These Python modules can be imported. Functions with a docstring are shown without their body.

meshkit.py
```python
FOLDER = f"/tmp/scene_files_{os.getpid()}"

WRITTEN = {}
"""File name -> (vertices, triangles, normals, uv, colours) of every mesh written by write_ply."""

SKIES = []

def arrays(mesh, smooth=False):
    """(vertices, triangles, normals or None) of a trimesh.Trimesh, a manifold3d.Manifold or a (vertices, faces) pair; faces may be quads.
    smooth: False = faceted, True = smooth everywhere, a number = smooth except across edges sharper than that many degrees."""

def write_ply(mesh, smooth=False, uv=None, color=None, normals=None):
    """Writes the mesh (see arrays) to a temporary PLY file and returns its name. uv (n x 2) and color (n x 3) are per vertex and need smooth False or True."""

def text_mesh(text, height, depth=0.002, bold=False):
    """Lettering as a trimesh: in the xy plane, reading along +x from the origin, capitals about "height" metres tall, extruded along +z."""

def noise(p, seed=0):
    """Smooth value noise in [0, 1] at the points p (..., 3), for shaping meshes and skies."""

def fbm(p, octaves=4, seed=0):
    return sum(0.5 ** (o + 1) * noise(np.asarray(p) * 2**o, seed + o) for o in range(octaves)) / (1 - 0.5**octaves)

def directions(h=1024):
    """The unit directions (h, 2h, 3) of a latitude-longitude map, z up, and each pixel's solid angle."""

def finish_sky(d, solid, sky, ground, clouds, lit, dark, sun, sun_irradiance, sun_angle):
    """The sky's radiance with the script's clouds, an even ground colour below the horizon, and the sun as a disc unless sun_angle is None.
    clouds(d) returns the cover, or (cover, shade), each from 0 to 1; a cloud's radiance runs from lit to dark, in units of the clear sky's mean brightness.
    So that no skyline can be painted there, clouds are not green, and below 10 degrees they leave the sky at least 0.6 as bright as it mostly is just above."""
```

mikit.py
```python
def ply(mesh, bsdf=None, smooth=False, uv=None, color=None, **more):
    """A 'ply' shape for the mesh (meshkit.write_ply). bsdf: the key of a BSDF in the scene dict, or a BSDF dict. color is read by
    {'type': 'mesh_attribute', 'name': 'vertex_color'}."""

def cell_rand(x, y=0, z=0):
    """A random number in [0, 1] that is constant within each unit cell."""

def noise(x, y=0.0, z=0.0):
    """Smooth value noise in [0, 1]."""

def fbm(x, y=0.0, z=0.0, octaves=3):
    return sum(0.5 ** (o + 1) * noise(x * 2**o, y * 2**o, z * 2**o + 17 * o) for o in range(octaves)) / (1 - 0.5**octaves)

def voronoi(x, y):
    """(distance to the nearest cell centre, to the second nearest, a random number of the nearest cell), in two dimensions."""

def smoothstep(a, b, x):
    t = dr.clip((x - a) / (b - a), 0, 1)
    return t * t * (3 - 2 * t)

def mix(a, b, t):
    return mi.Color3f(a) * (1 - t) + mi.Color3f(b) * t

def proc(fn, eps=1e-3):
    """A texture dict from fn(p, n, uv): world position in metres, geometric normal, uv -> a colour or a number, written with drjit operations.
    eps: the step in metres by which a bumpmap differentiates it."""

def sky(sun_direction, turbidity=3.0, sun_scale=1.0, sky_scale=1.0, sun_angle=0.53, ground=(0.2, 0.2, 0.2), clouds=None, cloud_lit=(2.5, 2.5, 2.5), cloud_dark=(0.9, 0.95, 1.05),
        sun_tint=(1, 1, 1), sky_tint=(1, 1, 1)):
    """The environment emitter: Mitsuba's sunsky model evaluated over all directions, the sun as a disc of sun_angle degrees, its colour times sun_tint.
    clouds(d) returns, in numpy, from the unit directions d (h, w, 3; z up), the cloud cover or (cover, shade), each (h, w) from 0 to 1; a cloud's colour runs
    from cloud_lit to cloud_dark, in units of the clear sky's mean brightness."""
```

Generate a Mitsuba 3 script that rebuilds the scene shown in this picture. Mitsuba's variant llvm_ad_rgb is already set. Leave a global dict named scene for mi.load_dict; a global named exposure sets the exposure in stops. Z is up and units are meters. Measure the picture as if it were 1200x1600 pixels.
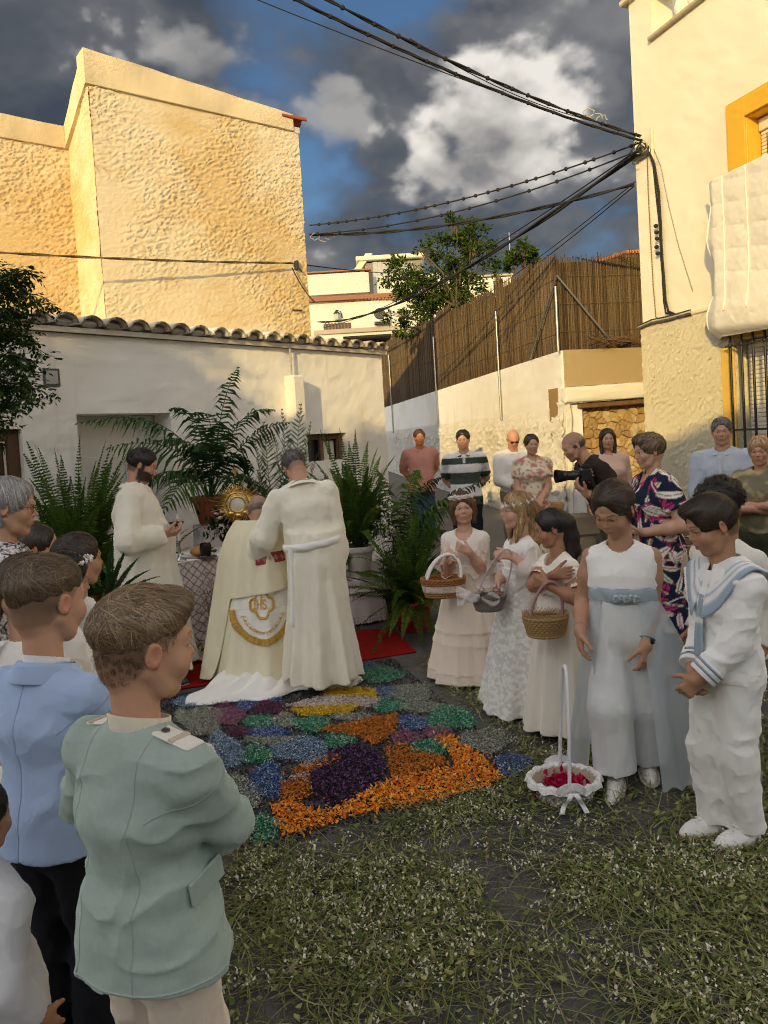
import math, random
import numpy as np
import trimesh
import manifold3d
import drjit as dr
import mitsuba as mi
import mikit, meshkit
from mikit import proc, noise, fbm, voronoi, cell_rand, smoothstep, mix

T = mi.ScalarTransform4f
scene, labels = {}, {}
PI = math.pi
rng = np.random.default_rng(7)
random.seed(7)
A = lambda *p: np.array(p, float)

# ------------------------------------------------------------------ camera, sky, sun, exposure
CAM = A(0, 0, 1.65)
FPX, PPY = 1186.0, 743.0                     # focal length and principal row, in pixels of a 1200 x 1600 frame
PITCH, ROLL = math.radians(-2.5), 0.060
F0 = A(0, math.cos(PITCH), math.sin(PITCH))
U0 = A(0, -math.sin(PITCH), math.cos(PITCH))
CR = math.cos(ROLL) * A(1, 0, 0) - math.sin(ROLL) * U0
CU = math.sin(ROLL) * A(1, 0, 0) + math.cos(ROLL) * U0
scene['camera'] = {'type': 'perspective', 'fov': math.degrees(2 * math.atan(600 / FPX)), 'fov_axis': 'x',
                   'principal_point_offset_y': (800 - PPY) / 1600.0, 'near_clip': 0.05, 'far_clip': 3000.0,
                   'to_world': T().look_at(origin=CAM.tolist(), target=(CAM + F0).tolist(), up=CU.tolist())}

SUN_AZ, SUN_EL = math.radians(20), math.radians(15.5)      # low evening sun, behind the left shoulder
SUN = A(-math.sin(SUN_AZ) * math.cos(SUN_EL), -math.cos(SUN_AZ) * math.cos(SUN_EL), math.sin(SUN_EL))


def clouds(d):
    x, y, z = d[..., 0], d[..., 1], d[..., 2]
    az = np.degrees(np.arctan2(x, y))
    el = np.degrees(np.arcsin(np.clip(z, -1, 1)))
    w = meshkit.fbm(d * 5.0 + 2.2, 4, 3)[..., None] - 0.5
    n1 = meshkit.fbm(d * 4.2 + w * 0.5 + 3.1, 6, 5)
    n2 = meshkit.fbm(d * A(10, 10, 14) + w * 1.2 + 1.7, 7, 9)
    n3 = meshkit.fbm(d * A(30, 30, 38) + w * 3 + 4.0, 6, 13)
    front = np.clip((y + 0.10) / 0.45, 0, 1)                 # the storm bank fills the east; the west is half clear
    g = lambda a0, e0, sa, se: np.exp(-(((az - a0) / sa) ** 2 + ((el - e0) / se) ** 2))
    dens = 0.62 + 0.9 * (n1 - 0.5) + 0.75 * (n2 - 0.5) + 0.25 * (n3 - .5)
    dens = dens - 0.34 * g(-5.0, 21, 4.2, 10) - 0.60 * g(2.5, 31, 5.0, 4.0) - 0.25 * g(-2, 9, 7, 4) - .35 * g(-8, 33, 4, 7) - .15 * g(14, 17, 4, 3) + .20 * g(-2, 15, 3, 3)
    dens = dens + 0.45 * g(-20, 28, 13, 14) + 0.30 * g(10, 14, 12, 6) + 0.45 * g(16, 28, 6, 7)
    bank = np.clip((dens - 0.40) / 0.30, 0, 1)
    puff = g(9.3, 21.8, 4.4, 3.8) + 0.35 * g(6.5, 17.5, 5.0, 3.0) + 0.35 * g(14.5, 22.5, 2.5, 3.6) + 0.25 * g(3.8, 19, 2.4, 3.0) + .25 * g(9.5, 25, 3, 1.6)
    pc = np.clip((puff + 1.5 * (n2 - 0.5) + 0.8 * (n3 - 0.5) - 0.36) / 0.30, 0, 1)
    wisp = np.clip((g(-10.5, 25, 5, 5) + g(-1.5, 23, 2.5, 4) + g(18, 11, 4, 2) + .6 * g(4, 11, 9, 2) + 1.6 * (n2 - 0.5) + 0.9 * (n3 - .5) - 0.55) / 0.35, 0, 1)
    cover = np.clip(np.maximum(np.maximum(bank * 0.95, pc), wisp * 0.6), 0, 1)
    top = np.clip((n2 - 0.42) / 0.22, 0, 1)
    lit = pc * np.clip(0.30 + 0.80 * (0.35 + 0.65 * top) * np.clip(0.50 + 0.085 * (el - 19), 0.12, 1) + 1.0 * (n3 - 0.5) - 0.25 * g(8.5, 19, 3, 2.5), 0.1, 1)
    grey = 0.02 + 0.26 * np.clip(n2 - 0.40, 0, 1) + 0.20 * np.clip(n3 - .45, 0, 1)
    grey = grey * np.clip(1.15 - 0.55 * g(-27, 20, 14, 12) - .3 * g(6, 13, 13, 5) + 1.2 * g(16, 28, 7, 6) + .5 * g(10, 17, 7, 4), 0, 2)
    grey = grey + 0.05 * np.clip((15 - el) / 5, 0, 1) + .16 * pc
    lit = np.maximum(np.maximum(lit, wisp * (.13 + .3 * top)), grey) * 0.30
    west = np.clip((-y + 0.45) / 0.6, 0, 1)                 # unseen clouds overhead and behind, brightened to fill the shaded square
    cover = cover * front + np.clip((n1 - 0.42) / 0.15, 0, 1) * 0.85 * (1 - front)
    return cover, np.clip(1 - np.maximum(lit, 0.9 * west), 0, 1)


SKY = dict(turbidity=3.0, sun_scale=0.235, sky_scale=0.27, sun_tint=(0.97, 1.0, 0.76), sky_tint=(0.62, 0.80, 1.04),
           ground=(0.16, 0.15, 0.14), clouds=clouds, cloud_lit=(13.4, 12.5, 11.2), cloud_dark=(0.20, 0.255, 0.345))
scene['sky'] = mikit.sky(SUN.tolist(), **SKY)
exposure = 3.88


def proj(p):
    """pixel (of 1200 x 1600) of a world point, used only to size things while building"""
    q = np.asarray(p, float) - CAM
    return A(600 + FPX * (q @ CR) / (q @ F0), PPY - FPX * (q @ CU) / (q @ F0))


def at(x, y, Y):
    """the world point on the view line of photo pixel x, y at distance Y ahead"""
    v = F0 + CR * (x - 600) / FPX - CU * (y - PPY) / FPX
    return CAM + v * (Y / v[1])


def spot(xp, Y, z):
    """world x of the point at distance Y and height z that stands in photo column xp"""
    p0, p1 = A(0, Y, z), A(1, Y, z)
    a, b = proj(p0)[0], proj(p1)[0]
    return float((xp - a) / (b - a))


def gz(y):
    return max(0.0, 0.035 * (y - 6.5))


# ------------------------------------------------------------------ naming
def numbered(k):
    if k not in scene and k not in labels and k not in _taken:
        _taken.add(k)
        return k
    i = 1
    while f'{k}_{i:03d}' in _taken:
        i += 1
    k = f'{k}_{i:03d}'
    _taken.add(k)
    return k


_taken = set()


def thing(name, label, cat=None, group=None, kind=None):
    k = numbered(name)
    labels[k] = {'label': label}
    if cat:
        labels[k]['category'] = cat
    if group:
        labels[k]['group'] = group
    if kind:
        labels[k]['kind'] = kind
    return k


class Mesh:
    """vertices, triangles and vertex colours"""

    def __init__(self, v=None, f=None, c=(0.8, 0.8, 0.8)):
        self.v = np.zeros((0, 3)) if v is None else np.asarray(v, float)
        f = np.zeros((0, 3), int) if f is None else np.asarray(f, int)
        if f.ndim == 2 and f.shape[1] == 4:
            f = np.vstack([f[:, [0, 1, 2]], f[:, [0, 2, 3]]])
        self.f = f
        self.c = np.broadcast_to(np.asarray(c, float), (len(self.v), 3)).copy()

    def __add__(self, o):
        m = Mesh()
        m.v, m.f, m.c = np.vstack([self.v, o.v]), np.vstack([self.f, o.f + len(self.v)]), np.vstack([self.c, o.c])
        return m

    def tf(self, R=None, t=(0, 0, 0), s=1.0):
        m = Mesh(self.v * s, self.f, self.c)
        if R is not None:
            m.v = m.v @ np.asarray(R).T
        m.v = m.v + np.asarray(t, float)
        return m

    def col(self, c):
        return Mesh(self.v, self.f, c)


def cat(ms):
    ms = [m for m in ms if len(m.v)]
    n = np.cumsum([0] + [len(m.v) for m in ms])
    m = Mesh()
    if ms:
        m.v, m.c = np.vstack([x.v for x in ms]), np.vstack([x.c for x in ms])
        m.f = np.vstack([x.f + a for x, a in zip(ms, n)])
    return m


PAL, _rows = [], {}


def ramp_row(c0, c1):
    k = tuple(np.round(np.clip(np.concatenate([c0, c1]), 0, 1), 4))
    if k not in _rows:
        _rows[k] = len(PAL)
        PAL.append(k)
    return _rows[k]


def line(c):
    """the best straight ramp through colours: (first, last, place of each, largest miss)"""
    mu = c.mean(0)
    q = c - mu
    if np.abs(q).max() < 2e-3:
        return mu, mu, np.zeros(len(c)), 0.0
    d = np.linalg.eigh(q.T @ q)[1][:, -1]
    t = q @ d
    t0, t1 = t.min(), t.max()
    return mu + d * t0, mu + d * t1, (t - t0) / max(t1 - t0, 1e-9), np.abs(q - np.outer(t, d)).max()


def colour_uv(m, smooth):
    """vertex colours as uv = (place on a ramp, number of the ramp), which renders faster than colours of vertices"""
    v, f, n = meshkit.arrays((m.v, m.f), bool(smooth))
    c = m.c
    if len(c) > 400:
        u_, iv = np.unique(np.round(c, 3), axis=0, return_inverse=True)
        c = u_[iv.ravel()]
    c0, c1, t, miss = line(c)
    if miss < 0.02:
        return v, f, n, np.stack([t, np.full(len(v), ramp_row(c0, c1) + 0.5)], 1)
    fc = c[f].mean(1)
    from scipy.cluster.vq import kmeans2
    lab = kmeans2(fc, min(9, len(np.unique(np.round(fc, 3), axis=0))), minit='++', seed=3, iter=12)[1]
    key = f * 64 + lab[:, None]
    uq, inv = np.unique(key.ravel(), return_inverse=True)
    src, cl = uq // 64, uq % 64
    uv = np.zeros((len(uq), 2))
    for k in np.unique(cl):
        s_ = cl == k
        fk = fc[lab == k]
        c0, c1, _, _ = line(fk)
        d = c1 - c0
        tt = ((c[src[s_]] - c0) @ d) / max(d @ d, 1e-9)
        uv[s_] = np.stack([np.clip(tt, 0, 1), np.full(s_.sum(), ramp_row(c0, c1) + 0.5)], 1)
    return v[src], inv.reshape(-1, 3), None if n is None else n[src], uv


TRIS = [0]


def emit(m, bsdf, smooth, vc):
    TRIS[0] += len(m.f)
    if not vc:
        return mikit.ply((m.v, m.f), bsdf, smooth=smooth)
    v, f, n, uv = colour_uv(m, smooth)
    path = meshkit.write_ply((v, f), False, uv, None, n)
    return {'type': 'ply', 'filename': path, 'face_normals': n is None, 'bsdf': {'type': 'ref', 'id': bsdf}}


def pal_col(p, n, uv):
    i = mi.UInt32(dr.clip(dr.floor(uv.y), 0, len(PAL) - 1)) * 6
    g = lambda k: dr.gather(mi.Float, PALD[0], i + k)
    t = dr.clip(uv.x, 0, 1)
    return mi.Color3f(*[g(k) * (1 - t) + g(k + 3) * t for k in range(3)])


PALD = []


def part(parent, name, m, bsdf='m_matte', smooth=True, label=None, kind=None, vc=True):
    k = numbered(parent + '__' + name)
    if not len(m.f):
        return k
    scene[k] = emit(m, bsdf, smooth, vc)
    if label or kind:
        labels[k] = {}
        if label:
            labels[k]['label'] = label
        if kind:
            labels[k]['kind'] = kind
    return k


def solo(name, m, label, cat_=None, bsdf='m_matte', smooth=True, group=None, kind=None, vc=True):
    k = thing(name, label, cat_, group, kind)
    scene[k] = emit(m, bsdf, smooth, vc)
    return k


# ------------------------------------------------------------------ small geometry
def unit(v):
    v = np.asarray(v, float)
    return v / (np.linalg.norm(v) + 1e-12)


def rotz(a):
    c, s = math.cos(a), math.sin(a)
    return np.array([[c, -s, 0], [s, c, 0], [0, 0, 1.0]])


def rotx(a):
    c, s = math.cos(a), math.sin(a)
    return np.array([[1.0, 0, 0], [0, c, -s], [0, s, c]])


def roty(a):
    c, s = math.cos(a), math.sin(a)
    return np.array([[c, 0, s], [0, 1.0, 0], [-s, 0, c]])


def frame(z, hint=(0, 0, 1)):
    """3x3 whose columns are x, y, z axes with z along the given vector"""
    z = unit(z)
    h = np.asarray(hint, float)
    if abs(z @ unit(h)) > 0.98:
        h = A(0, 1, 0) if abs(z[1]) < 0.9 else A(1, 0, 0)
    x = unit(np.cross(h, z))
    return np.stack([x, np.cross(z, x), z], 1)


def box(sx, sy, sz, c=(0.8,) * 3, center=(0, 0, 0), bev=0.0):
    """a box with chamfered edges"""
    h = A(sx, sy, sz) / 2
    b = min(bev, 0.45 * min(sx, sy, sz))
    if b <= 0:
        m = trimesh.creation.box((sx, sy, sz))
        return Mesh(m.vertices, m.faces, c).tf(t=center)
    pts = []
    for s in np.ndindex(2, 2, 2):
        s = A(*s) * 2 - 1
        for k in range(3):
            p = h - b
            p[k] = h[k]
            pts.append(s * p)
    m = trimesh.convex.convex_hull(np.array(pts))
    return Mesh(m.vertices, m.faces, c).tf(t=center)


def quadbox(p, u, v, n, c=(0.8,) * 3, bev=0.0):
    """box with one corner at p and edges u, v, n"""
    u, v, n = (np.asarray(a, float) for a in (u, v, n))
    l = [np.linalg.norm(a) for a in (u, v, n)]
    R = np.stack([u / l[0], v / l[1], n / l[2]], 1)
    m = box(*l, c, bev=bev).tf(R, np.asarray(p) + (u + v + n) / 2)
    if np.linalg.det(R) < 0:
        m.f = m.f[:, ::-1]
    return m


def tube(pts, r, n=8, c=(0.8,) * 3, caps=True, up=None):
    p = np.asarray(pts, float)
    t = np.gradient(p, axis=0)
    t /= np.linalg.norm(t, axis=1, keepdims=True) + 1e-12
    a = np.cross(t[0], A(0, 0, 1) if abs(t[0][2]) < 0.9 else A(1, 0, 0)) if up is None else np.asarray(up, float)
    N = []
    for ti in t:
        a = a - ti * (a @ ti)
        a = unit(a)
        N.append(a)
    N = np.array(N)
    B = np.cross(t, N)
    ang = np.arange(n) * 2 * PI / n
    rr = np.asarray(r, float)
    if rr.ndim == 0:
        rr = np.full(len(p), float(rr))
    rr = rr.reshape(len(p), -1)
    ra, rb = rr[:, 0], rr[:, -1]
    v = p[:, None] + ra[:, None, None] * np.cos(ang)[None, :, None] * N[:, None] + rb[:, None, None] * np.sin(ang)[None, :, None] * B[:, None]
    i, j = np.meshgrid(np.arange(len(p) - 1), np.arange(n), indexing='ij')
    q = np.stack([i * n + j, i * n + (j + 1) % n, (i + 1) * n + (j + 1) % n, (i + 1) * n + j], -1).reshape(-1, 4)
    v = v.reshape(-1, 3)
    f = np.vstack([q[:, [0, 1, 2]], q[:, [0, 2, 3]]])
    if caps:
        k = len(v)
        v = np.vstack([v, p[:1], p[-1:]])
        j = np.arange(n)
        e = (len(p) - 1) * n
        f = np.vstack([f, np.stack([(j + 1) % n, j, np.full(n, k)], 1), np.stack([e + j, e + (j + 1) % n, np.full(n, k + 1)], 1)])
    return Mesh(v, f, c)


def rod(a, b, r, n=8, c=(0.8,) * 3, r2=None):
    return tube([a, b], [r, r if r2 is None else r2], n, c)


def lathe(prof, n=24, c=(0.8,) * 3, t=(0, 0, 0)):
    """(r, z) profile about the z axis"""
    p = np.asarray(prof, float)
    ang = np.arange(n) * 2 * PI / n
    v = np.stack([p[:, None, 0] * np.cos(ang), p[:, None, 0] * np.sin(ang), np.broadcast_to(p[:, None, 1], (len(p), n))], -1).reshape(-1, 3)
    i, j = np.meshgrid(np.arange(len(p) - 1), np.arange(n), indexing='ij')
    q = np.stack([i * n + j, i * n + (j + 1) % n, (i + 1) * n + (j + 1) % n, (i + 1) * n + j], -1).reshape(-1, 4)
    return Mesh(v, q, c).tf(t=t)


def ball(p, r, c=(0.8,) * 3, sub=2):
    m = trimesh.creation.icosphere(sub)
    return Mesh(m.vertices * np.asarray(r, float), m.faces, c).tf(t=p)


def sheet(fn, nu, nv, c=(0.8,) * 3, flip=False):
    """surface from fn(u, v) -> points, u and v arrays in [0, 1]"""
    u, v = np.meshgrid(np.linspace(0, 1, nu), np.linspace(0, 1, nv), indexing='ij')
    p = fn(u, v).reshape(-1, 3)
    i, j = np.meshgrid(np.arange(nu - 1), np.arange(nv - 1), indexing='ij')
    q = np.stack([i * nv + j, (i + 1) * nv + j, (i + 1) * nv + j + 1, i * nv + j + 1], -1).reshape(-1, 4)
    return Mesh(p, q[:, ::-1] if flip else q, c)


def thick(m, d):
    """a sheet given thickness d along its normals"""
    tm = trimesh.Trimesh(m.v, m.f, process=False)
    n = np.array(tm.vertex_normals)
    e = np.sort(np.vstack([m.f[:, [0, 1]], m.f[:, [1, 2]], m.f[:, [2, 0]]]), 1)
    raw = np.vstack([m.f[:, [0, 1]], m.f[:, [1, 2]], m.f[:, [2, 0]]])
    _, inv, cnt = np.unique(e, axis=0, return_inverse=True, return_counts=True)
    b = raw[cnt[inv.ravel()] == 1]
    k = len(m.v)
    f = np.vstack([m.f, m.f[:, ::-1] + k, np.stack([b[:, 1], b[:, 0], b[:, 0] + k], 1), np.stack([b[:, 1], b[:, 0] + k, b[:, 1] + k], 1)])
    o = Mesh(np.vstack([m.v, m.v - n * d]), f)
    o.c = np.vstack([m.c, m.c])
    return o


def smooth01(a, b, x):
    t = np.clip((x - a) / (b - a), 0, 1)
    return t * t * (3 - 2 * t)


def nz(p, s, seed=0, o=3):
    """shaping noise about 0"""
    return meshkit.fbm(np.asarray(p) * s, o, seed) - 0.5


# ------------------------------------------------------------------ implicit surfaces
def smin(a, b, k):
    h = np.clip(0.5 + 0.5 * (b - a) / k, 0, 1)
    return b * (1 - h) + a * h - k * h * (1 - h)


class Sdf:
    """smooth union of round limbs, meshed by surface nets"""

    def __init__(self):
        self.p = []

    def cap(self, a, b, r1, r2=None, k=0.02, op=1):
        a, b = np.asarray(a, float), np.asarray(b, float)
        r2 = r1 if r2 is None else r2
        ba = b - a
        L = max(ba @ ba, 1e-12)

        def fn(x, y, z):
            t = np.clip(((x - a[0]) * ba[0] + (y - a[1]) * ba[1] + (z - a[2]) * ba[2]) / L, 0, 1)
            return np.sqrt((x - a[0] - t * ba[0]) ** 2 + (y - a[1] - t * ba[1]) ** 2 + (z - a[2] - t * ba[2]) ** 2) - (r1 + (r2 - r1) * t)

        r = max(r1, r2)
        self.p.append((fn, np.minimum(a, b) - r, np.maximum(a, b) + r, k, op))
        return self

    def chain(self, pts, rs, k=0.02, op=1):
        for i in range(len(pts) - 1):
            self.cap(pts[i], pts[i + 1], rs[i], rs[i + 1], k, op)
        return self

    def ell(self, c, rad, R=None, k=0.02, op=1):
        c, rad = np.asarray(c, float), np.asarray(rad, float)
        R = np.eye(3) if R is None else R

        def fn(x, y, z):
            x, y, z = x - c[0], y - c[1], z - c[2]
            q = [(x * R[0, i] + y * R[1, i] + z * R[2, i]) for i in range(3)]
            k0 = np.sqrt(sum((q[i] / rad[i]) ** 2 for i in range(3)))
            k1 = np.sqrt(sum((q[i] / rad[i] ** 2) ** 2 for i in range(3))) + 1e-9
            return k0 * (k0 - 1) / k1

        e = np.abs(R) @ rad
        self.p.append((fn, c - e, c + e, k, op))
        return self

    def ecap(self, a, b, r1, r2, wide, k=0.03, op=1):
        """elliptic limb: radii r = (along wide, across) at each end"""
        a, b, wide = np.asarray(a, float), np.asarray(b, float), unit(wide)
        ba = b - a
        L = max(ba @ ba, 1e-12)
        ax = unit(ba)
        w = unit(wide - ax * (wide @ ax))
        o = np.cross(ax, w)

        def fn(x, y, z):
            x, y, z = x - a[0], y - a[1], z - a[2]
            t = np.clip((x * ba[0] + y * ba[1] + z * ba[2]) / L, 0, 1)
            qx, qy, qz = x - t * ba[0], y - t * ba[1], z - t * ba[2]
            rw, ro = r1[0] + (r2[0] - r1[0]) * t, r1[1] + (r2[1] - r1[1]) * t
            s = [qx * e[0] + qy * e[1] + qz * e[2] for e in (w, o, ax)]
            ra = np.minimum(rw, ro)
            k0 = np.sqrt((s[0] / rw) ** 2 + (s[1] / ro) ** 2 + (s[2] / ra) ** 2)
            k1 = np.sqrt((s[0] / rw ** 2) ** 2 + (s[1] / ro ** 2) ** 2 + (s[2] / ra ** 2) ** 2) + 1e-9
            return k0 * (k0 - 1) / k1

        r = max(*r1, *r2)
        self.p.append((fn, np.minimum(a, b) - r, np.maximum(a, b) + r, k, op))
        return self

    def plane(self, p, n, k=0.004):
        """cuts away what lies on the side the normal n points to"""
        p, n = np.asarray(p, float), unit(n)
        self.p.append((lambda x, y, z: -((x - p[0]) * n[0] + (y - p[1]) * n[1] + (z - p[2]) * n[2]), None, None, k, -1))
        return self

    def fn(self, f, lo, hi, k=0.02, op=1):
        self.p.append((f, np.asarray(lo, float), np.asarray(hi, float), k, op))
        return self

    def mesh(self, h, disp=None, c=(0.8,) * 3, tol=0.13):
        adds = [q for q in self.p if q[4] > 0]
        lo = np.min([q[1] for q in adds], 0) - 3 * h - 0.02
        hi = np.max([q[2] for q in adds], 0) + 3 * h + 0.02
        n = np.ceil((hi - lo) / h).astype(int) + 1
        ax = [(lo[i] + h * np.arange(n[i])).astype(np.float32) for i in range(3)]
        D = np.full(n, 1.0, np.float32)
        for f, a, b, k, op in self.p:
            if a is None:
                s = [slice(0, m) for m in n]
            else:
                pad = k + 3 * h
                i0 = np.clip(np.floor((a - pad - lo) / h).astype(int), 0, n)
                i1 = np.clip(np.ceil((b + pad - lo) / h).astype(int) + 1, 0, n)
                s = [slice(i0[i], i1[i]) for i in range(3)]
            if any(q.stop <= q.start for q in s):
                continue
            d = f(ax[0][s[0]][:, None, None], ax[1][s[1]][None, :, None], ax[2][s[2]][None, None, :])
            s = tuple(s)
            D[s] = smin(D[s], d, k) if op > 0 else -smin(-D[s], np.broadcast_to(d, D[s].shape), k)
        if disp is not None:
            I = np.nonzero(np.abs(D) < 0.035)
            P = np.stack([ax[i][I[i]] for i in range(3)], -1).astype(float)
            D[I] += disp(P)
        D[0] = D[-1] = 1
        D[:, 0] = D[:, -1] = 1
        D[:, :, 0] = D[:, :, -1] = 1
        m = nets(D, lo, h, c)
        if tol and len(m.f) > 1500:
            q = manifold3d.Manifold(manifold3d.Mesh(m.v.astype(np.float32), m.f.astype(np.uint32)))
            if q.status() == manifold3d.Error.NoError and q.num_tri() > 0:
                q = q.simplify(tol * h).to_mesh()
                m = Mesh(q.vert_properties[:, :3], q.tri_verts, c)
        return m


def nets(D, lo, h, c):
    s = D < 0
    cnt = sum(s[i:s.shape[0] - 1 + i, j:s.shape[1] - 1 + j, k:s.shape[2] - 1 + k].astype(np.int8) for i in (0, 1) for j in (0, 1) for k in (0, 1))
    ii = np.argwhere((cnt > 0) & (cnt < 8))
    if not len(ii):
        return Mesh()
    idx = np.full(cnt.shape, -1, np.int64)
    idx[tuple(ii.T)] = np.arange(len(ii))
    pos, num = np.zeros((len(ii), 3)), np.zeros(len(ii))
    cs = [A(i, j, k).astype(int) for i in (0, 1) for j in (0, 1) for k in (0, 1)]
    val = {tuple(a): D[tuple((ii + a).T)] for a in cs}
    for a in cs:
        for e in range(3):
            if a[e] == 0:
                b = a.copy()
                b[e] = 1
                da, db = val[tuple(a)], val[tuple(b)]
                m = (da < 0) != (db < 0)
                t = np.where(m, da / np.where(m, da - db, 1), 0)
                q = np.broadcast_to(a.astype(float), pos.shape).copy()
                q[:, e] += t
                pos += q * m[:, None]
                num += m
    v = lo + h * (ii + pos / num[:, None])
    F = []
    for e in range(3):
        a, b = (e + 1) % 3, (e + 2) % 3
        sl0, sl1 = [slice(None)] * 3, [slice(None)] * 3
        sl0[e], sl1[e] = slice(0, -1), slice(1, None)
        s0, s1 = s[tuple(sl0)], s[tuple(sl1)]
        g = np.argwhere(s0 != s1)
        g = g[(g[:, a] > 0) & (g[:, b] > 0)]
        ea, eb = np.zeros(3, int), np.zeros(3, int)
        ea[a], eb[b] = 1, 1
        q = np.stack([idx[tuple((g - o).T)] for o in (ea + eb, eb, ea * 0, ea)], 1)
        f = s0[tuple(g.T)]
        q = np.where(f[:, None], q, q[:, ::-1])
        F.append(q[(q >= 0).all(1)])
    return Mesh(v, np.vstack(F), c)
# ------------------------------------------------------------------ materials (most read the mesh's own colours)
VC = proc(pal_col)


def rgb(c):
    return {'type': 'rgb', 'value': [float(x) for x in c]}


def pr(color, rough=0.8, spec=0.3, **k):
    return {'type': 'principled', 'base_color': color, 'roughness': rough, 'specular': spec, **k}


def bump(fn, scale, inner, eps=1e-3):
    return {'type': 'bumpmap', 'arbitrary': proc(fn, eps), 'scale': scale, 'bsdf': inner}


two = lambda b: {'type': 'twosided', 'bsdf': b}
scene['m_matte'] = two(pr(VC, 0.85, 0.2))
scene['m_gloss'] = two(pr(VC, 0.32, 0.5))
scene['m_skin'] = bump(lambda p, n, uv: fbm(p.x * 420, p.y * 420, p.z * 420, 2), 0.0005, pr(VC, 0.50, 0.42, sheen=0.15))
scene['m_hair'] = two(pr(VC, 0.42, 0.45))
scene['m_leaf'] = {'type': 'principledthin', 'base_color': VC, 'roughness': 0.45, 'spec_trans': 0.0, 'diff_trans': 0.55, 'eta': 1.4}
scene['m_petal'] = {'type': 'principledthin', 'base_color': VC, 'roughness': 0.7, 'spec_trans': 0.0, 'diff_trans': 0.6, 'eta': 1.3}
scene['m_gold'] = two(pr(VC, 0.24, 0.6, metallic=1.0))
scene['m_steel'] = two(pr(VC, 0.4, 0.5, metallic=0.85))
weave = lambda p, n, uv: 0.5 * noise(p.x * 330, p.y * 330, p.z * 1100) + 0.5 * noise(p.x * 900, p.y * 900, p.z * 260) + 0.8 * fbm(p.x * 60, p.y * 60, p.z * 36, 2)
scene['m_cloth'] = two(bump(weave, 0.0011, pr(VC, 0.88, 0.15, sheen=0.3)))
scene['m_satin'] = two(bump(lambda p, n, uv: fbm(p.x * 45, p.y * 45, p.z * 22, 3), 0.004, pr(VC, 0.5, 0.35, sheen=0.4)))
scene['m_net'] = {'type': 'mask', 'opacity': {'type': 'rgb', 'value': 0.5}, 'bsdf': two(pr(VC, 0.9, 0.1))}
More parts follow.
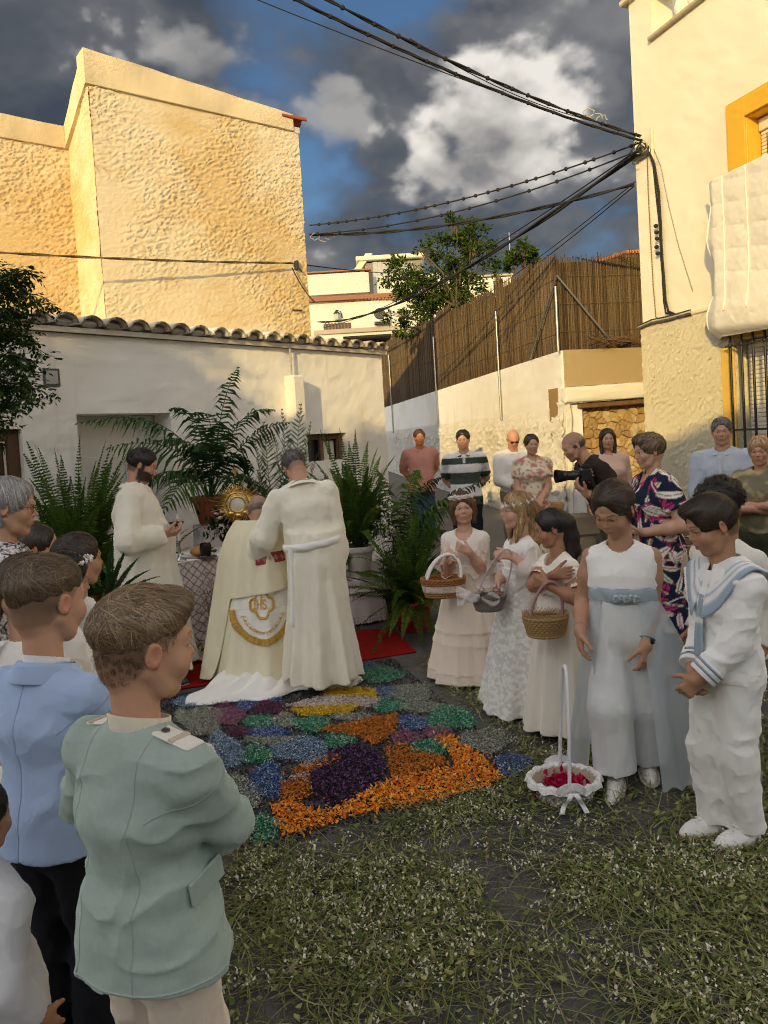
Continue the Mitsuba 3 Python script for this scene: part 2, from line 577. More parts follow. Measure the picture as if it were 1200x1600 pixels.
lace_fn = lambda p, n, uv: dr.select((fbm(p.x * 95, p.y * 95, p.z * 95, 2) + 0.25 * noise(p.x * 420, p.y * 420, p.z * 420)) > 0.55, 0.95, 0.36)
scene['m_lace'] = {'type': 'mask', 'opacity': proc(lace_fn), 'bsdf': two(pr(VC, 0.9, 0.1))}


def plaster_bump(p, n, uv):
    return fbm(p.x * 24, p.y * 24, p.z * 24, 4) + 0.5 * fbm(p.x * 150, p.y * 150, p.z * 150, 2)


def white_col(p, n, uv):
    s = fbm(p.x * 1.1, p.y * 1.1, p.z * 0.7, 4)
    drip = fbm(p.x * 9, p.y * 9, p.z * 0.6, 3)
    g = smoothstep(0.55, 0.0, p.z)
    c = mix((0.80, 0.785, 0.745), (0.73, 0.695, 0.63), smoothstep(0.45, 0.7, s))
    c = mix(c, (0.60, 0.54, 0.45), smoothstep(0.60, 0.8, drip) * 0.35)
    return mix(c, (0.50, 0.46, 0.40), g * 0.55)


scene['m_whitewall'] = two(bump(lambda p, n, uv: fbm(p.x * 7, p.y * 7, p.z * 7, 4) + 0.12 * fbm(p.x * 90, p.y * 90, p.z * 90, 2), 0.030, pr(proc(white_col), 0.9, 0.1)))


def spatter(p, n, uv):
    q = fbm(p.x * 26, p.y * 26, p.z * 26, 4)
    return dr.abs(2 * q - 1) * 1.0 + 0.3 * fbm(p.x * 110, p.y * 110, p.z * 110, 2)


scene['m_roughwhite'] = two(bump(spatter, 0.045, pr(proc(white_col), 0.9, 0.1)))


def cream_col(p, n, uv):
    s = fbm(p.x * 0.9, p.y * 0.9, p.z * 0.5, 4)
    return mix((0.80, 0.75, 0.60), (0.74, 0.68, 0.52), smoothstep(0.35, 0.75, s))


scene['m_cream'] = two(bump(lambda p, n, uv: fbm(p.x * 5, p.y * 5, p.z * 5, 4) + 0.05 * fbm(p.x * 120, p.y * 120, p.z * 120, 2), 0.022, pr(proc(cream_col), 0.85, 0.2)))
scene['m_stucco'] = two(bump(lambda p, n, uv: fbm(p.x * 30, p.y * 30, p.z * 30, 3) + 0.4 * noise(p.x * 95, p.y * 95, p.z * 95), 0.085, pr(proc(lambda p, n, uv: mix((0.80, 0.74, 0.55), (0.73, 0.66, 0.47), fbm(p.x * 3, p.y * 3, p.z * 3, 3))), 0.9, 0.1)))
scene['m_ochre'] = two(bump(plaster_bump, 0.010, pr(VC, 0.88, 0.15)))


def asphalt_col(p, n, uv):
    grit = noise(p.x * 240, p.y * 240, 0)
    big = fbm(p.x * 0.8, p.y * 0.8, 1.0, 4)
    mid = fbm(p.x * 6, p.y * 6, 5.0, 3)
    c = mix((0.062, 0.060, 0.060), (0.125, 0.117, 0.110), smoothstep(0.35, 0.7, 0.6 * big + 0.4 * mid))
    c = mix(c, (0.17, 0.155, 0.135), smoothstep(6.0, 10.5, p.y) * 0.75)
    return mix(c, (0.20, 0.19, 0.18), smoothstep(0.72, 0.95, grit) * 0.6)


scene['m_asphalt'] = bump(lambda p, n, uv: noise(p.x * 150, p.y * 150) + 0.6 * fbm(p.x * 30, p.y * 30, 0, 2), 0.006, pr(proc(asphalt_col), 0.82, 0.3))
scene['m_reed'] = two(pr(VC, 0.75, 0.25))


def carpet_col(p, n, uv):
    return mix((0.30, 0.016, 0.013), (0.23, 0.011, 0.010), fbm(p.x * 60, p.y * 60, 0, 3))


scene['m_redcarpet'] = bump(lambda p, n, uv: noise(p.x * 350, p.y * 350) + 2.0 * fbm(p.x * 4, p.y * 4, 0, 2), 0.004, pr(proc(carpet_col), 0.95, 0.05, sheen=0.5))


def wood_col(p, n, uv):
    g = fbm(p.x * 22 + 2 * noise(p.z * 2), p.y * 22, p.z * 1.6, 4)
    return mix((0.10, 0.055, 0.030), (0.21, 0.12, 0.065), g)


scene['m_wood'] = bump(lambda p, n, uv: fbm(p.x * 60, p.y * 60, p.z * 5, 3), 0.004, pr(proc(wood_col), 0.6, 0.3))
scene['m_clay'] = bump(lambda p, n, uv: fbm(p.x * 40, p.y * 40, p.z * 40, 3), 0.006, two(pr(VC, 0.8, 0.2)))
scene['m_glass'] = {'type': 'thindielectric', 'int_ior': 1.5}
scene['m_pane'] = pr(rgb((0.012, 0.014, 0.018)), 0.08, 0.6)

# ------------------------------------------------------------------ ground
ys = np.unique(np.concatenate([np.linspace(-300, -20, 8), np.linspace(-20, 60, 90), np.linspace(60, 900, 10)]))
xs = np.unique(np.concatenate([np.linspace(-400, -20, 6), np.linspace(-20, 20, 21), np.linspace(20, 400, 6)]))
GX, GY = np.meshgrid(xs, ys, indexing='ij')
GZ = np.vectorize(lambda y: min(gz(y), 3.0))(GY)
GP = np.stack([GX, GY, GZ], -1)
solo('ground', sheet(lambda u, v: GP, len(xs), len(ys)), 'dark worn asphalt of the little square and the road', bsdf='m_asphalt', kind='structure', vc=False)

# ------------------------------------------------------------------ white house on the left, with its tiled eave
from shapely.geometry import Polygon, box as sbox
from shapely.ops import unary_union


def wall2d(poly, thick_, origin, u, n, c=(0.8,) * 3):
    """a wall from a polygon in (along, up); n points out of its face"""
    m = trimesh.creation.extrude_polygon(poly, thick_, engine='earcut')
    u, n = unit(u), unit(n)
    v = np.asarray(origin, float) + m.vertices[:, :1] * u + m.vertices[:, 1:2] * A(0, 0, 1) - (m.vertices[:, 2:3]) * n
    f = np.array(m.faces)
    if np.linalg.det(np.stack([u, A(0, 0, 1), -n])) < 0:
        f = f[:, ::-1]
    return Mesh(v, f, c)


HU = unit(A(-0.662, -0.750, 0))              # along the front, from its far right corner towards us
HN = unit(A(0.750, -0.662, 0))               # out of the front
H0 = A(0.058, 10.1, 0)


def hw(s, z, out=0.0):
    return H0 + HU * s + HN * out + A(0, 0, z)


def hpix(x, y, out=0.0):
    """(along, up) of the point of the front seen at a photo pixel"""
    v = F0 + CR * (x - 600) / FPX - CU * (y - PPY) / FPX
    t = ((H0 + HN * out - CAM) @ HN) / (v @ HN)
    p = CAM + v * t
    return float((p - H0) @ HU), float(p[2])


house = thing('white_house', 'low whitewashed house with a barrel tile eave behind the altar', 'house')
ds, dz = hpix(266, 645)
ds2, _ = hpix(119, 645)
ws0, wz0 = hpix(541, 676)
ws1, wz1 = hpix(480, 722)
ls0, lz1 = hpix(33, 670)
poly = sbox(0, 0, 9.2, 2.80)
holes = unary_union([sbox(ds, 0.02, ds2, dz), sbox(ws0, wz1, ws1, wz0), sbox(ls0, 0.9, ls0 + 1.1, lz1)])
part(house, 'wall', wall2d(poly.difference(holes), 0.40, H0, HU, HN), 'm_whitewall', False, vc=False)
end = quadbox(H0 - HN * 0.403, -HN * 2.1, A(0, 0, 2.80), HU * 0.3)
part(house, 'wall', end, 'm_whitewall', False, vc=False)
part(house, 'door', quadbox(hw(ds, 0.02, -0.30), HU * (ds2 - ds), A(0, 0, dz - 0.02), -HN * 0.05, (0.62, 0.60, 0.55), 0.01), 'm_gloss', False, label='pale closed door set back in its niche')
dk = labels_door = [k for k in scene if k.startswith(house + '__door')][0]
for i in range(2):
    part(dk, 'panel', quadbox(hw(ds + 0.12 + i * 0.5 * (ds2 - ds), 0.3, -0.288), HU * (0.5 * (ds2 - ds) - 0.24), A(0, 0, dz - 0.7), HN * 0.012, (0.58, 0.56, 0.51), 0.01), 'm_gloss', False)
wk = part(house, 'window', cat([quadbox(hw(ws0, wz1, -0.14), HU * 0.07, A(0, 0, wz0 - wz1), HN * 0.05, (0.16, 0.09, 0.05), .006), quadbox(hw(ws1 - .07, wz1, -0.14), HU * 0.07, A(0, 0, wz0 - wz1), HN * 0.05, (0.16, 0.09, 0.05), .006),
                                quadbox(hw(ws0 + .07, wz0 - .07, -0.14), HU * (ws1 - ws0 - .14), A(0, 0, .07), HN * 0.05, (0.16, 0.09, 0.05), .006), quadbox(hw((ws0 + ws1) / 2 - .03, wz1, -0.14), HU * .06, A(0, 0, wz0 - wz1 - .07), HN * 0.048, (0.16, 0.09, 0.05), .006)]), 'm_matte', False, label='small brown framed window with a curtain')
part(wk, 'pane', quadbox(hw(ws0 + .01, wz1, -0.155), HU * (ws1 - ws0 - .02), A(0, 0, wz0 - wz1 - .01), -HN * 0.006), 'm_pane', False, vc=False)
part(wk, 'curtain', quadbox(hw(ws0 + .09, wz1, -0.147), HU * .2, A(0, 0, wz0 - wz1 - .09), -HN * 0.004, (0.6, 0.56, 0.5)), 'm_matte', False)
for i in range(4):
    part(wk, 'bar', rod(hw(ws0 + .1 + i * (ws1 - ws0 - .2) / 3, wz1, -0.05), hw(ws0 + .1 + i * (ws1 - ws0 - .2) / 3, wz0, -0.05), .008, 6, (0.03, 0.03, 0.03)), 'm_gloss')
wk = part(house, 'window', cat([quadbox(hw(ls0, .9, -0.12), HU * 0.10, A(0, 0, lz1 - .9), HN * 0.06, (0.10, 0.055, 0.03), .008), quadbox(hw(ls0 + .1, lz1 - .1, -0.12), HU * 1.0, A(0, 0, .10), HN * 0.06, (0.10, 0.055, 0.03), .008)]), 'm_matte', False, label='dark brown wooden shutter window at the left edge')
for i in range(3):
    part(wk, 'shutter', quadbox(hw(ls0 + .11 + i * .3, .9, -0.13), HU * .28, A(0, 0, lz1 - 1.01), -HN * 0.03, (0.045, 0.022, 0.014), .006), 'm_gloss', False)
vs, vz = hpix(80, 590)
part(house, 'vent', cat([quadbox(hw(vs - .075, vz - .08, 0.001), HU * .15, A(0, 0, .16), HN * .012, (0.10, 0.09, 0.085), .004), quadbox(hw(vs - .055, vz - .06, 0.012), HU * .11, A(0, 0, .12), HN * .006, (0.36, 0.34, 0.31), .003)]), 'm_matte', False, label='small square vent plate')
ps, pz = hpix(447, 588)
part(house, 'downpipe_box', cat([quadbox(hw(ps - .13, 1.0, 0.001), HU * .18, A(0, 0, pz - 1.0), HN * .17, (0.78, 0.75, 0.69), .02)]), 'm_ochre', False, label='white boxed pipe on the wall')
part(house, 'pipe', rod(hw(ps - .04, pz, 0.05), hw(ps - .04, 2.86, 0.05), .012, 8, (0.40, 0.38, 0.35)), 'm_matte')
# roof: bed, pan tiles, cap tiles one by one
sl = 0.10
RUP = unit(-HN + A(0, 0, sl))
roof = part(house, 'roof', quadbox(hw(-0.05, 2.803, 0.06), HU * 9.3, -HN * 2.6 + A(0, 0, 0.26), A(0, 0, .045), (0.55, 0.50, 0.43)), 'm_clay', False)
part(roof, 'mortar', cat([quadbox(hw(.02 + .235 * i, 2.86, .03), HU * .17, A(0, 0, .06), HN * .06, (0.40, 0.37, 0.33), .03) for i in range(39)]), 'm_matte', False)


def barrel(r0, r1, L, t, n=9):
    a = np.linspace(0, PI, n)
    rows = []
    for (r, y) in ((r0, 0), (r1, L)):
        rows.append(np.stack([r * np.cos(a), np.full(n, y), r * 0.82 * np.sin(a)], 1))
    m = sheet(lambda u, v: np.stack(rows), 2, n)
    return thick(m, t)


TR = np.stack([-HU, RUP, unit(np.cross(-HU, RUP))], 1)
for row in range(3):
    for i in range(39):
        g = 0.9 + 0.2 * rng.random()
        c = np.array([(0.52, 0.46, 0.39), (0.60, 0.57, 0.52), (0.44, 0.38, 0.32)][rng.integers(3)]) * g
        m = barrel(.108, .088, .44, .017).tf(TR @ rotz(rng.normal(0, .03)), hw(0.105 + .235 * i + rng.normal(0, .006), 2.868 + rng.normal(0, .004), .15 + rng.normal(0, .012)) + RUP * row * .37 + A(0, 0, .012 * row)).col(c)
        part(roof, 'tile', m, 'm_clay', True)
# small round number plaque on the wall
qs, qz = hpix(377, 720)
plq = part(house, 'plaque', lathe([(0, 0), (.075, 0), (.075, .012), (.066, .016), (0, .016)], 28, (0.62, 0.58, 0.54)).tf(np.stack([HU, A(0, 0, 1), HN], 1)[:, [0, 1, 2]] if np.linalg.det(np.stack([HU, A(0, 0, 1), HN], 1)) > 0 else np.stack([-HU, A(0, 0, 1), HN], 1), hw(qs, qz, .002)), 'm_gloss', label='round teal and red plaque with a white rim')
PF = np.stack([-HU, A(0, 0, 1), HN], 1)
part(plq, 'inlay', cat([lathe([(0, 0), (.058, 0), (.058, .004), (0, .004)], 24, (0.07, 0.16, 0.18)), box(.11, .03, .004, (0.45, 0.06, 0.06), (0, -.034, .0045)), box(.05, .016, .004, (0.6, 0.6, 0.6), (0, .006, .0055))]).tf(PF, hw(qs, qz, .018)), 'm_gloss', False)

# ------------------------------------------------------------------ rough plastered tower house behind
TU = unit(A(0.797, 0.604, 0))
TN = A(0.604, -0.797, 0)
T0 = A(-3.50, 10.0, 0)
TL = 3.13


def relief(p, seed=0):
    w = np.stack([nz(p, 1.6, 3 + seed, 2), nz(p, 1.6, 4 + seed, 2), nz(p, 1.6, 5 + seed, 2)], -1)
    q = p + 0.22 * w
    a = 1 - np.abs(2 * meshkit.fbm(q * A(15, 15, 25), 3, 21 + seed) - 1) * 2.1
    b = meshkit.fbm(q * A(42, 42, 32), 3, 31 + seed)
    stroke = np.clip(a, 0, 1) ** 1.5
    patch = np.clip((meshkit.fbm(p * 1.1, 2, 77 + seed) - 0.30) / 0.3, 0.25, 1)
    return (0.024 * stroke + 0.027 * (b - 0.5)) * patch


def ochre(p, seed=0, warm=0.0):
    n = meshkit.fbm(p * A(1.0, 1.0, 0.8), 4, 41 + seed)
    m = meshkit.fbm(p * 5.0, 3, 51 + seed)
    t = np.clip((0.7 * n + 0.3 * m - 0.42 + warm) / 0.22, 0, 1)[..., None]
    c = A(0.725, 0.615, 0.42) * (1 - t) + A(0.64, 0.475, 0.24) * t
    k = np.clip((meshkit.fbm(p * A(9, 9, 9), 2, 61 + seed) - 0.72) / 0.08, 0, 1)[..., None]
    return c * (1 - 0.0 * k)


def plaster_face(o, u, n, L, z0, z1, step=0.0180, seed=0, warm=None, top=None):
    """rough plaster laid on a wall: real relief; top(s) gives the upper edge"""
    nu, nv = int(L / step) + 1, int((z1 - z0) / step) + 1
    U, V = np.meshgrid(np.linspace(0, 1, nu), np.linspace(0, 1, nv), indexing='ij')
    zt = z1 if top is None else top(U * L)
    P = o + (U * L)[..., None] * u + (z0 + V * (zt - z0))[..., None] * A(0, 0, 1)
    d = relief(P, seed)
    w = 0.0 if warm is None else warm(U, V)
    C = ochre(P, seed, w)
    m = sheet(lambda a, b: P + d[..., None] * n, nu, nv, flip=np.dot(np.cross(u, A(0, 0, 1)), n) < 0)
    m.c = C.reshape(-1, 3)
    return m


tower = thing('ochre_house', 'tall windowless house of rough golden plaster behind the tiled eave', 'house')
TB = -TN                                                     # towards its back
SB = 1.05
core = (quadbox(T0 + A(0, 0, 0) + TB * .02 + TU * .01, TU * (TL - .02), TB * 4.0, A(0, 0, 6.3), (0.7, 0.55, 0.34))
        + quadbox(T0 - TU * 4.0 + TB * (SB + .02), TU * 3.99, TB * 3.0, A(0, 0, 5.6), (0.7, 0.55, 0.34)))
part(tower, 'core', core, 'm_ochre', False)
part(tower, 'front_plaster', plaster_face(T0, TU, TN, TL, 2.4, 6.47), 'm_ochre', True, label='front face of thickly combed plaster')
part(tower, 'side_plaster', plaster_face(T0 - TU * .0, TB, -TU, SB, 2.4, 6.47, seed=3, warm=lambda u, v: 0.10 * u - .04, top=lambda s: 6.47 - .46 * s / SB), 'm_ochre', True, label='narrow side face turned to the sun')
part(tower, 'wing_plaster', plaster_face(T0 + TB * SB - TU * 3.4, TU, TN, 3.4, 2.4, 6.0, seed=5, warm=lambda u, v: 0.22 * (1 - v) * np.clip(u * 1.6 - .3, 0, 1) + .05), 'm_ochre', True, label='lower wing with orange stained plaster')
CO = (0.70, 0.57, 0.36)


def coping(a, b, h0, h1, n, dep, c=CO):
    """a band along a-b whose height runs from h0 to h1, standing proud along n"""
    N = 40
    t = np.linspace(0, 1, N)
    rows = []
    for (o, hh) in ((0, 0), (1, 0), (1, 1), (0, 1)):
        P = a + np.outer(t, b - a) + n * (.045 * o) - n * dep * (1 - o) + np.outer(hh * (h0 + (h1 - h0) * t), A(0, 0, 1))
        P = P + (nz(P, 3.0, 8) * .025)[:, None] * n + np.outer(nz(P, 2.0, 9) * .03 * hh, A(0, 0, 1))
        rows.append(P)
    rows.append(rows[0])
    m = sheet(lambda u, v: np.stack(rows), 5, N)
    tm = trimesh.Trimesh(m.v, m.f, process=False)
    if (tm.face_normals[m.f.shape[0] // 4] @ n) < 0:
        m.f = m.f[:, ::-1]
    m.c = A(*c) * (0.62 + 0.75 * meshkit.fbm(m.v * A(3, 3, 8), 4, 4))[:, None]
    ends = []
    for i in (0, N - 1):
        ends.append(Mesh(np.array([rows[k][i] for k in range(4)]), [[0, 1, 2], [0, 2, 3], [0, 2, 1], [0, 3, 2]], c))
    return cat([m] + ends)


part(tower, 'coping', coping(T0 - TU * .05 + A(0, 0, 6.475), T0 + TU * (TL - .10) + A(0, 0, 6.475), .44, .24, TN, .25), 'm_ochre', False, label='wedge shaped parapet band along the front')
part(tower, 'coping', coping(T0 + TB * .004 + A(0, 0, 6.475) - TU * .008, T0 + TB * SB + A(0, 0, 6.0) - TU * .008, .44, .30, -TU, .25), 'm_ochre', False, label='steeply falling parapet band of the side')
part(tower, 'coping', coping(T0 + TB * SB - TU * 3.4 + A(0, 0, 6.0), T0 + TB * SB - TU * .06 + A(0, 0, 6.0), .34, .30, TN, .25), 'm_ochre', False, label='parapet band of the lower wing')
for i in range(1):
    g0 = T0 + TB * SB - TU * 1.62 + TN * .047 + A(0, 0, 6.10)
    part(tower, 'drain_grid', cat([quadbox(g0 + TU * (.045 * a) + A(0, 0, .045 * b), TU * .032, A(0, 0, .032), TN * .012, (0.22, 0.10, 0.06)) for a in range(3) for b in range(3)]), 'm_matte', False)
te = T0 + TU * (TL - .09) + A(0, 0, 6.55)
for i in range(3):
    part(tower, 'roof_tile', barrel(.10, .085, .42, .018).tf(np.stack([TN, -TU, A(0, 0, 1)], 1) @ rotz(.05 * i), te + TU * (.22) - TN * (.02 + .20 * i) + A(0, 0, .10 - .02 * i)).col((0.30, 0.075, 0.035) if i < 2 else (0.24, 0.10, 0.06)), 'm_clay', True, label='red roof tile at the far end of the parapet' if i == 0 else None)
part(tower, 'tile_bed', quadbox(te + TU * .0 - TN * .5 + A(0, 0, -.10), TU * .12, TN * .52, A(0, 0, .10), (0.6, 0.56, 0.48), .01), 'm_ochre', False)
bk = T0 + TU * 2.93 + TN * .03
for z in (4.43,):
    part(tower, 'cable_bracket', cat([box(.05, .09, .14, (0.05, 0.05, 0.05), (0, 0, 0), .01), rod((0, 0, .0), (0.06, -.05, -.10), .012, 6, (0.03,) * 3)]).tf(np.stack([TU, -TN, A(0, 0, 1)], 1), bk + A(0, 0, z)), 'm_matte', False, label='black cable bracket')
part(tower, 'hook', rod(T0 + TU * 2.83 + TN * .02 + A(0, 0, 3.75), T0 + TU * 2.97 + TN * .05 + A(0, 0, 3.745), .010, 6, (0.05, 0.04, 0.04)), 'm_matte')

# ------------------------------------------------------------------ reed fence on a white wall, broken stone part
KC = A(2.685, 11.1, 0)
KU = unit(A(-0.168, 0.985, 0))               # the wall runs away along this
KN = A(-0.985, -0.168, 0)
QU = unit(A(0.975, 0.225, 0))                # the short return to the right of the corner
QN = A(0.225, -0.975, 0)
WT = 2.83
ywall = thing('yard_wall', 'rough whitewashed yard wall with a broken stone return beside the cream house', 'wall')


def strip(o, u, n, L, z1, thick_, base=-0.2):
    return quadbox(o + A(0, 0, base), u * L, A(0, 0, z1 - base), -n * thick_)


part(ywall, 'smooth_plaster', strip(KC + KU * .03, KU, KN, 24, WT, .28, 2.0), 'm_whitewall', False, vc=False, label='smooth white upper band of the wall')
nu, nv = 440, 80
U, V = np.meshgrid(np.linspace(0, 1, nu), np.linspace(0, 1, nv), indexing='ij')
P = KC + (U * 17)[..., None] * KU + (-.1 + V * 2.11)[..., None] * A(0, 0, 1)
edge = np.clip((1.0 - V) / .12, 0, 1)
d = (0.085 * np.abs(2 * meshkit.fbm(P * A(10, 10, 12), 3, 15) - 1) + .03 * meshkit.fbm(P * 3.2, 2, 16)) * edge + .004
part(ywall, 'rough_plaster', sheet(lambda a, b: P + d[..., None] * KN, nu, nv, flip=True), 'm_roughwhite', True, vc=False, label='lumpy lower part of the wall')
part(ywall, 'rough_plaster', strip(KC + KU * 17, KU, KN, 8, 2.0, .3), 'm_roughwhite', False, vc=False)
part(ywall, 'core', strip(KC - KN * .012 + KU * .04, KU, KN, 17, 2.0, .28), 'm_ochre', False)
# return: brown render, white ledge, wooden lintel, rubble
RL = 2.3
part(ywall, 'render_band', strip(KC + QN * .035 + QU * .035, QU, QN, RL, WT, .30, 2.27) .col((0.42, 0.32, 0.19)), 'm_ochre', False, label='bare brown render under the reeds')
led = sheet(lambda u, v: KC + (-.02 + u * RL)[..., None] * QU + QN * .02 + (2.05 + .05 * u + v * .24)[..., None] * A(0, 0, 1) + (.05 + .03 * meshkit.fbm(np.stack([u * 9, v * 4, u * 0], -1), 3, 3) * 1.0 - .02 * np.abs(2 * v - 1) ** 3)[..., None] * QN, 60, 10)
part(ywall, 'ledge', thick(led, .12).col((0.76, 0.73, 0.66)), 'm_ochre', True, label='white plaster ledge over the broken opening')
part(ywall, 'lintel', quadbox(KC + QU * .22 + QN * .02 + A(0, 0, 1.97), QU * 2.05 + A(0, 0, .05), A(0, 0, .085), -QN * .25, (0.12, 0.085, 0.055), .012), 'm_wood', False, vc=False, label='old dark wooden lintel')
part(ywall, 'rubble_bed', strip(KC - QN * .20, QU, QN, RL, 2.3, .3) .col((0.30, 0.20, 0.095)), 'm_ochre', False)
jb = sheet(lambda u, v: KC + (v * 2.12 - .05)[..., None] * A(0, 0, 1) + (-.004 + u * (.03 + .10 * meshkit.fbm(np.stack([v * 7, v * 0, v * 0], -1), 3, 5)))[..., None] * QU + (.012 + .02 * meshkit.fbm(np.stack([u * 3, v * 20, u * 0], -1), 2, 6))[..., None] * QN, 6, 50)
part(ywall, 'plaster_edge', thick(jb, .20).col((0.74, 0.71, 0.64)), 'm_ochre', True, label='ragged white plaster edge beside the rubble')
from scipy.spatial import Voronoi
r2 = np.random.default_rng(12)
pts = []
for i in range(15):
    for j in range(19):
        pts.append((i * .155 + r2.uniform(-.075, .075) + (.08 if j % 2 else 0), j * .112 + r2.uniform(-.052, .052)))
pts = np.array(pts)
vor = Voronoi(np.vstack([pts, [(-3, -3), (6, -3), (-3, 6), (6, 6)]]))
region = sbox(.06, -.05, RL, 2.02)
for i in range(len(pts)):
    reg = vor.regions[vor.point_region[i]]
    if -1 in reg or len(reg) < 3:
        continue
    pg = Polygon(vor.vertices[reg]).intersection(region).buffer(-.0025, join_style=2)
    pg = max(pg.geoms, key=lambda g: g.area) if hasattr(pg, 'geoms') else pg
    if pg.is_empty or pg.area < .0012:
        continue
    pg = pg.segmentize(.05)
    e = np.array(pg.exterior.coords)[:-1]
    if Polygon(e).exterior.is_ccw is False:
        e = e[::-1]
    ce = e.mean(0)
    dep = r2.uniform(.03, .075)
    rr = r2.normal(0, .008, len(e))
    ring = [(e, -.03), (e + 0, dep * .45), (ce + (e - ce) * .86, dep * .92)]
    v = np.vstack([np.column_stack([q, np.full(len(q), d_)]) for q, d_ in ring] + [[(ce[0], ce[1], dep)]])
    v[len(e):3 * len(e), 2] += np.tile(rr, 2)
    n = len(e)
    f = []
    for k in range(2):
        for a in range(n):
            b = (a + 1) % n
            f += [(k * n + a, k * n + b, (k + 1) * n + b), (k * n + a, (k + 1) * n + b, (k + 1) * n + a)]
    f += [(2 * n + a, 2 * n + (a + 1) % n, 3 * n) for a in range(n)]
    W = KC - QN * .20 + v[:, :1] * QU + v[:, 1:2] * A(0, 0, 1) + v[:, 2:3] * QN
    col = A(*[(0.42, 0.29, 0.135), (0.47, 0.345, 0.185), (0.36, 0.245, 0.115), (0.50, 0.40, 0.25), (0.38, 0.24, 0.12)][r2.integers(5)]) * r2.uniform(.88, 1.06)
    part(ywall, 'stone', Mesh(W, f, col), 'm_ochre', False)

fence = thing('reed_fence', 'tall brown reed screen on galvanised posts above the yard wall', 'fence')


def reeds(o, u, n, L, z0, topf, step, seed):
    r = np.random.default_rng(seed)
    k = int(L / step)
    ms_v, ms_f, ms_c = [], [], []
    s = np.arange(k) * step + r.uniform(-.3, .3, k) * step
    z1 = np.array([topf(x) for x in s]) + r.normal(0, .03, k) - np.abs(r.normal(0, .03, k))
    off = r.uniform(-.012, .012, k)
    lean = r.normal(0, .012, k)
    w = step * r.uniform(.55, .85, k)
    zz = np.linspace(0, 1, 5)
    for j in range(k):
        bow = r.normal(0, .008)
        c = o + u * s[j] + n * off[j]
        P = c + np.outer(zz * lean[j] + bow * np.sin(zz * PI), u) + np.outer(z0 + zz * (z1[j] - z0), A(0, 0, 1))
        tri = [u * w[j], n * w[j] * .8, -u * w[j]]
        v = np.concatenate([P + t for t in tri])
        a = np.arange(4)
        f = []
        for (p_, q_) in ((0, 1), (1, 2)):
            f.append(np.stack([p_ * 5 + a, q_ * 5 + a, q_ * 5 + a + 1], 1))
            f.append(np.stack([p_ * 5 + a, q_ * 5 + a + 1, p_ * 5 + a + 1], 1))
        ms_v.append(v)
        ms_f.append(np.vstack(f) + 15 * j)
        g = r.uniform(.75, 1.15)
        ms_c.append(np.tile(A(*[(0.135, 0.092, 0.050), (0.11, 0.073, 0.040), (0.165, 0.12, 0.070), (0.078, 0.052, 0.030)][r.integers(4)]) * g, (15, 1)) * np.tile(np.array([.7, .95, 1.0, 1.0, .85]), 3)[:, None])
    mat = sheet(lambda p_, q_: o + (p_ * L)[..., None] * u - n * .03 + (z0 + q_ * (np.vectorize(topf)(p_ * L) - .07 - z0))[..., None] * A(0, 0, 1), 60, 6, (0.085, 0.057, 0.033))
    return Mesh(np.vstack(ms_v), np.vstack(ms_f), np.vstack(ms_c)) + mat


def ftop(s):
    jag = .10 * (math.sin(s * 2.1) > .3) - .06 * (math.sin(s * 1.3 + 1) > .5)
    return 4.22 + .052 * s + jag + (.16 if 2.6 < s < 3.0 else 0) - (.12 if 3.0 < s < 4.3 else 0)


for i, (a, b) in enumerate(((0.02, 2.2), (2.2, 4.9), (4.9, 8.0), (8.0, 12.0), (12.0, 20.0))):
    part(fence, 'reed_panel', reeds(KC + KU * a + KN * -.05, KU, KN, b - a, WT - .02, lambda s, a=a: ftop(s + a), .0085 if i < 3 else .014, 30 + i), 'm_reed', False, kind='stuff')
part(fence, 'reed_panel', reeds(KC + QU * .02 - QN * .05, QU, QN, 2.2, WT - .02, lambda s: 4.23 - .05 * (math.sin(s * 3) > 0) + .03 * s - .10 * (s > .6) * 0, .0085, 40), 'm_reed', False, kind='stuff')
for s in (0.0, 2.75, 7.5, 13.5):
    o = KC + KU * s + (KN + QN) * .02 * (s == 0) + KN * .035
    part(fence, 'post', rod(o + A(0, 0, WT - .9 if s else WT - .02), o + A(0, 0, 3.75 + .05 * s), .022, 10, (0.42, 0.43, 0.43)), 'm_steel')
o = KC + (KN + QN) * .03
part(fence, 'brace', rod(o + A(0, 0, 3.9), KC + KU * 1.15 + KN * .04 + A(0, 0, WT + .02), .016, 8, (0.42, 0.43, 0.43)), 'm_steel')
part(fence, 'brace', rod(o + A(0, 0, 3.9), KC + QU * .85 + QN * .04 + A(0, 0, WT + .02), .016, 8, (0.42, 0.43, 0.43)), 'm_steel')
for z in (3.1, 3.5, 3.9):
    part(fence, 'wire', cat([rod(KC + KN * -.028 + A(0, 0, z), KC + KU * 19 + KN * -.028 + A(0, 0, z + .25), .003, 4, (0.16, 0.12, 0.08)), rod(KC + QN * -.028 + A(0, 0, z), KC + QU * 2.2 + QN * -.028 + A(0, 0, z + .03), .003, 4, (0.16, 0.12, 0.08))]), 'm_matte')
r3 = np.random.default_rng(4)
solo('dry_brush', cat([tube([KC + QU * (.55 + .3 * r3.random()) + QN * .02 + A(0, 0, WT), KC + QU * (.3 + .9 * r3.random()) + QN * (.06 + .1 * r3.random()) + A(0, 0, WT + .05 + .15 * r3.random()), KC + QU * (.2 + 1.2 * r3.random()) + QN * (.1 + .12 * r3.random()) + A(0, 0, WT - .02 + .15 * r3.random())], [.006, .005, .003], 4, (0.16, 0.10, 0.06)) for _ in range(40)]), 'heap of dry brown twigs at the foot of the reeds', 'twigs')
# ------------------------------------------------------------------ cream house on the right
BD = unit(A(0.324, -0.946, 0))               # along the front, towards us
BN = A(-0.946, -0.324, 0)
B0 = A(3.29, 9.4, 0)


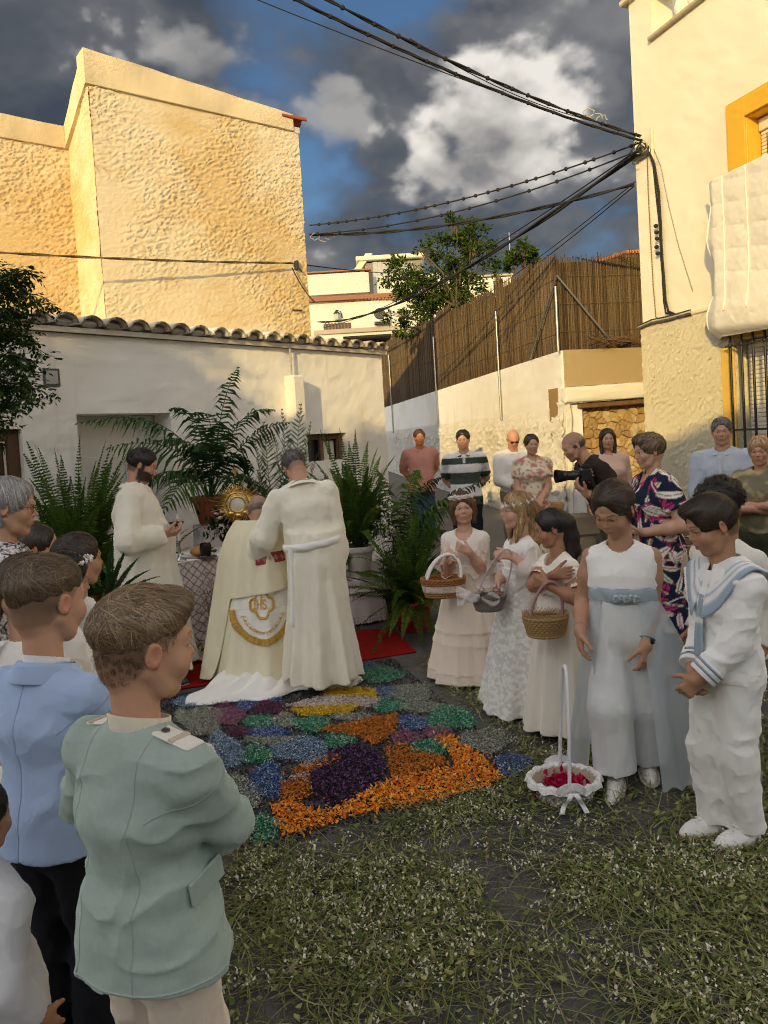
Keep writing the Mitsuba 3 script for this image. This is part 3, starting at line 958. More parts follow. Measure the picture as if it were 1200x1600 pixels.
def bw(s, z, out=0.0):
    return B0 + BD * s + BN * out + A(0, 0, z)


def bpix(x, y, out=0.0):
    v = F0 + CR * (x - 600) / FPX - CU * (y - PPY) / FPX
    t = ((B0 + BN * out - CAM) @ BN) / (v @ BN)
    p = CAM + v * t
    return float((p - B0) @ BD), float(p[2])


YEL = (0.72, 0.42, 0.045)
cream = thing('cream_house', 'cream two storey house with yellow framed windows and a balustraded roof terrace', 'house')
a0, a1 = bpix(1137, 166)
i0, i1 = bpix(1166, 182)
g0, g1 = bpix(1131, 545)
h0 = bpix(1153, 600)[0]
t0, t1 = bpix(1019, 57)
BT = 6.75
up = sbox(0, 2.88, 9, BT).difference(unary_union([sbox(i0, 3.0, i0 + 1.5, i1), sbox(t0, t1, 7.5, BT - .12)]))
low = sbox(0, -.1, 9, 2.875).difference(sbox(h0, .55, h0 + 1.7, 2.50))
part(cream, 'upper_wall', wall2d(up, .30, B0, BD, BN), 'm_cream', False, vc=False)
part(cream, 'lower_wall', wall2d(low, .30, B0 + BN * .025, BD, BN), 'm_stucco', False, vc=False, label='pebbly stucco of the ground floor')
nu, nv = 130, 170
U, V = np.meshgrid(np.linspace(0, 1, nu), np.linspace(0, 1, nv), indexing='ij')
P = B0 + (U * (g0 - .002))[..., None] * BD + (V * 2.86)[..., None] * A(0, 0, 1)
d = .027 + .020 * np.abs(2 * meshkit.fbm(P * 20, 2, 3) - 1) + .010 * meshkit.fbm(P * 45, 2, 5)
m = sheet(lambda a, b: P + d[..., None] * BN, nu, nv)
if np.dot(np.cross(BD, A(0, 0, 1)), BN) < 0:
    m.f = m.f[:, ::-1]
part(cream, 'stucco_coat', m, 'm_stucco', True, vc=False, label='coarse cream stucco beside the ground floor window')
part(cream, 'end_wall', quadbox(bw(0, -.1, -.303), -BN * 5.0, A(0, 0, BT + .1), BD * .3), 'm_cream', False, vc=False)
part(cream, 'floor_slab', quadbox(bw(.35, 5.9, -.35), -BN * 4.5, A(0, 0, .2), BD * 8), 'm_cream', False, vc=False)
part(cream, 'cornice', cat([quadbox(bw(-.10, BT, .07), BD * (t0 + .12), -BN * .45, A(0, 0, .07), (0.62, 0.55, 0.40), .015)]), 'm_ochre', False, label='projecting cornice over the corner pier')
bal = part(cream, 'balustrade', cat([quadbox(bw(t0 - .03, t1 - .05, .055), BD * 5.5, -BN * .40, A(0, 0, .05), (0.45, 0.37, 0.27), .012), quadbox(bw(t0 + .02, BT - .11, .03), BD * 5.5, -BN * .3, A(0, 0, .11), (0.76, 0.70, 0.55), .015)]), 'm_ochre', False)
bprof = [(.02, 0), (.055, 0), (.055, .05), (.032, .07), (.060, .15), (.066, .20), (.045, .28), (.028, .36), (.045, .40), (.055, .45), (.055, .50), (.02, .50)]
for i in range(9):
    hgt = BT - .12 - t1
    part(bal, 'baluster', lathe([(r, z * hgt / .5) for r, z in bprof], 14, (0.80, 0.76, 0.66)).tf(t=bw(t0 + .30 + .21 * i, t1, -.15)), 'm_ochre')
part(cream, 'terrace_wall', quadbox(bw(t0 + .02, 5.95, -1.6), BD * 5, A(0, 0, .55), -BN * .2, (0.33, 0.33, 0.36)), 'm_ochre', False)
# upper window: yellow surround, reveal, roller blind of slats
w = i0 - a0
wk = part(cream, 'window', cat([quadbox(bw(a0, 2.95, .002), BD * w, A(0, 0, a1 - 2.95), BN * .03, YEL, .004), quadbox(bw(i0, i1, .002), BD * 1.5, A(0, 0, a1 - i1), BN * .03, YEL, .004),
                                quadbox(bw(i0 - .001, 2.95, .0), BD * .012, A(0, 0, i1 - 2.95), -BN * .22, YEL), quadbox(bw(i0 + .012, i1 - .012, .0), BD * 1.49, A(0, 0, .013), -BN * .22, YEL)]), 'm_ochre', False, label='upper window with a broad yellow surround')
part(wk, 'blind_box', quadbox(bw(i0 + .02, i1 - .15, -.13), BD * 1.45, A(0, 0, .12), -BN * .06, (0.72, 0.66, 0.48), .006), 'm_gloss', False)
sl_ = []
for k in range(46):
    sl_.append(quadbox(bw(i0 + .03, i1 - .19 - .036 * k, -.150), BD * 1.42, A(0, 0, .030), -BN * .012, (0.70, 0.64, 0.45), .004))
part(wk, 'blind', cat(sl_), 'm_gloss', False, kind='stuff', label='half closed cream roller blind')
part(wk, 'blind_cord', cat([rod(bw(i0 + .12 + q, i1 - .2, -.135), bw(i0 + .12 + q, 3.0, -.135), .004, 4, (0.05, 0.05, 0.05)) for q in (0, .5)]), 'm_matte')
part(wk, 'pane', quadbox(bw(i0 + .02, 3.0, -.19), BD * 1.45, A(0, 0, i1 - 3.0), -BN * .01), 'm_pane', False, vc=False)
# ground floor window: yellow surround, iron grille, drawn blind
wk = part(cream, 'window', cat([quadbox(bw(g0, .4, .027), BD * (h0 - g0), A(0, 0, g1 - .4), BN * .02, (0.70, 0.45, 0.09), .004), quadbox(bw(h0, 2.50, .027), BD * 1.7, A(0, 0, .14), BN * .02, (0.70, 0.45, 0.09), .004)]), 'm_ochre', False, label='ground floor window with yellow surround and black grille')
part(wk, 'blind', cat([quadbox(bw(h0 + .02, .6 + .045 * k, -.13), BD * 1.66, A(0, 0, .041), -BN * .012, (0.66, 0.62, 0.52), .005) for k in range(42)]), 'm_gloss', False, kind='stuff')
part(wk, 'backing', quadbox(bw(h0, .55, -.20), BD * 1.7, A(0, 0, 1.95), -BN * .02, (0.2, 0.19, 0.17)), 'm_matte', False)
for k in range(11):
    part(wk, 'bar', quadbox(bw(h0 + .03 + .15 * k, .62, .11), BD * .022, A(0, 0, 1.98), BN * .022, (0.018, 0.018, 0.020), .003), 'm_gloss', False)
for z in (.75, 1.55, 2.42):
    part(wk, 'rail', quadbox(bw(h0 - .03, z, .113), BD * 1.66, A(0, 0, .018), BN * .014, (0.018, 0.018, 0.020), .003), 'm_gloss', False)
part(wk, 'boss', cat([ball(bw(h0 + .04 + .15 * k, 2.43, .125), .024, (0.018,) * 3, 1) for k in range(11)]), 'm_gloss')
# mortar line, conduit ledges, balcony under the quilt
part(cream, 'string_course', quadbox(bw(.0, 2.865, .026), BD * 9, A(0, 0, .045), BN * .022, (0.70, 0.62, 0.44), .008), 'm_ochre', False)
k0, k1 = bpix(1097, 290, .28)
balc = part(cream, 'balcony', cat([quadbox(bw(k0 + .12, 3.02, .0), BD * 3.2, A(0, 0, .06), BN * .25, (0.6, 0.54, 0.4), .01), quadbox(bw(k0 + .10, k1 - .05, .22), BD * 3.2, A(0, 0, .03), BN * .03, (0.05, 0.05, 0.05)), rod(bw(k0 + .11, k1 - .04, 0), bw(k0 + .11, k1 - .04, .24), .014, 6, (.05,) * 3)]), 'm_matte', False)

qb = bpix(1087, 520, .30)[1] + .02
print('quilt', k0, k1, qb)


def quilt(u, v):
    s = k0 + u * 3.0
    z = k1 + (qb - .10 - k1) * v
    out = .285 + .03 * smooth01(.55, .95, v)
    puff = (np.abs(np.sin(PI * u * 3.0 / .30)) ** .55) * (np.abs(np.sin(PI * (v * 7 - u * 2.2))) ** .35)
    out = out + .013 * puff * (1 - smooth01(.72, .82, v)) + .010 * nz(np.stack([s * 9, z * 9, u * 0], -1), 1.0, 2) + .007 * nz(np.stack([s * 30, z * 30, u * 0], -1), 1.0, 4)
    fold = smooth01(.72, .80, v)
    out = out + fold * (.030 * np.sin(u * 9 + v * 16) * .5 + .010) + .016 * np.sin(u * 15 + 2 * np.sin(v * 5)) * v
    tuck = smooth01(.88, 1.0, v)
    out = out - .07 * tuck ** 1.5
    z = z - .10 * np.sin(PI * np.clip((v - .7) / .3, 0, 1)) * (0.6 + .4 * np.sin(u * 5)) - .035 * np.sin(u * 3.4) * v
    side = np.clip(1 - u / .055, 0, 1)
    out = out - side ** 1.2 * (.20 + .06 * np.sin(v * 14)) * (.35 + .65 * smooth01(.35, .7, v))
    s = s + side * (.03 - .16 * smooth01(.5, .85, v)) + .02 * np.sin(v * 11) * side
    return B0 + s[..., None] * BD + out[..., None] * BN + z[..., None] * A(0, 0, 1)


qm = sheet(quilt, 190, 110)
qm.c = A(0.70, 0.665, 0.58) * (0.93 + .14 * meshkit.fbm(qm.v * 30, 3, 3))[:, None]
qt = solo('quilt', thick(qm, .012), 'cream quilted bedspread hung over the balcony of the cream house', 'bedspread', 'm_satin')
for uu in (.004, .1, .2, .3, .4):
    vv = np.linspace(0, .80 if uu > .01 else .95, 60)
    p_ = quilt(np.full(60, uu), vv) + BN * .022
    part(qt, 'piping', tube(p_, .008, 5, (0.82, 0.79, 0.72)), 'm_satin')

# bundles of cable on the cream house
s0, z0 = bpix(1012, 222)
conn = thing('cable_bundle', 'tangled bundle of black cables fixed down the corner of the cream house', 'cables')
path = [bpix(*q) for q in ((1015, 228), (1026, 258), (1032, 300), (1036, 350), (1038, 400), (1040, 440), (1043, 470), (1046, 488), (1062, 493), (1084, 491))]
for j in range(4):
    part(conn, 'cable', tube([bw(s + r3.normal(0, .010) + .012 * (j - 1.5), z + r3.normal(0, .008), .03 + .012 * (j % 2)) for s, z in path], .0095, 6, (0.035, 0.033, 0.032)), 'm_matte')
for q in ((1033, 352), (1034, 362), (1035, 372), (1034, 385), (1036, 395)):
    s, z = bpix(*q)
    part(conn, 'splice', ball(bw(s - .03, z, .05), (.028, .03, .024), (0.03,) * 3, 1), 'm_matte')
path = [bpix(*q) for q in ((1013, 235), (1015, 300), (1019, 380), (1023, 450), (1027, 496), (1044, 498))]
part(conn, 'cable', tube([bw(s, z, .02) for s, z in path], .007, 6, (0.22, 0.16, 0.10)), 'm_matte')
path = [bpix(*q) for q in ((1020, 225), (1034, 260), (1046, 320), (1062, 385), (1084, 455))]
part(conn, 'cable', tube([bw(s, z, .015) for s, z in path], .004, 5, (0.25, 0.22, 0.17)), 'm_matte')
path = [bpix(*q) for q in ((1004, 513), (1025, 504), (1050, 499), (1086, 489))]
for j in range(3):
    part(conn, 'cable', tube([bw(s, z + .022 * j - .01, .060 + .01 * (j % 2)) for s, z in path], .009, 6, [(0.10, 0.09, 0.08), (0.45, 0.40, 0.30), (0.05, 0.05, 0.05)][j]), 'm_matte')
for j in range(9):
    a_ = r3.uniform(0, 2 * PI)
    c_ = bw(s0 - .03 + r3.normal(0, .05), z0 - .02 + r3.normal(0, .06), .07)
    ang = np.linspace(0, 1.5 * PI, 12) + a_
    R_ = .05 + .05 * r3.random()
    part(conn, 'coil', tube([c_ + BD * R_ * math.cos(t) + A(0, 0, 1) * R_ * .8 * math.sin(t) + BN * .03 * math.sin(2 * t) for t in ang], .006, 5, (0.05, 0.048, 0.045) if j % 3 else (0.42, 0.38, 0.30)), 'm_matte')
part(conn, 'bracket', quadbox(bw(s0 - .2, z0 - .16, .001), BD * .30, A(0, 0, .05), BN * .06, (0.20, 0.19, 0.18), .006), 'm_steel', False)
part(conn, 'conduit', rod(bw(s0 + .10, z0 - .25, .02), bw(s0 + .10, z0 + .12, .02), .022, 8, (0.66, 0.60, 0.44)), 'm_ochre')


def cable(a, b, sag, r=.009, n=2, label='', knots=0, c=(0.028, 0.028, 0.03), seed=0):
    r_ = np.random.default_rng(seed)
    t = np.linspace(0, 1, 30)
    k = thing('overhead_cable', label, 'cable', None)
    base = a + np.outer(t, b - a) - np.outer(4 * sag * t * (1 - t), A(0, 0, 1))
    side = unit(np.cross(b - a, A(0, 0, 1)))
    ms = []
    for j in range(n):
        off = np.outer(r * 1.1 * np.cos(t * 26 + j * 2 * PI / n), side) + np.outer(r * 1.1 * np.sin(t * 26 + j * 2 * PI / n), A(0, 0, 1))
        ms.append(tube(base + (off if n > 1 else 0), r, 6, c))
    part(k, 'strand', cat(ms), 'm_matte')
    if knots:
        q = []
        for tt in np.linspace(.03, .97, knots) + r_.uniform(-.01, .01, knots):
            p_ = a + tt * (b - a) - A(0, 0, 4 * sag * tt * (1 - tt))
            q.append(ball(p_, (r * 2.6, r * 2.6, r * 2.6), c, 1))
        part(k, 'tie', cat(q), 'm_matte', kind='stuff')
    return k


J1 = bw(s0 - .02, z0 + .02, .08)
cable(at(330, -30, 8.0), bw(*bpix(985, 214), .05), .05, .006, 1, 'thin single cable crossing the sky highest on the left', 0, seed=1)
cable(at(440, -12, 6.5), J1, .10, .008, 3, 'thick twisted cable running from the top edge to the cream house', 14, seed=2)
cable(at(472, -22, 6.6), J1 + A(0, 0, .05), .10, .009, 2, 'knotted cable just above the thick twisted one', 16, seed=3)
cable(at(640, 60, 7.9), at(930, 190, 9.0), .10, .005, 1, 'thin slack cable loop beneath the topmost cables', 0, seed=4)
TE = T0 + TU * (TL + .01) + TN * .0
cable(at(484, 352, 11.9), J1 - A(0, 0, .02), .16, .010, 1, 'beaded cable from the ochre house to the cream house, the upper of three', 26, seed=5)
cable(at(484, 366, 11.95), J1 - A(0, 0, .10), .20, .010, 1, 'middle cable from the ochre house to the cream house', 12, seed=6)
cable(at(485, 367, 12.0), bw(*bpix(994, 288), .03), .16, .012, 2, 'lowest doubled cable from the ochre house to the cream house', 0, seed=7)
cable(at(497, 503, 27.5), J1 - A(0, 0, .12), .55, .018, 2, 'heavy cable sloping down to the far white house', 0, seed=8)
cable(at(505, 512, 27.4), J1 - A(0, 0, .08), .35, .009, 1, 'thin cable sloping down beside the heavy one', 0, seed=9)
cable(at(640, 528, 26.0), bw(*bpix(994, 291), .03), .3, .007, 1, 'thin cable low over the reed fence', 0, seed=10)
cable(at(620, 530, 26.0), bw(*bpix(996, 284), .03), .3, .006, 1, 'second thin cable low over the reed fence', 0, seed=11)
cable(at(-60, 391, 8.6), at(455, 411, 11.6), .03, .009, 2, 'cable along the front of the ochre house', 0, c=(0.12, 0.09, 0.05), seed=12)
cable(at(455, 411, 11.65), at(640, 427, 26.5), .05, .010, 1, 'cable from the bracket of the ochre house to the far houses', 0, seed=13)
cable(at(456, 418, 11.62), at(492, 472, 11.75), .06, .010, 1, 'short drooping cable end at the corner of the ochre house', 0, seed=14)
ck = thing('cable_clutter', 'pale frayed wire knots on the cables by the ochre house', 'wire')
for j, (x, y, d_) in enumerate(((492, 367, 11.9), (505, 368, 11.9), (515, 366, 11.9), (920, 172, 9.0), (932, 180, 9.05), (940, 183, 9.1))):
    c_ = at(x, y, d_)
    part(ck, 'loop', tube([c_ + A(.07 * math.cos(t), 0, .05 * math.sin(t) - .03) + r3.normal(0, .008, 3) for t in np.linspace(0, 1.7 * PI, 10)], .006, 5, (0.45, 0.41, 0.34)), 'm_matte')

# ------------------------------------------------------------------ far white houses
WHT = (0.72, 0.69, 0.60)


def fbox(x0, y0, x1, y1, d, dep, c, bev=0.0, yo=0.0):
    """a far block whose front spans the photo rectangle at distance d"""
    a, b = at(x0, y1, d), at(x1, y0, d)
    return quadbox(A(a[0], d - yo, a[2]), A(b[0] - a[0], 0, 0), A(0, 0, b[2] - a[2]), A(0, dep, 0), c, bev)


far = thing('far_house', 'white house with air conditioner and flat roofs far behind the ochre house', 'house')
o_, e_ = at(470, 700, 29), at(700, 463, 29)
part(far, 'wall', quadbox(A(o_[0], 29, 0), A(e_[0] - o_[0], 0, 0), A(0, 0, e_[2]), A(0, 8, 0), WHT), 'm_ochre', False)
part(far, 'upper_wall', fbox(480, 424, 578, 462, 29.3, 5, WHT), 'm_ochre', False)
part(far, 'upper_wall', fbox(578, 425, 700, 462, 29.6, 5, WHT), 'm_ochre', False)
part(far, 'parapet', fbox(480, 421, 580, 425, 29.25, .3, (0.35, 0.17, 0.10)), 'm_clay', False)
cn = part(far, 'cornice', fbox(480, 462, 640, 465, 28.85, .3, (0.30, 0.14, 0.09)), 'm_clay', False)
for i in range(24):
    part(cn, 'tile', fbox(492 + 5.5 * i, 464, 495.6 + 5.5 * i, 467.5, 28.87, .2, (0.36, 0.16, 0.10)), 'm_clay', False)
part(far, 'drain_pipe', fbox(578, 425, 582, 462, 29.2, .1, (0.08, 0.08, 0.09)), 'm_matte', False)
pent = part(far, 'penthouse', fbox(572, 406, 660, 448, 31.5, 4, (0.26, 0.24, 0.21)), 'm_ochre', False, label='glazed penthouse under a flat cream roof')
part(pent, 'roof', fbox(556, 394, 664, 407, 31.3, 4.6, (0.74, 0.68, 0.52), .02), 'm_ochre', False)
sl0 = at(551, 424, 31.4)
part(pent, 'sloping_beam', quadbox(sl0, at(571, 396, 31.4) - sl0, A(.28, 0, 0), A(0, 4.4, 0), (0.74, 0.68, 0.52)), 'm_ochre', False)
for i in range(9):
    part(pent, 'pane', fbox(584 + 7 * i, 409, 589 + 7 * i, 440, 31.47, .03, (0.36, 0.36, 0.34)), 'm_gloss', False)
win = part(far, 'window', fbox(506, 504, 548, 516, 28.97, .05, (0.03, 0.025, 0.02)), 'm_gloss', False)
for i in range(8):
    part(win, 'bar', fbox(508 + 5 * i, 504, 509.4 + 5 * i, 516, 28.93, .03, (0.20, 0.12, 0.08)), 'm_matte', False)
part(far, 'sill', fbox(490, 514, 640, 516.5, 28.9, .2, (0.45, 0.38, 0.30)), 'm_ochre', False)
ac = thing('air_conditioner', 'white air conditioner unit on the wall of the far house', 'air conditioner')
part(ac, 'case', fbox(584, 479, 608, 503, 28.75, .25, (0.74, 0.73, 0.68), .02), 'm_gloss', False)
c_ = at(593, 490, 28.73)
part(ac, 'fan_grille', lathe([(0, 0), (.21, 0), (.21, .02), (.19, .03), (.17, .012), (0, .012)], 24, (0.06, 0.065, 0.07)).tf(rotx(PI / 2), c_), 'm_matte')
for i in range(3):
    R_ = .06 + .05 * i
    part(ac, 'ring', tube([c_ + A(R_ * math.cos(t), -.035, R_ * math.sin(t)) for t in np.linspace(0, 2 * PI, 20)], .006, 4, (0.30, 0.31, 0.32)), 'm_gloss')
part(ac, 'badge', fbox(601, 482, 607, 484, 28.745, .01, (0.06, 0.22, 0.42)), 'm_gloss', False)
part(ac, 'bracket', fbox(585, 503.5, 610, 506, 28.75, .25, (0.10, 0.10, 0.10)), 'm_matte', False)
lamp = thing('wall_lantern', 'small iron wall lantern on the far house', 'lantern')
c_ = at(526, 493, 28.75)
part(lamp, 'glass', lathe([(.07, -.16), (.12, .05), (.07, .09)], 6, (0.5, 0.5, 0.48), c_), 'm_gloss', False)
part(lamp, 'cap', lathe([(.14, .06), (.05, .16), (.01, .22)], 6, (0.04, 0.04, 0.04), c_), 'm_matte', False)
part(lamp, 'arm', tube([c_ + A(0, 0, .2), c_ + A(.15, .1, .16), c_ + A(.2, .24, -.05)], .018, 6, (0.04, 0.04, 0.04)), 'm_matte')
shed = thing('far_shed', 'low dark roofed shed below the far house', 'shed')
part(shed, 'wall', fbox(470, 529, 700, 760, 27.6, 1.2, WHT), 'm_ochre', False)
part(shed, 'roof', fbox(536, 521, 612, 530, 27.2, 1.6, (0.035, 0.03, 0.028), .03), 'm_matte', False)
fw = thing('far_house', 'second white house showing over the reed fence behind the tree', 'house')
part(fw, 'wall', fbox(700, 432, 800, 640, 33, 6, (0.74, 0.70, 0.58)), 'm_ochre', False)
part(fw, 'coping', fbox(698, 429.5, 802, 433, 32.95, 6.1, (0.5, 0.44, 0.34)), 'm_ochre', False)
rf = thing('far_house', 'house with an orange tiled roof peeping out beside the cream house', 'house')
c_ = at(990, 395, 24)
part(rf, 'wall', quadbox(A(c_[0] - .12, 24.3, 0), A(4, 0, 0), A(0, 0, c_[2] + .02), A(0, 4, 0), (0.62, 0.5, 0.3)), 'm_ochre', False)
part(rf, 'roof', quadbox(A(c_[0] - .2, 24.1, c_[2] + .022), A(4.2, 0, 0), A(0, 4.2, .6), A(0, 0, .09), (0.48, 0.16, 0.06)), 'm_clay', False)
ant = thing('tv_antenna', 'television antenna standing behind the reed fence', 'antenna')
c_ = at(796, 380, 26)
part(ant, 'mast', rod(A(c_[0], 26, 2.5), c_ + A(0, 0, .35), .022, 6, (0.25, 0.26, 0.28)), 'm_steel')
for i in range(7):
    part(ant, 'element', rod(c_ + A(-.34, 0, .30 - .09 * i), c_ + A(.34, 0, .36 - .09 * i), .008, 4, (0.25, 0.26, 0.28)), 'm_steel')

# ------------------------------------------------------------------ trees and foliage


def leaves(P, N_, L, W, cols, r):
    """small folded leaves: P points, N_ outward axes"""
    n = len(P)
    ax = N_ + r.normal(0, .75, (n, 3))
    ax /= np.linalg.norm(ax, axis=1, keepdims=True)
    s = np.cross(ax, r.normal(0, 1, (n, 3)))
    s /= np.linalg.norm(s, axis=1, keepdims=True) + 1e-9
    up_ = np.cross(ax, s)
    l = L * r.uniform(.7, 1.25, n)[:, None]
    w = W * r.uniform(.7, 1.2, n)[:, None]
    v = np.stack([P, P + ax * l * .45 + s * w + up_ * w * .35, P + ax * l, P + ax * l * .45 - s * w + up_ * w * .35], 1).reshape(-1, 3)
    i = np.arange(n)[:, None] * 4
    f = np.vstack([i + A(0, 1, 2).astype(int), i + A(0, 2, 3).astype(int)])
    c = np.asarray(cols)[r.integers(len(cols), size=n)] * r.uniform(.75, 1.2, (n, 1))
    return Mesh(v, f, np.repeat(c, 4, 0))


def tree(name, label, base, top, limbs, blobs, nleaf, L, W, cols, seed, tr=.09, cat_='tree'):
    r = np.random.default_rng(seed)
    k = thing(name, label, cat_)
    base, top = np.asarray(base, float), np.asarray(top, float)
    t = np.linspace(0, 1, 8)
    trunk = base + np.outer(t, top - base) + np.outer(np.sin(t * PI), r.normal(0, .08, 3) * A(1, 1, 0))
    ms = [tube(trunk, tr * (1 - .55 * t), 9, (0.13, 0.10, 0.075))]
    pts = []
    for c, rad in blobs:
        c, rad = np.asarray(c, float), np.asarray(rad, float)
        a = trunk[r.integers(4, 8)]
        m = (a + c) / 2 + r.normal(0, .12, 3)
        ms.append(tube([a, m, c], [tr * .42, tr * .28, tr * .12], 6, (0.13, 0.10, 0.075)))
        for q in range(limbs):
            e = c + r.normal(0, .6, 3) * rad
            ms.append(tube([c * .7 + a * .3, (c + e) / 2, e], [tr * .14, tr * .09, tr * .04], 4, (0.14, 0.11, 0.07)))
    part(k, 'trunk', cat(ms), 'm_matte')
    vol = np.array([np.prod(b[1]) for b in blobs])
    for (c, rad), share in zip(blobs, vol / vol.sum()):
        n = int(nleaf * share)
        cl = r.normal(0, 1, (max(6, n // 34), 3))
        cl /= np.linalg.norm(cl, axis=1, keepdims=True)
        cl *= r.uniform(.25, 1.05, (len(cl), 1)) ** .6
        ch = cl[r.integers(len(cl), size=n)]
        p_ = ch + r.normal(0, .13, (n, 3))
        pts.append((np.asarray(c) + p_ * rad, p_ / np.linalg.norm(p_, axis=1, keepdims=True) + A(0, 0, -.1)))
    P_ = np.vstack([q[0] for q in pts])
    N_ = np.vstack([q[1] for q in pts])
    part(k, 'crown', leaves(P_, N_, L, W, cols, r), 'm_leaf', False)
    return k


LC = [(0.050, 0.085, 0.018), (0.070, 0.115, 0.022), (0.10, 0.14, 0.03), (0.032, 0.055, 0.014)]
D_ = 20.0
bl = [(at(x, y, D_ + dd), (rx * D_ / FPX, rx * D_ / FPX * .9, ry * D_ / FPX)) for x, y, rx, ry, dd in ((628, 432, 36, 32, 0), (660, 470, 44, 40, .4), (700, 395, 34, 36, .3), (742, 372, 36, 26, 0), (712, 350, 22, 14, .2), (752, 405, 26, 40, .2), (690, 440, 40, 40, .6), (725, 450, 36, 40, .3), (640, 512, 26, 20, 0), (655, 388, 16, 10, 0), (620, 488, 22, 18, .2))]
b_ = at(722, 560, D_)
tree('citrus_tree', 'leafy green citrus tree rising behind the reed fence', A(b_[0], D_ + .3, 0), at(712, 430, D_ + .3), 5, bl, 9000, .115, .030, LC, 5, .10)
bl = [(at(x, y, 19), (rx * 19 / FPX, rx * 19 / FPX, ry * 19 / FPX)) for x, y, rx, ry in ((815, 396, 20, 14), (800, 412, 14, 10), (832, 408, 14, 10), (818, 380, 9, 9))]
b_ = at(816, 500, 19)
tree('citrus_tree', 'tip of a small tree just showing above the reed fence', A(b_[0], 19.2, 0), at(816, 405, 19.2), 4, bl, 1500, .11, .028, LC, 6, .06)


def spray(p0, dirs, r, L=.75, cols=LC, nl=11):
    """a drooping twig of pinnate leaves; returns (twig, leaflets)"""
    t = np.linspace(0, 1, 9)
    ax = unit(dirs)
    P = p0 + np.outer(t * L, ax) + np.outer(-(t ** 2) * L * .38, A(0, 0, 1)) + np.outer(np.sin(t * 5 + r.random() * 6) * .02, r.normal(0, 1, 3))
    tw = tube(P, np.linspace(.005, .0015, 9), 4, (0.08, 0.075, 0.03))
    V_, C_ = [], []
    for i in range(1, 9):
        for sgn in (-1, 1):
            if r.random() < .12:
                continue
            d = unit(P[i] - P[i - 1])
            s = unit(np.cross(d, A(0, 0, 1)) * sgn + r.normal(0, .35, 3) + A(0, 0, -.25))
            La = r.uniform(.07, .13)
            for q in range(3):
                for sg2 in ((-1, 1) if q < 2 else (0,)):
                    o_ = P[i] + s * La * (.35 + .28 * q)
                    dd = unit(s + sg2 * .9 * np.cross(s, A(0, 0, 1)) + A(0, 0, -.25))
                    w = unit(np.cross(dd, A(0, 0, 1) + r.normal(0, .3, 3))) * r.uniform(.008, .012)
                    l = r.uniform(.032, .052)
                    V_.append([o_, o_ + dd * l * .45 + w, o_ + dd * l, o_ + dd * l * .45 - w])
                    C_.append(A(*cols[r.integers(len(cols))]) * r.uniform(.7, 1.2))
    V_ = np.array(V_)
    i = np.arange(len(V_))[:, None] * 4
    return tw, Mesh(V_.reshape(-1, 3), np.vstack([i + A(0, 1, 2).astype(int), i + A(0, 2, 3).astype(int)]), np.repeat(np.array(C_), 4, 0))


r5 = np.random.default_rng(15)
vine = thing('climbing_jasmine', 'drooping jasmine branches with fine dark leaves at the left edge', 'plant')
DK = [(0.032, 0.062, 0.016), (0.045, 0.085, 0.022), (0.024, 0.046, 0.014)]
stem0 = at(-60, 560, 5.0)
part(vine, 'stem', cat([tube([A(stem0[0] - .3, 5.0, 0), A(stem0[0] - .15, 5.0, 1.5), at(-40, 560, 5.0), at(-10, 450, 5.1)], [.03, .025, .018, .01], 7, (0.10, 0.08, 0.05)), tube([at(-40, 580, 5.0), at(-10, 600, 5.05), at(20, 620, 5.1)], [.012, .008, .004], 5, (0.10, 0.08, 0.05))]), 'm_matte')
for j in range(105):
    y = r5.uniform(420, 660)
    x = r5.uniform(-60, 36 - abs(y - 500) * .10)
    p_ = at(x, y, 5.0 + r5.normal(0, .18))
    tw, lf = spray(p_, A(r5.uniform(-.3, 1.0), r5.normal(0, .35), r5.uniform(-.25, .55)), r5, r5.uniform(.14, .30), DK)
    b_k = part(vine, 'branch', tw, 'm_matte')
    part(b_k, 'leaves', lf, 'm_leaf', False, kind='stuff')

# ------------------------------------------------------------------ the street behind the camera: houses and a tree that shade the square
tree('street_tree', 'street tree behind the viewer whose crown shades the white house', A(-6.4, -2.2, 0), A(-6.2, -2.0, 4.4), 5, [((-6.35, -2.0, 5.35), (1.0, .8, .72)), ((-7.2, -2.0, 5.2), (.9, .8, .8)), ((-5.55, -2.0, 5.15), (.55, .5, .38)), ((-5.05, -2.0, 4.95), (.35, .4, .22))], 5200, .13, .032, LC, 9, .11)
hA = thing('house_across', 'plain white house across the square behind the viewer, the taller one', 'house')
yb = -9.0


def plain_house(k, x0, x1, h, dep=7.0, wins=()):
    pg = sbox(0, 0, x1 - x0, h)
    hs = [sbox(a, b, a + .9, b + 1.2) for a, b in wins]
    pg = pg.difference(unary_union(hs)) if hs else pg
    part(k, 'wall', wall2d(pg, .3, A(x0, yb, 0), A(1, 0, 0), A(0, 1, 0), WHT), 'm_ochre', False)
    part(k, 'wall', quadbox(A(x0, yb - .303, 0), A(x1 - x0, 0, 0), A(0, 0, h - .01), A(0, -dep, 0), WHT), 'm_ochre', False)
    for a, b in wins:
        w_ = part(k, 'window', quadbox(A(x0 + a, yb - .2, b), A(.9, 0, 0), A(0, 0, 1.2), A(0, -.05, 0), (0.2, 0.12, 0.07), .01), 'm_matte', False)
        part(w_, 'pane', quadbox(A(x0 + a + .06, yb - .198, b + .06), A(.78, 0, 0), A(0, 0, 1.08), A(0, .005, 0)), 'm_pane', False, vc=False)
    part(k, 'roof', quadbox(A(x0 - .1, yb + .12, h), A(x1 - x0 + .2, 0, 0), A(0, 0, .06), A(0, -dep - .4, 0), (0.42, 0.19, 0.11)), 'm_clay', False)


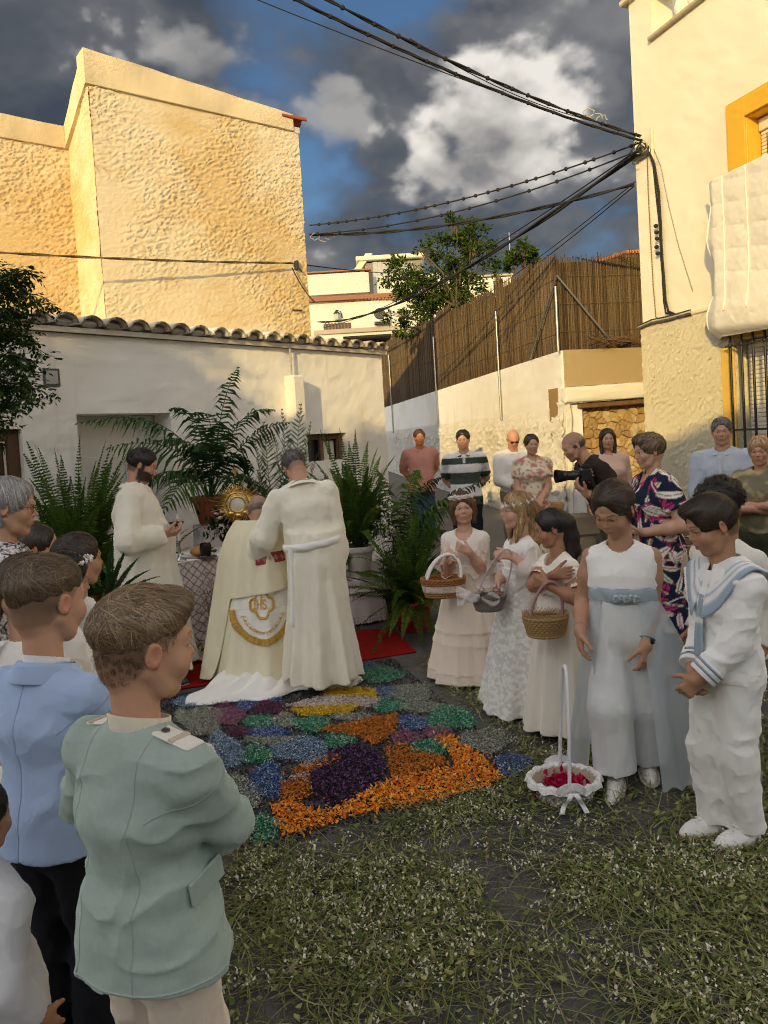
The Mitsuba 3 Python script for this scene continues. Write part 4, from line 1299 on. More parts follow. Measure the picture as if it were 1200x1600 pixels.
plain_house(hA, -11.5, -6.75, 7.15, wins=((1, 1), (3.2, 1), (1, 4), (3.2, 4)))
chim = part(hA, 'chimney', cat([quadbox(A(-7.5, yb - 1, 7.22), A(.75, 0, 0), A(0, 0, .55), A(0, -.6, 0), WHT, .03)]), 'm_ochre', False)
hB = thing('house_across', 'plain white house across the square behind the viewer, the lower one', 'house')
plain_house(hB, -6.7, 8, 6.70, wins=((1.5, 1), (4.5, 1), (8, 1), (1.5, 3.8), (4.5, 3.8), (8, 3.8)))
# ------------------------------------------------------------------ people: the toolkit
from scipy.spatial import cKDTree


def ik(S, W, l1, l2, pole):
    """elbow or knee between S and W; W is pulled in if out of reach"""
    S, W = np.asarray(S, float), np.asarray(W, float)
    d = W - S
    L = np.linalg.norm(d)
    if L > (l1 + l2) * .998:
        W = S + d / L * (l1 + l2) * .998
        d = W - S
        L = np.linalg.norm(d)
    a = (l1 * l1 - l2 * l2 + L * L) / (2 * L)
    hgt = math.sqrt(max(l1 * l1 - a * a, 0))
    u = d / L
    q = np.asarray(pole, float)
    q = unit(q - u * (q @ u))
    return S + u * a + q * hgt, W


def limb_fn(pts, rs, k=.02, end=True):
    """a sleeve or trouser leg with a flat far end"""
    pts = [np.asarray(p, float) for p in pts]

    def fn(x, y, z):
        D = None
        for i in range(len(pts) - 1):
            a, b = pts[i], pts[i + 1]
            ba = b - a
            L = max(ba @ ba, 1e-9)
            t = np.clip(((x - a[0]) * ba[0] + (y - a[1]) * ba[1] + (z - a[2]) * ba[2]) / L, 0, 1)
            d = np.sqrt((x - a[0] - t * ba[0]) ** 2 + (y - a[1] - t * ba[1]) ** 2 + (z - a[2] - t * ba[2]) ** 2) - (rs[i] + (rs[i + 1] - rs[i]) * t)
            D = d if D is None else smin(D, d, k)
        if end:
            e, n = pts[-1], unit(pts[-1] - pts[-2])
            D = np.maximum(D, (x - e[0]) * n[0] + (y - e[1]) * n[1] + (z - e[2]) * n[2])
        return D

    r = max(rs)
    return fn, np.min(pts, 0) - r, np.max(pts, 0) + r


def wr(amp, s=(13, 13, 13), seed=0, ridge=True):
    s = A(*s) if np.ndim(s) else A(s, s, s)

    def f(P):
        w = np.stack([nz(P, 4.0, seed + 1, 2), nz(P, 4.0, seed + 2, 2), nz(P, 4.0, seed + 3, 2)], -1)
        n = meshkit.fbm((P + .10 * w) * s, 2, seed)
        m = meshkit.fbm((P + .06 * w) * s * 1.7 + 5, 2, seed + 11)
        return -amp * ((1.3 * np.exp(-np.abs(2 * n - 1) * 6) - .4 + 2.0 * (m - .5)) * .62 if ridge else (n - .5) * 2)
    return f


def both(*fs):
    return lambda P: sum(f(P) for f in fs)


class Person:
    def __init__(s, label, x, y, h, yaw, child=False, sex='m', girth=1.0, lean=0.0, side=0.0, head=(0, 0, 0), skin=(0.52, 0.30, 0.20), arms=None, feet=None, hipz=None, group=None, z0=None, belly=0.0, hs=1.0, neckf=0.0):
        s.k = thing('person', label, 'person', group)
        s.h, s.child, s.sex, s.g, s.skin, s.belly = h, child, sex, girth, A(*skin), belly
        s.R = rotz(math.radians(yaw))
        s.t = A(x, y, gz(y) if z0 is None else z0)
        s.d = max(1.2, y)
        s.hres = float(np.clip(s.d * .00105, .0035, .0085))
        s.cres = float(np.clip(s.d * .0021, .0058, .017))
        s.hh = (.130 * h if not child else .160 * h) * hs
        s.pv = (.046 if not child else .064) * h
        s.sz = h - s.hh - s.pv
        s.sw = h * (.106 if sex == 'm' else .094) * (1.0 if not child else .96) * (.5 + .5 * girth)
        s.hz = hipz if hipz is not None else (.515 if not child else .50) * h
        L = s.sz - s.hz if hipz is None else (s.sz - .515 * h)
        le, si = math.radians(lean), math.radians(side)
        s.up = unit(A(math.sin(si), math.sin(le), math.cos(le) * math.cos(si)))
        s.rt = unit(np.cross(A(0, 1, 0), s.up) if abs(s.up[1]) < .95 else A(1, 0, 0))
        s.ft = np.cross(s.up, s.rt)
        s.P = A(0, 0, s.hz)
        s.N = s.P + s.up * L
        s.B = np.stack([s.rt, s.ft, s.up], 1)
        hy, hp, hr = (math.radians(q) for q in head)
        Rh = rotz(hy) @ rotx(-hp) @ roty(hr)
        half = math.radians(lean) * .5
        base = s.B if abs(lean) < 30 else np.stack([s.rt, s.ft * math.cos(half) + s.up * math.sin(half), s.up * math.cos(half) - s.ft * math.sin(half)], 1)
        s.Rh = base @ Rh
        piv = s.N + s.up * (s.pv + .2 * s.hh) + s.ft * (.006 * h + neckf)
        s.Hc = piv - s.Rh @ A(0, -.08, -.30) * s.hh
        s.S, s.E, s.W = {}, {}, {}
        arms = arms or {}
        for sd, q in (('r', 1), ('l', -1)):
            s.S[sd] = s.N + s.rt * q * s.sw - s.up * .026 * h
            a = arms.get(sd, {})
            w = a.get('w', (q * (s.sw + .035 * h), .03, s.hz - .015 * h))
            s.E[sd], s.W[sd] = ik(s.S[sd], w, (.172 if not child else .160) * h, (.150 if not child else .138) * h, a.get('pole', (q * .2, -1, -.2)))
            if 'e' in a:
                s.E[sd], s.W[sd] = A(*a['e']), A(*w)
        s.arms = arms
        s.K, s.An = {}, {}
        feet = feet or {}
        for sd, q in (('r', 1), ('l', -1)):
            an = feet.get(sd, (q * .050 * h, 0, .045 * h))
            s.K[sd], s.An[sd] = ik(s.P + A(q * .048 * h, 0, -.02 * h), an, .2265 * h, .2125 * h, (q * .12, 1, 0)) if hipz is None else ik(s.P + A(q * .048 * h, 0, -.02 * h), an, .245 * h, .235 * h, (q * .12, 1, 0))

    # -- output
    def add(s, name, m, bsdf='m_cloth', smooth=True, label=None, parent=None, kind=None):
        if len(m.v) > 2000:
            s.last = m
        return part(parent or s.k, name, m.tf(s.R, s.t), bsdf, smooth, label, kind)

    def hadd(s, name, m, bsdf='m_hair', smooth=True, label=None, parent=None, kind=None):
        return s.add(name, m.tf(s.Rh, s.Hc, s.hh), bsdf, smooth, label, parent, kind)

    # -- shapes shared by body and clothes
    def torso(s, S, g, lo=None, k=.05, shoulders=True):
        h, q = s.h, s.g
        m = s.sex == 'm' or s.child
        c = s.P + (s.N - s.P) * .72
        w = s.P + (s.N - s.P) * .30
        bf = s.ft * s.belly * .5
        rc = (.092 * h * q + g, .064 * h * q + g)
        rw = ((.078 if m else .070) * h * q + g + s.belly * .35, .058 * h * q + g + s.belly * .5)
        rp = ((.088 if m else .096) * h * q + g, .066 * h * q + g + s.belly * .1)
        S.ecap(w + bf, c, rw, rc, s.rt, k)
        S.ecap(s.P, w + bf, rp, rw, s.rt, k)
        top = s.N - s.up * .035 * h
        S.ecap(c, top, rc, (.075 * h * q + g, .045 * h * q + g), s.rt, k)
        if shoulders:
            for sd in 'rl':
                S.cap(s.S[sd] * .90 + s.N * .10 - s.up * .004 * h, s.N + s.up * .004 * h, .027 * h * (.6 + .4 * q) + g, .024 * h + g, k)
        if s.sex == 'f' and not s.child:
            for q_ in (1, -1):
                S.ell(c + s.rt * q_ * .045 * h + s.ft * (.052 * h * q) - s.up * .012 * h, (.045 * h + g, .038 * h + g, .042 * h + g), s.B, k * .8)

    def ar(s):
        q = s.h * (.55 + .45 * s.g) * (.92 if s.sex == 'f' and not s.child else 1)
        return [.033 * q, .0255 * q, .0165 * q]

    def sleeve(s, S, sd, g, upto=2.0, g2=None, k=.03, root=True, g1=None):
        g2 = g if g2 is None else g2
        g1 = g if g1 is None else g1
        a = s.ar()
        pts, rs = [s.S[sd], s.E[sd], s.W[sd]], [a[0] + g, a[1] + g1, a[2] + g2]
        if upto <= 1:
            pts = [pts[0], pts[0] + (pts[1] - pts[0]) * upto]
            rs = [rs[0], rs[0] + (a[1] - a[0]) * upto + (g2 - g)]
        elif upto < 2.5:
            e = pts[1] + (pts[2] - pts[1]) * (upto - 1)
            pts[2], rs[2] = e, a[1] + (a[2] - a[1]) * (upto - 1) + g2
        f, lo, hi = limb_fn(pts, rs, k)
        S.fn(f, lo, hi, .016)
        return pts[-1], unit(pts[-1] - pts[-2])

    def hand(s, S, sd):
        a = s.arms.get(sd, {})
        q = 1 if sd == 'r' else -1
        L = .108 * s.h
        W = s.W[sd]
        fa = unit(W - s.E[sd])
        d = unit(np.asarray(a.get('dir', fa), float))
        n = np.asarray(a.get('palm', (-q, .2, 0)), float)
        n = unit(n - d * (n @ d))
        t = np.cross(d, n) * q                      # towards the thumb
        curl, spread = a.get('curl', .35), a.get('spread', .12)
        r = .060 * L
        S.cap(W - fa * .02, W + d * .10 * L, .145 * L, .15 * L, .02)
        for i, u in enumerate((-.15, -.05, .05, .15)):
            S.cap(W + d * .08 * L + t * u * .75 * L, W + d * .47 * L + t * u * L, .085 * L, .072 * L, .012)
        S.cap(W + d * .10 * L + t * .10 * L + n * .03 * L, W + d * .22 * L + t * .16 * L + n * .03 * L, .09 * L, .075 * L, .012)
        for i, (u, ln) in enumerate(((-.165, .33), (-.055, .43), (.055, .47), (.160, .41))):
            b = W + d * .48 * L + t * u * L
            dirf = unit(d + t * u * spread * 4)
            cc = curl * (1 + .12 * (1.5 - i))
            ang = 0
            for j, (fr, bend) in enumerate(((.45, 55), (.32, 75), (.25, 45))):
                ang += math.radians(bend) * cc
                v = dirf * math.cos(ang) + n * math.sin(ang)
                e = b + v * fr * ln * L
                S.cap(b, e, r * (1 - .10 * j), r * (.93 - .12 * j), .004)
                b = e
        tc = a.get('thumb', .35)
        b = W + d * .16 * L + t * .19 * L + n * .02 * L
        v = unit(d * .65 + t * (.75 - tc * .4) + n * (.15 + tc * .8))
        e = b + v * .25 * L
        S.cap(b, e, .078 * L, .064 * L, .010)
        v = unit(v + d * .35 + n * .4 * tc)
        S.cap(e, e + v * .23 * L, .062 * L, .050 * L, .005)

    def body(s, beard=None, brow=(0.07, 0.04, 0.025), eyes=(0.07, 0.04, 0.02), lid=.75, lips=(0.42, 0.15, 0.12), stubble=0.0, scalp=None, gaze=(0, 1, 0), mouth=0.0, legs=False, bare=0.0, smile=0.0, blush=.5):
        hh, ch = s.hh, 1.0 if s.child else 0.0
        fem = 1.0 if s.sex == 'f' else 0.0
        S = Sdf()
        S.ell((0, -.07, .12), (.335, .43, .38))
        S.ell((0, .09, -.13), (.262 + .012 * ch, .285, .34), k=.08)
        jw = .235 - .02 * fem - .015 * ch
        S.chain([(-jw, -.03, -.19), (-jw * .74, .11, -.36), (0, .215 - .01 * ch, -.425), (jw * .74, .11, -.36), (jw, -.03, -.19)], [.09, .078, .085 - .01 * ch, .078, .09], k=.08)
        S.ell((0, .262 - .012 * ch, -.432 + .01 * ch), (.070, .052, .050), k=.05)
        for q in (1, -1):
            S.ell((q * .158, .225, -.125 - .03 * ch), (.10 + .012 * ch,) * 3, k=.09)
        S.chain([(-.175, .27, .075), (-.06, .335, .065), (.06, .335, .065), (.175, .27, .075)], [.035, .042, .042, .035], k=.07)
        for q in (1, -1):
            S.ell((q * .140, .412, -.003), (.078, .088, .048), k=.055, op=-1)
            S.ell((q * .135, .292, -.003), (.066, .062, .062), k=.018)
            o = .004 + .021 * lid
            S.ell((q * .138, .352, -.008 - .010 * (1 - lid)), (.056, .055, o), k=.006, op=-1)
        nl = -.125 + .012 * ch
        S.chain([(0, .325, .04), (0, .362, -.045), (0, .425 - .022 * ch, nl)], [.028, .031, .040], k=.035)
        for q in (1, -1):
            S.ell((q * .043, .378 - .012 * ch, nl - .018), (.030, .036, .028), k=.02)
        S.ell((0, .295, -.262), (.125, .078, .092), k=.05)
        sm = .018 * smile
        S.chain([(-.088 - sm, .322, -.258 + sm), (-.032, .368, -.243), (0, .364, -.247), (.032, .368, -.243), (.088 + sm, .322, -.258 + sm)], [.012, .023, .021, .023, .012], k=.012)
        S.chain([(-.080 - sm, .322, -.268 + sm - mouth * .02), (0, .360, -.286 - mouth * .03), (.080 + sm, .322, -.268 + sm - mouth * .02)], [.012, .027, .012], k=.012)
        S.chain([(-.088 - sm, .352, -.263 + sm), (0, .396, -.264 - mouth * .012), (.088 + sm, .352, -.263 + sm)], [.005, .007 + .016 * mouth, .005], k=.010, op=-1)
        for q in (1, -1):
            Re = rotz(-q * .42) @ rotx(-.16)
            S.ell((q * .352, -.045, -.025), (.030, .078, .122), Re, k=.016)
            S.ell((q * .384, -.030, -.015), (.022, .045, .075), Re, k=.014, op=-1)
            S.ell((q * .330, -.010, -.115), (.022, .034, .035), k=.015)
        nb = s.Rh.T @ (s.N - s.up * .015 * s.h - s.Hc) / hh
        nr = (.245 if s.sex == 'm' and not s.child else .195 if not s.child else .205) * (.6 + .4 * s.g)
        S.ell((0, -.21, -.13), (.235, .235, .27), k=.08)
        S.ecap((0, -.13, -.22), nb, (nr, nr * 1.02), (nr * 1.15, nr * 1.05), (1, 0, 0), k=.06)
        bm = None
        if beard is not None:
            def bm(P):
                x, y, z = np.abs(P[:, 0]), P[:, 1], P[:, 2]
                lim = -.20 + .55 * np.clip(x - .18, 0, .2) + .02 * nz(P, 30, 3, 2)
                m = smooth01(.03, -.03, z - lim) * smooth01(-.10, -.02, y) * smooth01(-.52, -.44, z + .0 * y)
                lp = (P[:, 0] / .095) ** 2 + ((z + .268) / .040) ** 2
                mo = smooth01(-.245, -.225, z) * smooth01(-.18, -.20, z) * (x < .13) * (y > .25)
                side = smooth01(.20, .26, x) * smooth01(-.02, .06, y) * smooth01(.16, .08, y) * smooth01(.08, .02, z)
                return np.clip(np.maximum(np.maximum(m * (lp > 1), mo * .9), side), 0, 1)
        disp = (lambda P: -.022 * bm(P) * (.7 + .8 * nz(P, 40, 1, 2))) if bm is not None else None
        m = S.mesh(s.hres / hh, disp, tol=0)
        P = m.v
        x, y, z = P[:, 0], P[:, 1], P[:, 2]
        ax = np.abs(x)
        col = np.tile(s.skin, (len(P), 1)) * (1 + .10 * nz(P, 9, 5, 3))[:, None]

        def mixin(c, w):
            nonlocal col
            w = np.clip(w, 0, 1)[:, None]
            col = col * (1 - w) + np.asarray(c) * w
        red = s.skin * A(1.02, .68, .62)
        mixin(red, blush * np.exp(-((ax - .17) / .09) ** 2 - ((z + .13) / .09) ** 2) * (y > .1))
        mixin(red, .55 * np.exp(-(x / .05) ** 2 - ((z - nl) / .04) ** 2) * (y > .36))
        mixin(red, .55 * (ax > .335) * (np.abs(z) < .16) * (y < .1))
        if scalp is not None:
            zb = np.interp(y, [-.5, -.16, .02, .10, .22, .5], [-.29, -.27, .0, .02, .20, .30])
            mixin(scalp[0], scalp[1] * (.62 + .38 * smooth01(0, .25, z - zb)) * smooth01(-.02, .05, z - zb) * ((ax < .345) | (z > .11)))
        if bm is not None:
            mixin(beard, .96 * bm(P))
        if stubble:
            mixin(s.skin * .45, stubble * smooth01(-.12, -.18, z) * smooth01(-.05, .05, y))
        bz = .105 - 1.6 * (ax - .12) ** 2 - .0
        far_ = float(np.clip(4.5 / s.d, .45, 1))
        mixin(brow, .70 * far_ * smooth01(.021 - .006 * fem, .007, np.abs(z - bz)) * smooth01(.045, .065, ax) * smooth01(.215, .185, ax) * (y > .18))
        e = ((ax - .138) / .062) ** 2 + ((z + .006) / (.012 + .026 * lid)) ** 2
        mixin(A(0.06, 0.035, 0.025), far_ * (.62 * smooth01(1.40, 1.05, e) * (y > .24) * (z > -.012) + .15 * smooth01(1.5, 1.0, e) * (y > .24)))
        lp = (x / (.093 + sm)) ** 2 + ((z + .266 + .01 * mouth - sm * (ax / .09) ** 2) / (.037 + .016 * mouth)) ** 2
        mixin(lips, .85 * smooth01(1.15, .75, lp) * (y > .30))
        mixin(A(0.12, 0.03, 0.025), .8 * smooth01(.5, .2, (x / .08) ** 2 + ((z + .264 + .012 * mouth - sm * (ax / .09) ** 2) / (.008 + .016 * mouth)) ** 2) * (y > .30))
        m.c = col
        head = m.tf(s.Rh, s.Hc, hh)
        parts = [head]
        # trunk and legs under the clothes, arms and hands
        S = Sdf()
        s.torso(S, -.006)
        if legs or legs is None:
            pass
        for sd in 'rl':
            hp = s.P + A((1 if sd == 'r' else -1) * .048 * s.h, 0, -.02 * s.h)
            S.chain([hp, s.K[sd], s.An[sd]], [.046 * s.h * s.g - .004, .032 * s.h, .020 * s.h], k=.03)
        parts.append(S.mesh(.016, None, s.skin))
        if legs:
            for sd in 'rl':
                hp = s.P + A((1 if sd == 'r' else -1) * .048 * s.h, 0, -.02 * s.h)
                S = Sdf().chain([hp, s.K[sd], s.K[sd] * .65 + s.An[sd] * .35 + A(0, -.012, 0), s.An[sd], s.An[sd] - A(0, 0, .02)], [.046 * s.h * s.g, .030 * s.h * s.g, .031 * s.h * s.g, .019 * s.h, .019 * s.h], k=.03)
                parts.append(S.mesh(max(.006, s.cres * .7), None, s.skin))
        a = s.ar()
        for sd in 'rl':
            if s.arms.get(sd, {}).get('hide'):
                continue
            S = Sdf()
            mid = s.E[sd] + (s.W[sd] - s.E[sd]) * .35
            S.chain([s.S[sd], s.S[sd] * .6 + s.E[sd] * .4, s.E[sd], mid, s.W[sd]], [a[0] * 1.02, a[0] * 1.0, a[1], a[1] * 1.02, a[2]], k=.03)
            s.hand(S, sd)
            mm = S.mesh(float(np.clip(s.d * .0010, .0034, .008)), None, s.skin)
            mm.c = np.tile(s.skin, (len(mm.v), 1)) * (1 + .12 * nz(mm.v, 30, 5, 2))[:, None]
            parts.append(mm)
        s.add('body', cat(parts), 'm_skin')
        for q in (1, -1):
            b = ball((0, 0, 0), .0585, (0.62, 0.58, 0.54), 2)
            gd = unit(gaze)
            ca = (b.v / .0585) @ gd
            b.c = np.where((ca > .965)[:, None], A(0.006, 0.005, 0.005), np.where((ca > .85)[:, None], A(*eyes), A(0.60, 0.56, 0.52)))
            s.hadd('eye', b.tf(t=(q * .135, .292, -.003)), 'm_gloss')
        return s

    # -- hair
    def crownfn(s, gs, seed):
        cr, ce = A(.03, -.34, .36), A(0, -.06, .1)
        ax = unit(cr - ce)
        e1 = unit(np.cross(ax, A(1, 0, 0)))
        e2 = np.cross(ax, e1)

        def f(P):
            q = P - cr
            a, b = q @ e1, q @ e2
            r = np.sqrt(a * a + b * b) + 1e-6
            return meshkit.fbm(np.stack([a / r * 11, b / r * 11, r * 4], -1), 3, seed)
        return f

    def hair(s, S, c=((0.035, 0.02, 0.012), (0.07, 0.04, 0.022)), groove=.010, gs=(26, 26, 7), n=0, flow=None, L=.35, lift=.012, res=1.5, name='hair', label=None, w=None, sel=None, seed=1, wave=0.0):
        c0, c1 = A(*c[0]), A(*c[1])

        gf = s.crownfn(gs, seed) if flow in (boy_flow, crop_flow) else (lambda P: meshkit.fbm(P * A(*gs), 3, seed))

        th_ = getattr(S, 'thick', 0)
        tp_ = getattr(S, 'tap', (-.16, .22, .10))

        def tapf(P):
            t_ = smooth01(tp_[0], tp_[1], P[:, 2] - tp_[2] * P[:, 1])
            for f_, lo_, hi_, k_, op_ in S.p:
                if op_ < 0:
                    t_ = t_ * smooth01(-.01, .17, f_(P[:, 0], P[:, 1], P[:, 2]))
            return t_

        def disp(P):
            z_, y_ = P[:, 2], P[:, 1]
            tap = th_ * tapf(P)
            return groove * 2 * (gf(P) - .5) * (.35 + .65 * tap / th_ if th_ else 1) - tap
        m = S.mesh(s.hres * res / s.hh, disp, tol=.07)
        t = np.clip((gf(m.v) - .36) / .28, 0, 1)[:, None]
        t = 1 - t
        m.c = (c0 * (1 - t) + c1 * t) * (1 if not n else .8)
        hk = s.hadd(name, m, 'm_hair', True, label)
        n = int(n * .55)
        if n:
            r = np.random.default_rng(seed + 50)
            tm = trimesh.Trimesh(m.v, m.f, process=False)
            vn = np.array(tm.vertex_normals)
            ar_ = tm.area_faces
            fi = r.choice(len(ar_), n, p=ar_ / ar_.sum())
            P = m.v[m.f[fi]].mean(1) + r.normal(0, .004, (n, 3))
            if sel is not None:
                P = P[sel(P)]
                n = len(P)
            T_ = cKDTree(m.v)
            sg = 5
            Ls = L * r.uniform(.6, 1.2, n)
            lf = lift * r.uniform(.2, 1.3, n) * (1 if not th_ else np.clip(tapf(P), .10, 1))
            w = (s.d * .00062 / s.hh if w is None else w * 1.3)
            jit = r.normal(0, .16, (n, 3))
            ph = r.uniform(0, 6.28, n)
            rows = []
            for j in range(sg + 1):
                nn = vn[T_.query(P)[1]]
                base = m.v[T_.query(P)[1]]
                P = P - nn * (((P - base) * nn).sum(1) * .8)[:, None]
                d = flow(P) + jit
                d = d - nn * (d * nn).sum(1, keepdims=True)
                d /= np.linalg.norm(d, axis=1, keepdims=True) + 1e-9
                sd = np.cross(d, nn)
                wj = w * (1 - .8 * abs(j / sg - .35))
                off = nn * (lf * math.sin(PI * (.15 + .7 * j / sg)) + .004)[:, None] + sd * (wave * np.sin(ph + j * 1.5))[:, None]
                rows.append((P + off - sd * wj, P + off + sd * wj))
                P = P + d * (Ls / sg)[:, None]
            V = np.stack([np.stack(q, 1) for q in rows], 1)          # n, sg+1, 2, 3
            V = V.reshape(-1, 3)
            b = (np.arange(n) * (sg + 1) * 2)[:, None]
            F = []
            for j in range(sg):
                F += [b + A(2 * j, 2 * j + 1, 2 * j + 3).astype(int), b + A(2 * j, 2 * j + 3, 2 * j + 2).astype(int)]
            g = r.beta(.7, .9, n)[:, None]
            C = np.repeat((c0 * (1 - g) + c1 * g) * r.uniform(.85, 1.2, (n, 1)), (sg + 1) * 2, 0)
            s.hadd('strands', Mesh(V, np.vstack(F), C), 'm_hair', True, None, hk, 'stuff')
        return hk

    def seam(s, name, m, o, n, near, rad, r=.0016, c=(.5, .5, .5), parent=None):
        """a stitched seam where a plane meets the cloth"""
        q = trimesh.Trimesh(m.v, m.f, process=True).section(plane_origin=o, plane_normal=n)
        if q is None:
            return
        ms = []
        for d in q.discrete:
            d = np.asarray(d)
            ok = ((d - near) ** 2).sum(1) < rad * rad
            for run in np.split(np.arange(len(d)), np.nonzero(np.diff(ok.astype(int)))[0] + 1):
                if ok[run[0]] and len(run) > 5:
                    ms.append(tube(d[run][::2], r, 5, c))
        if ms:
            s.add(name, cat(ms), 'm_cloth', True, None, parent)

    # -- clothes
    def cut_neck(s, S, r, drop=0.0, fwd=.0, k=.006):
        a = s.N + s.up * (.012 * s.h - drop) + s.ft * (.01 * s.h + fwd)
        S.cap(a, a + s.up * .3 + s.ft * .06, r, r * 1.25, k, -1)

    def top(s, name, c, g=.013, upto=2.0, hem=None, neck=.055, drop=0.0, fwd=0.0, gs=None, ge=None, bsdf='m_cloth', disp=None, flare=0.0, label=None, col=None, res=1.0, g1=None, make=False, nosleeve=False):
        S = Sdf()
        s.torso(S, g)
        hem = s.hz - .02 if hem is None else hem
        if hem < s.hz - .03:
            rp = (.096 * s.h * s.g + g + flare, .072 * s.h * s.g + g + flare)
            S.ecap(s.P + A(0, 0, .02), A(s.P[0], s.P[1], hem), rp, (rp[0] + flare, rp[1] + flare), (1, 0, 0), .05)
        if not nosleeve:
            for sd in 'rl':
                s.sleeve(S, sd, (g if gs is None else gs), upto, (g if ge is None else ge), g1=g1)
        S.plane(A(0, 0, hem), A(0, 0, -1), .004)
        s.cut_neck(S, neck * s.h / 1.7 + .0, drop, fwd)
        if make:
            return S
        dd_ = disp or wr(.008, 11, 7)
        m = S.mesh(s.cres * res, lambda P: dd_(P) * smooth01(.05, .15, np.sqrt(((P - s.N) ** 2).sum(1))), c, .13 if col is None else 0)
        if col is not None:
            m.c = col(m.v)
        else:
            m.c = m.c * (1 + .06 * nz(m.v, 9, 3, 3))[:, None]
        return s.add(name, m, bsdf, True, label)

    def trousers(s, c, g=.016, hem=.07, g2=.03, bsdf='m_cloth', disp=None, label=None, top=None, name='trousers', gk=None):
        S = Sdf()
        h = s.h
        tz = s.hz + .07 * h if top is None else top
        S.ecap(s.P + s.up * .0, s.P + A(0, 0, tz - s.hz), (.092 * h * s.g + g, .070 * h * s.g + g), (.086 * h * s.g + g, .066 * h * s.g + g), (1, 0, 0), .04)
        for sd in 'rl':
            q = 1 if sd == 'r' else -1
            hp = s.P + A(q * .045 * h, 0, -.01)
            an = s.An[sd]
            kk = s.K[sd]
            e = an + (kk - an) * np.clip((hem - an[2]) / max(kk[2] - an[2], .05), 0, .9)
            f, lo, hi = limb_fn([hp, kk, e], [.052 * h * s.g + g, .036 * h * (.5 + .5 * s.g) + (g if gk is None else gk), .022 * h + g2], .03)
            S.fn(f, lo, hi, .03)
        S.plane(A(0, 0, tz), A(0, 0, 1))
        m = S.mesh(s.cres, disp or both(wr(.010, (9, 9, 7), 17), wr(.004, (20, 20, 14), 5)), c)
        m.c = m.c * (1 + .07 * nz(m.v, 9, 3, 3))[:, None]
        return s.add(name, m, bsdf, True, label)

    def skirt_fn(s, z1, z0, r1, r0, folds=11, amp=.05, c0=(0, 0), c1=(0, 0), seed=1, ell=.85, power=1.0):
        """a skirt from waist z1 to hem z0 with folds that deepen downwards"""
        r = np.random.default_rng(seed)
        ks = [(folds, r.uniform(0, 6.28), 1.0), (folds * 2 + 1, r.uniform(0, 6.28), .35), (max(3, folds // 2), r.uniform(0, 6.28), .7), (folds + 4, r.uniform(0, 6.28), .5)]

        def fn(x, y, z):
            t = np.clip((z1 - z) / (z1 - z0), 0, 1)
            cx, cy = c1[0] + (c0[0] - c1[0]) * t, c1[1] + (c0[1] - c1[1]) * t
            R = r1 + (r0 - r1) * t ** power
            dx, dy = x - cx, y - cy
            th = np.arctan2(dy, dx)
            f = sum(a * np.cos(n * th + p + .6 * t) for n, p, a in ks) * amp * (t ** .8)
            q = np.sqrt(dx ** 2 + (dy / (ell + (1 - ell) * t)) ** 2)
            d = (q - R * (1 + f)) * .75
            return np.maximum(d, np.maximum(z - z1, z0 - z))
        m = max(r0, r1) * (1 + 2.6 * amp)
        return fn, A(min(c0[0], c1[0]) - m, min(c0[1], c1[1]) - m, z0), A(max(c0[0], c1[0]) + m, max(c0[1], c1[1]) + m, z1)

    def shoe(s, sd, c=(0.03, 0.03, 0.03), sole=(0.03, 0.025, 0.02), turn=0.0, slim=1.0, L=None, label=None, low=True, pitch=0.0, an=None):
        L = .155 * s.h if L is None else L
        an = s.An[sd] if an is None else an
        S = Sdf()
        S.ell((0, L * .30, .030), (L * .185, L * .42, .036), k=.02)
        S.ell((0, L * .02, .036), (L * .165, L * .26, .044), k=.03)
        S.cap((0, 0, .05), (0, L * .02, .075), L * .15, L * .135, .03)
        S.ell((0, L * .34, .056), (L * .10, L * .28, .026), k=.03)
        S.plane((0, 0, .012), (0, 0, -1))
        S.plane((0, -.0, .085 if not low else .074), unit((0, -.35, 1)))
        rs = max(.004, s.cres * .55)
        m = S.mesh(rs, wr(.0012, 30, 3), c)
        m.v = m.v * A(slim, 1, slim)
        S2 = Sdf()
        S2.ell((0, L * .29, .010), (L * .20, L * .45, .016), k=.02).ell((0, -.005, .010), (L * .175, L * .27, .016), k=.03).plane((0, 0, 0), (0, 0, -1)).plane((0, 0, .017), (0, 0, 1))
        m2 = S2.mesh(rs, None, sole)
        R_ = rotz(math.radians(turn)) @ rotx(-math.radians(pitch))
        o = A(an[0], an[1], an[2] - .045 * s.h)
        k = s.add('shoe', m.tf(R_, o), 'm_gloss', True, label)
        s.add('sole', m2.tf(R_, o), 'm_matte', True, None, k)
        return k, R_, o, L


def hcap(t=.03, face=(0, .50, -.14), fr=(.30, .40, .455), back=-.30, side=-.06, sy=-.08):
    """hair close to the skull, open at the face and round the ears"""
    S = Sdf().ell((0, -.07, .122), (.341, .437, .386), k=.02)
    S.thick = t
    S.ell(face, fr, k=.03, op=-1)
    S.fn(lambda x, y, z: np.maximum(np.maximum(sy - y, z - side), .24 - np.abs(x)), (-.5, sy, -.6), (.5, .6, side), .03, -1)
    S.plane((0, 0, back), (0, .25, -1), .03)
    return S


def tubes_of(pts, n, r, c, spread, seed=0, k=4):
    rr = np.random.default_rng(seed)
    pts = np.asarray(pts, float)
    return cat([tube(pts + rr.normal(0, spread, 3) + rr.normal(0, spread * .3, pts.shape), r * rr.uniform(.6, 1.2), k, A(*c) * rr.uniform(.7, 1.3)) for _ in range(n)])


crop_flow = lambda P: P - A(0.04, -.34, .34)


def boy_flow(P):
    q = P - A(.03, -.34, .36)
    f = smooth01(.0, .22, P[:, 1])[:, None]
    return q * (1 - f * .6) + f * A(.10, .35, -.25)


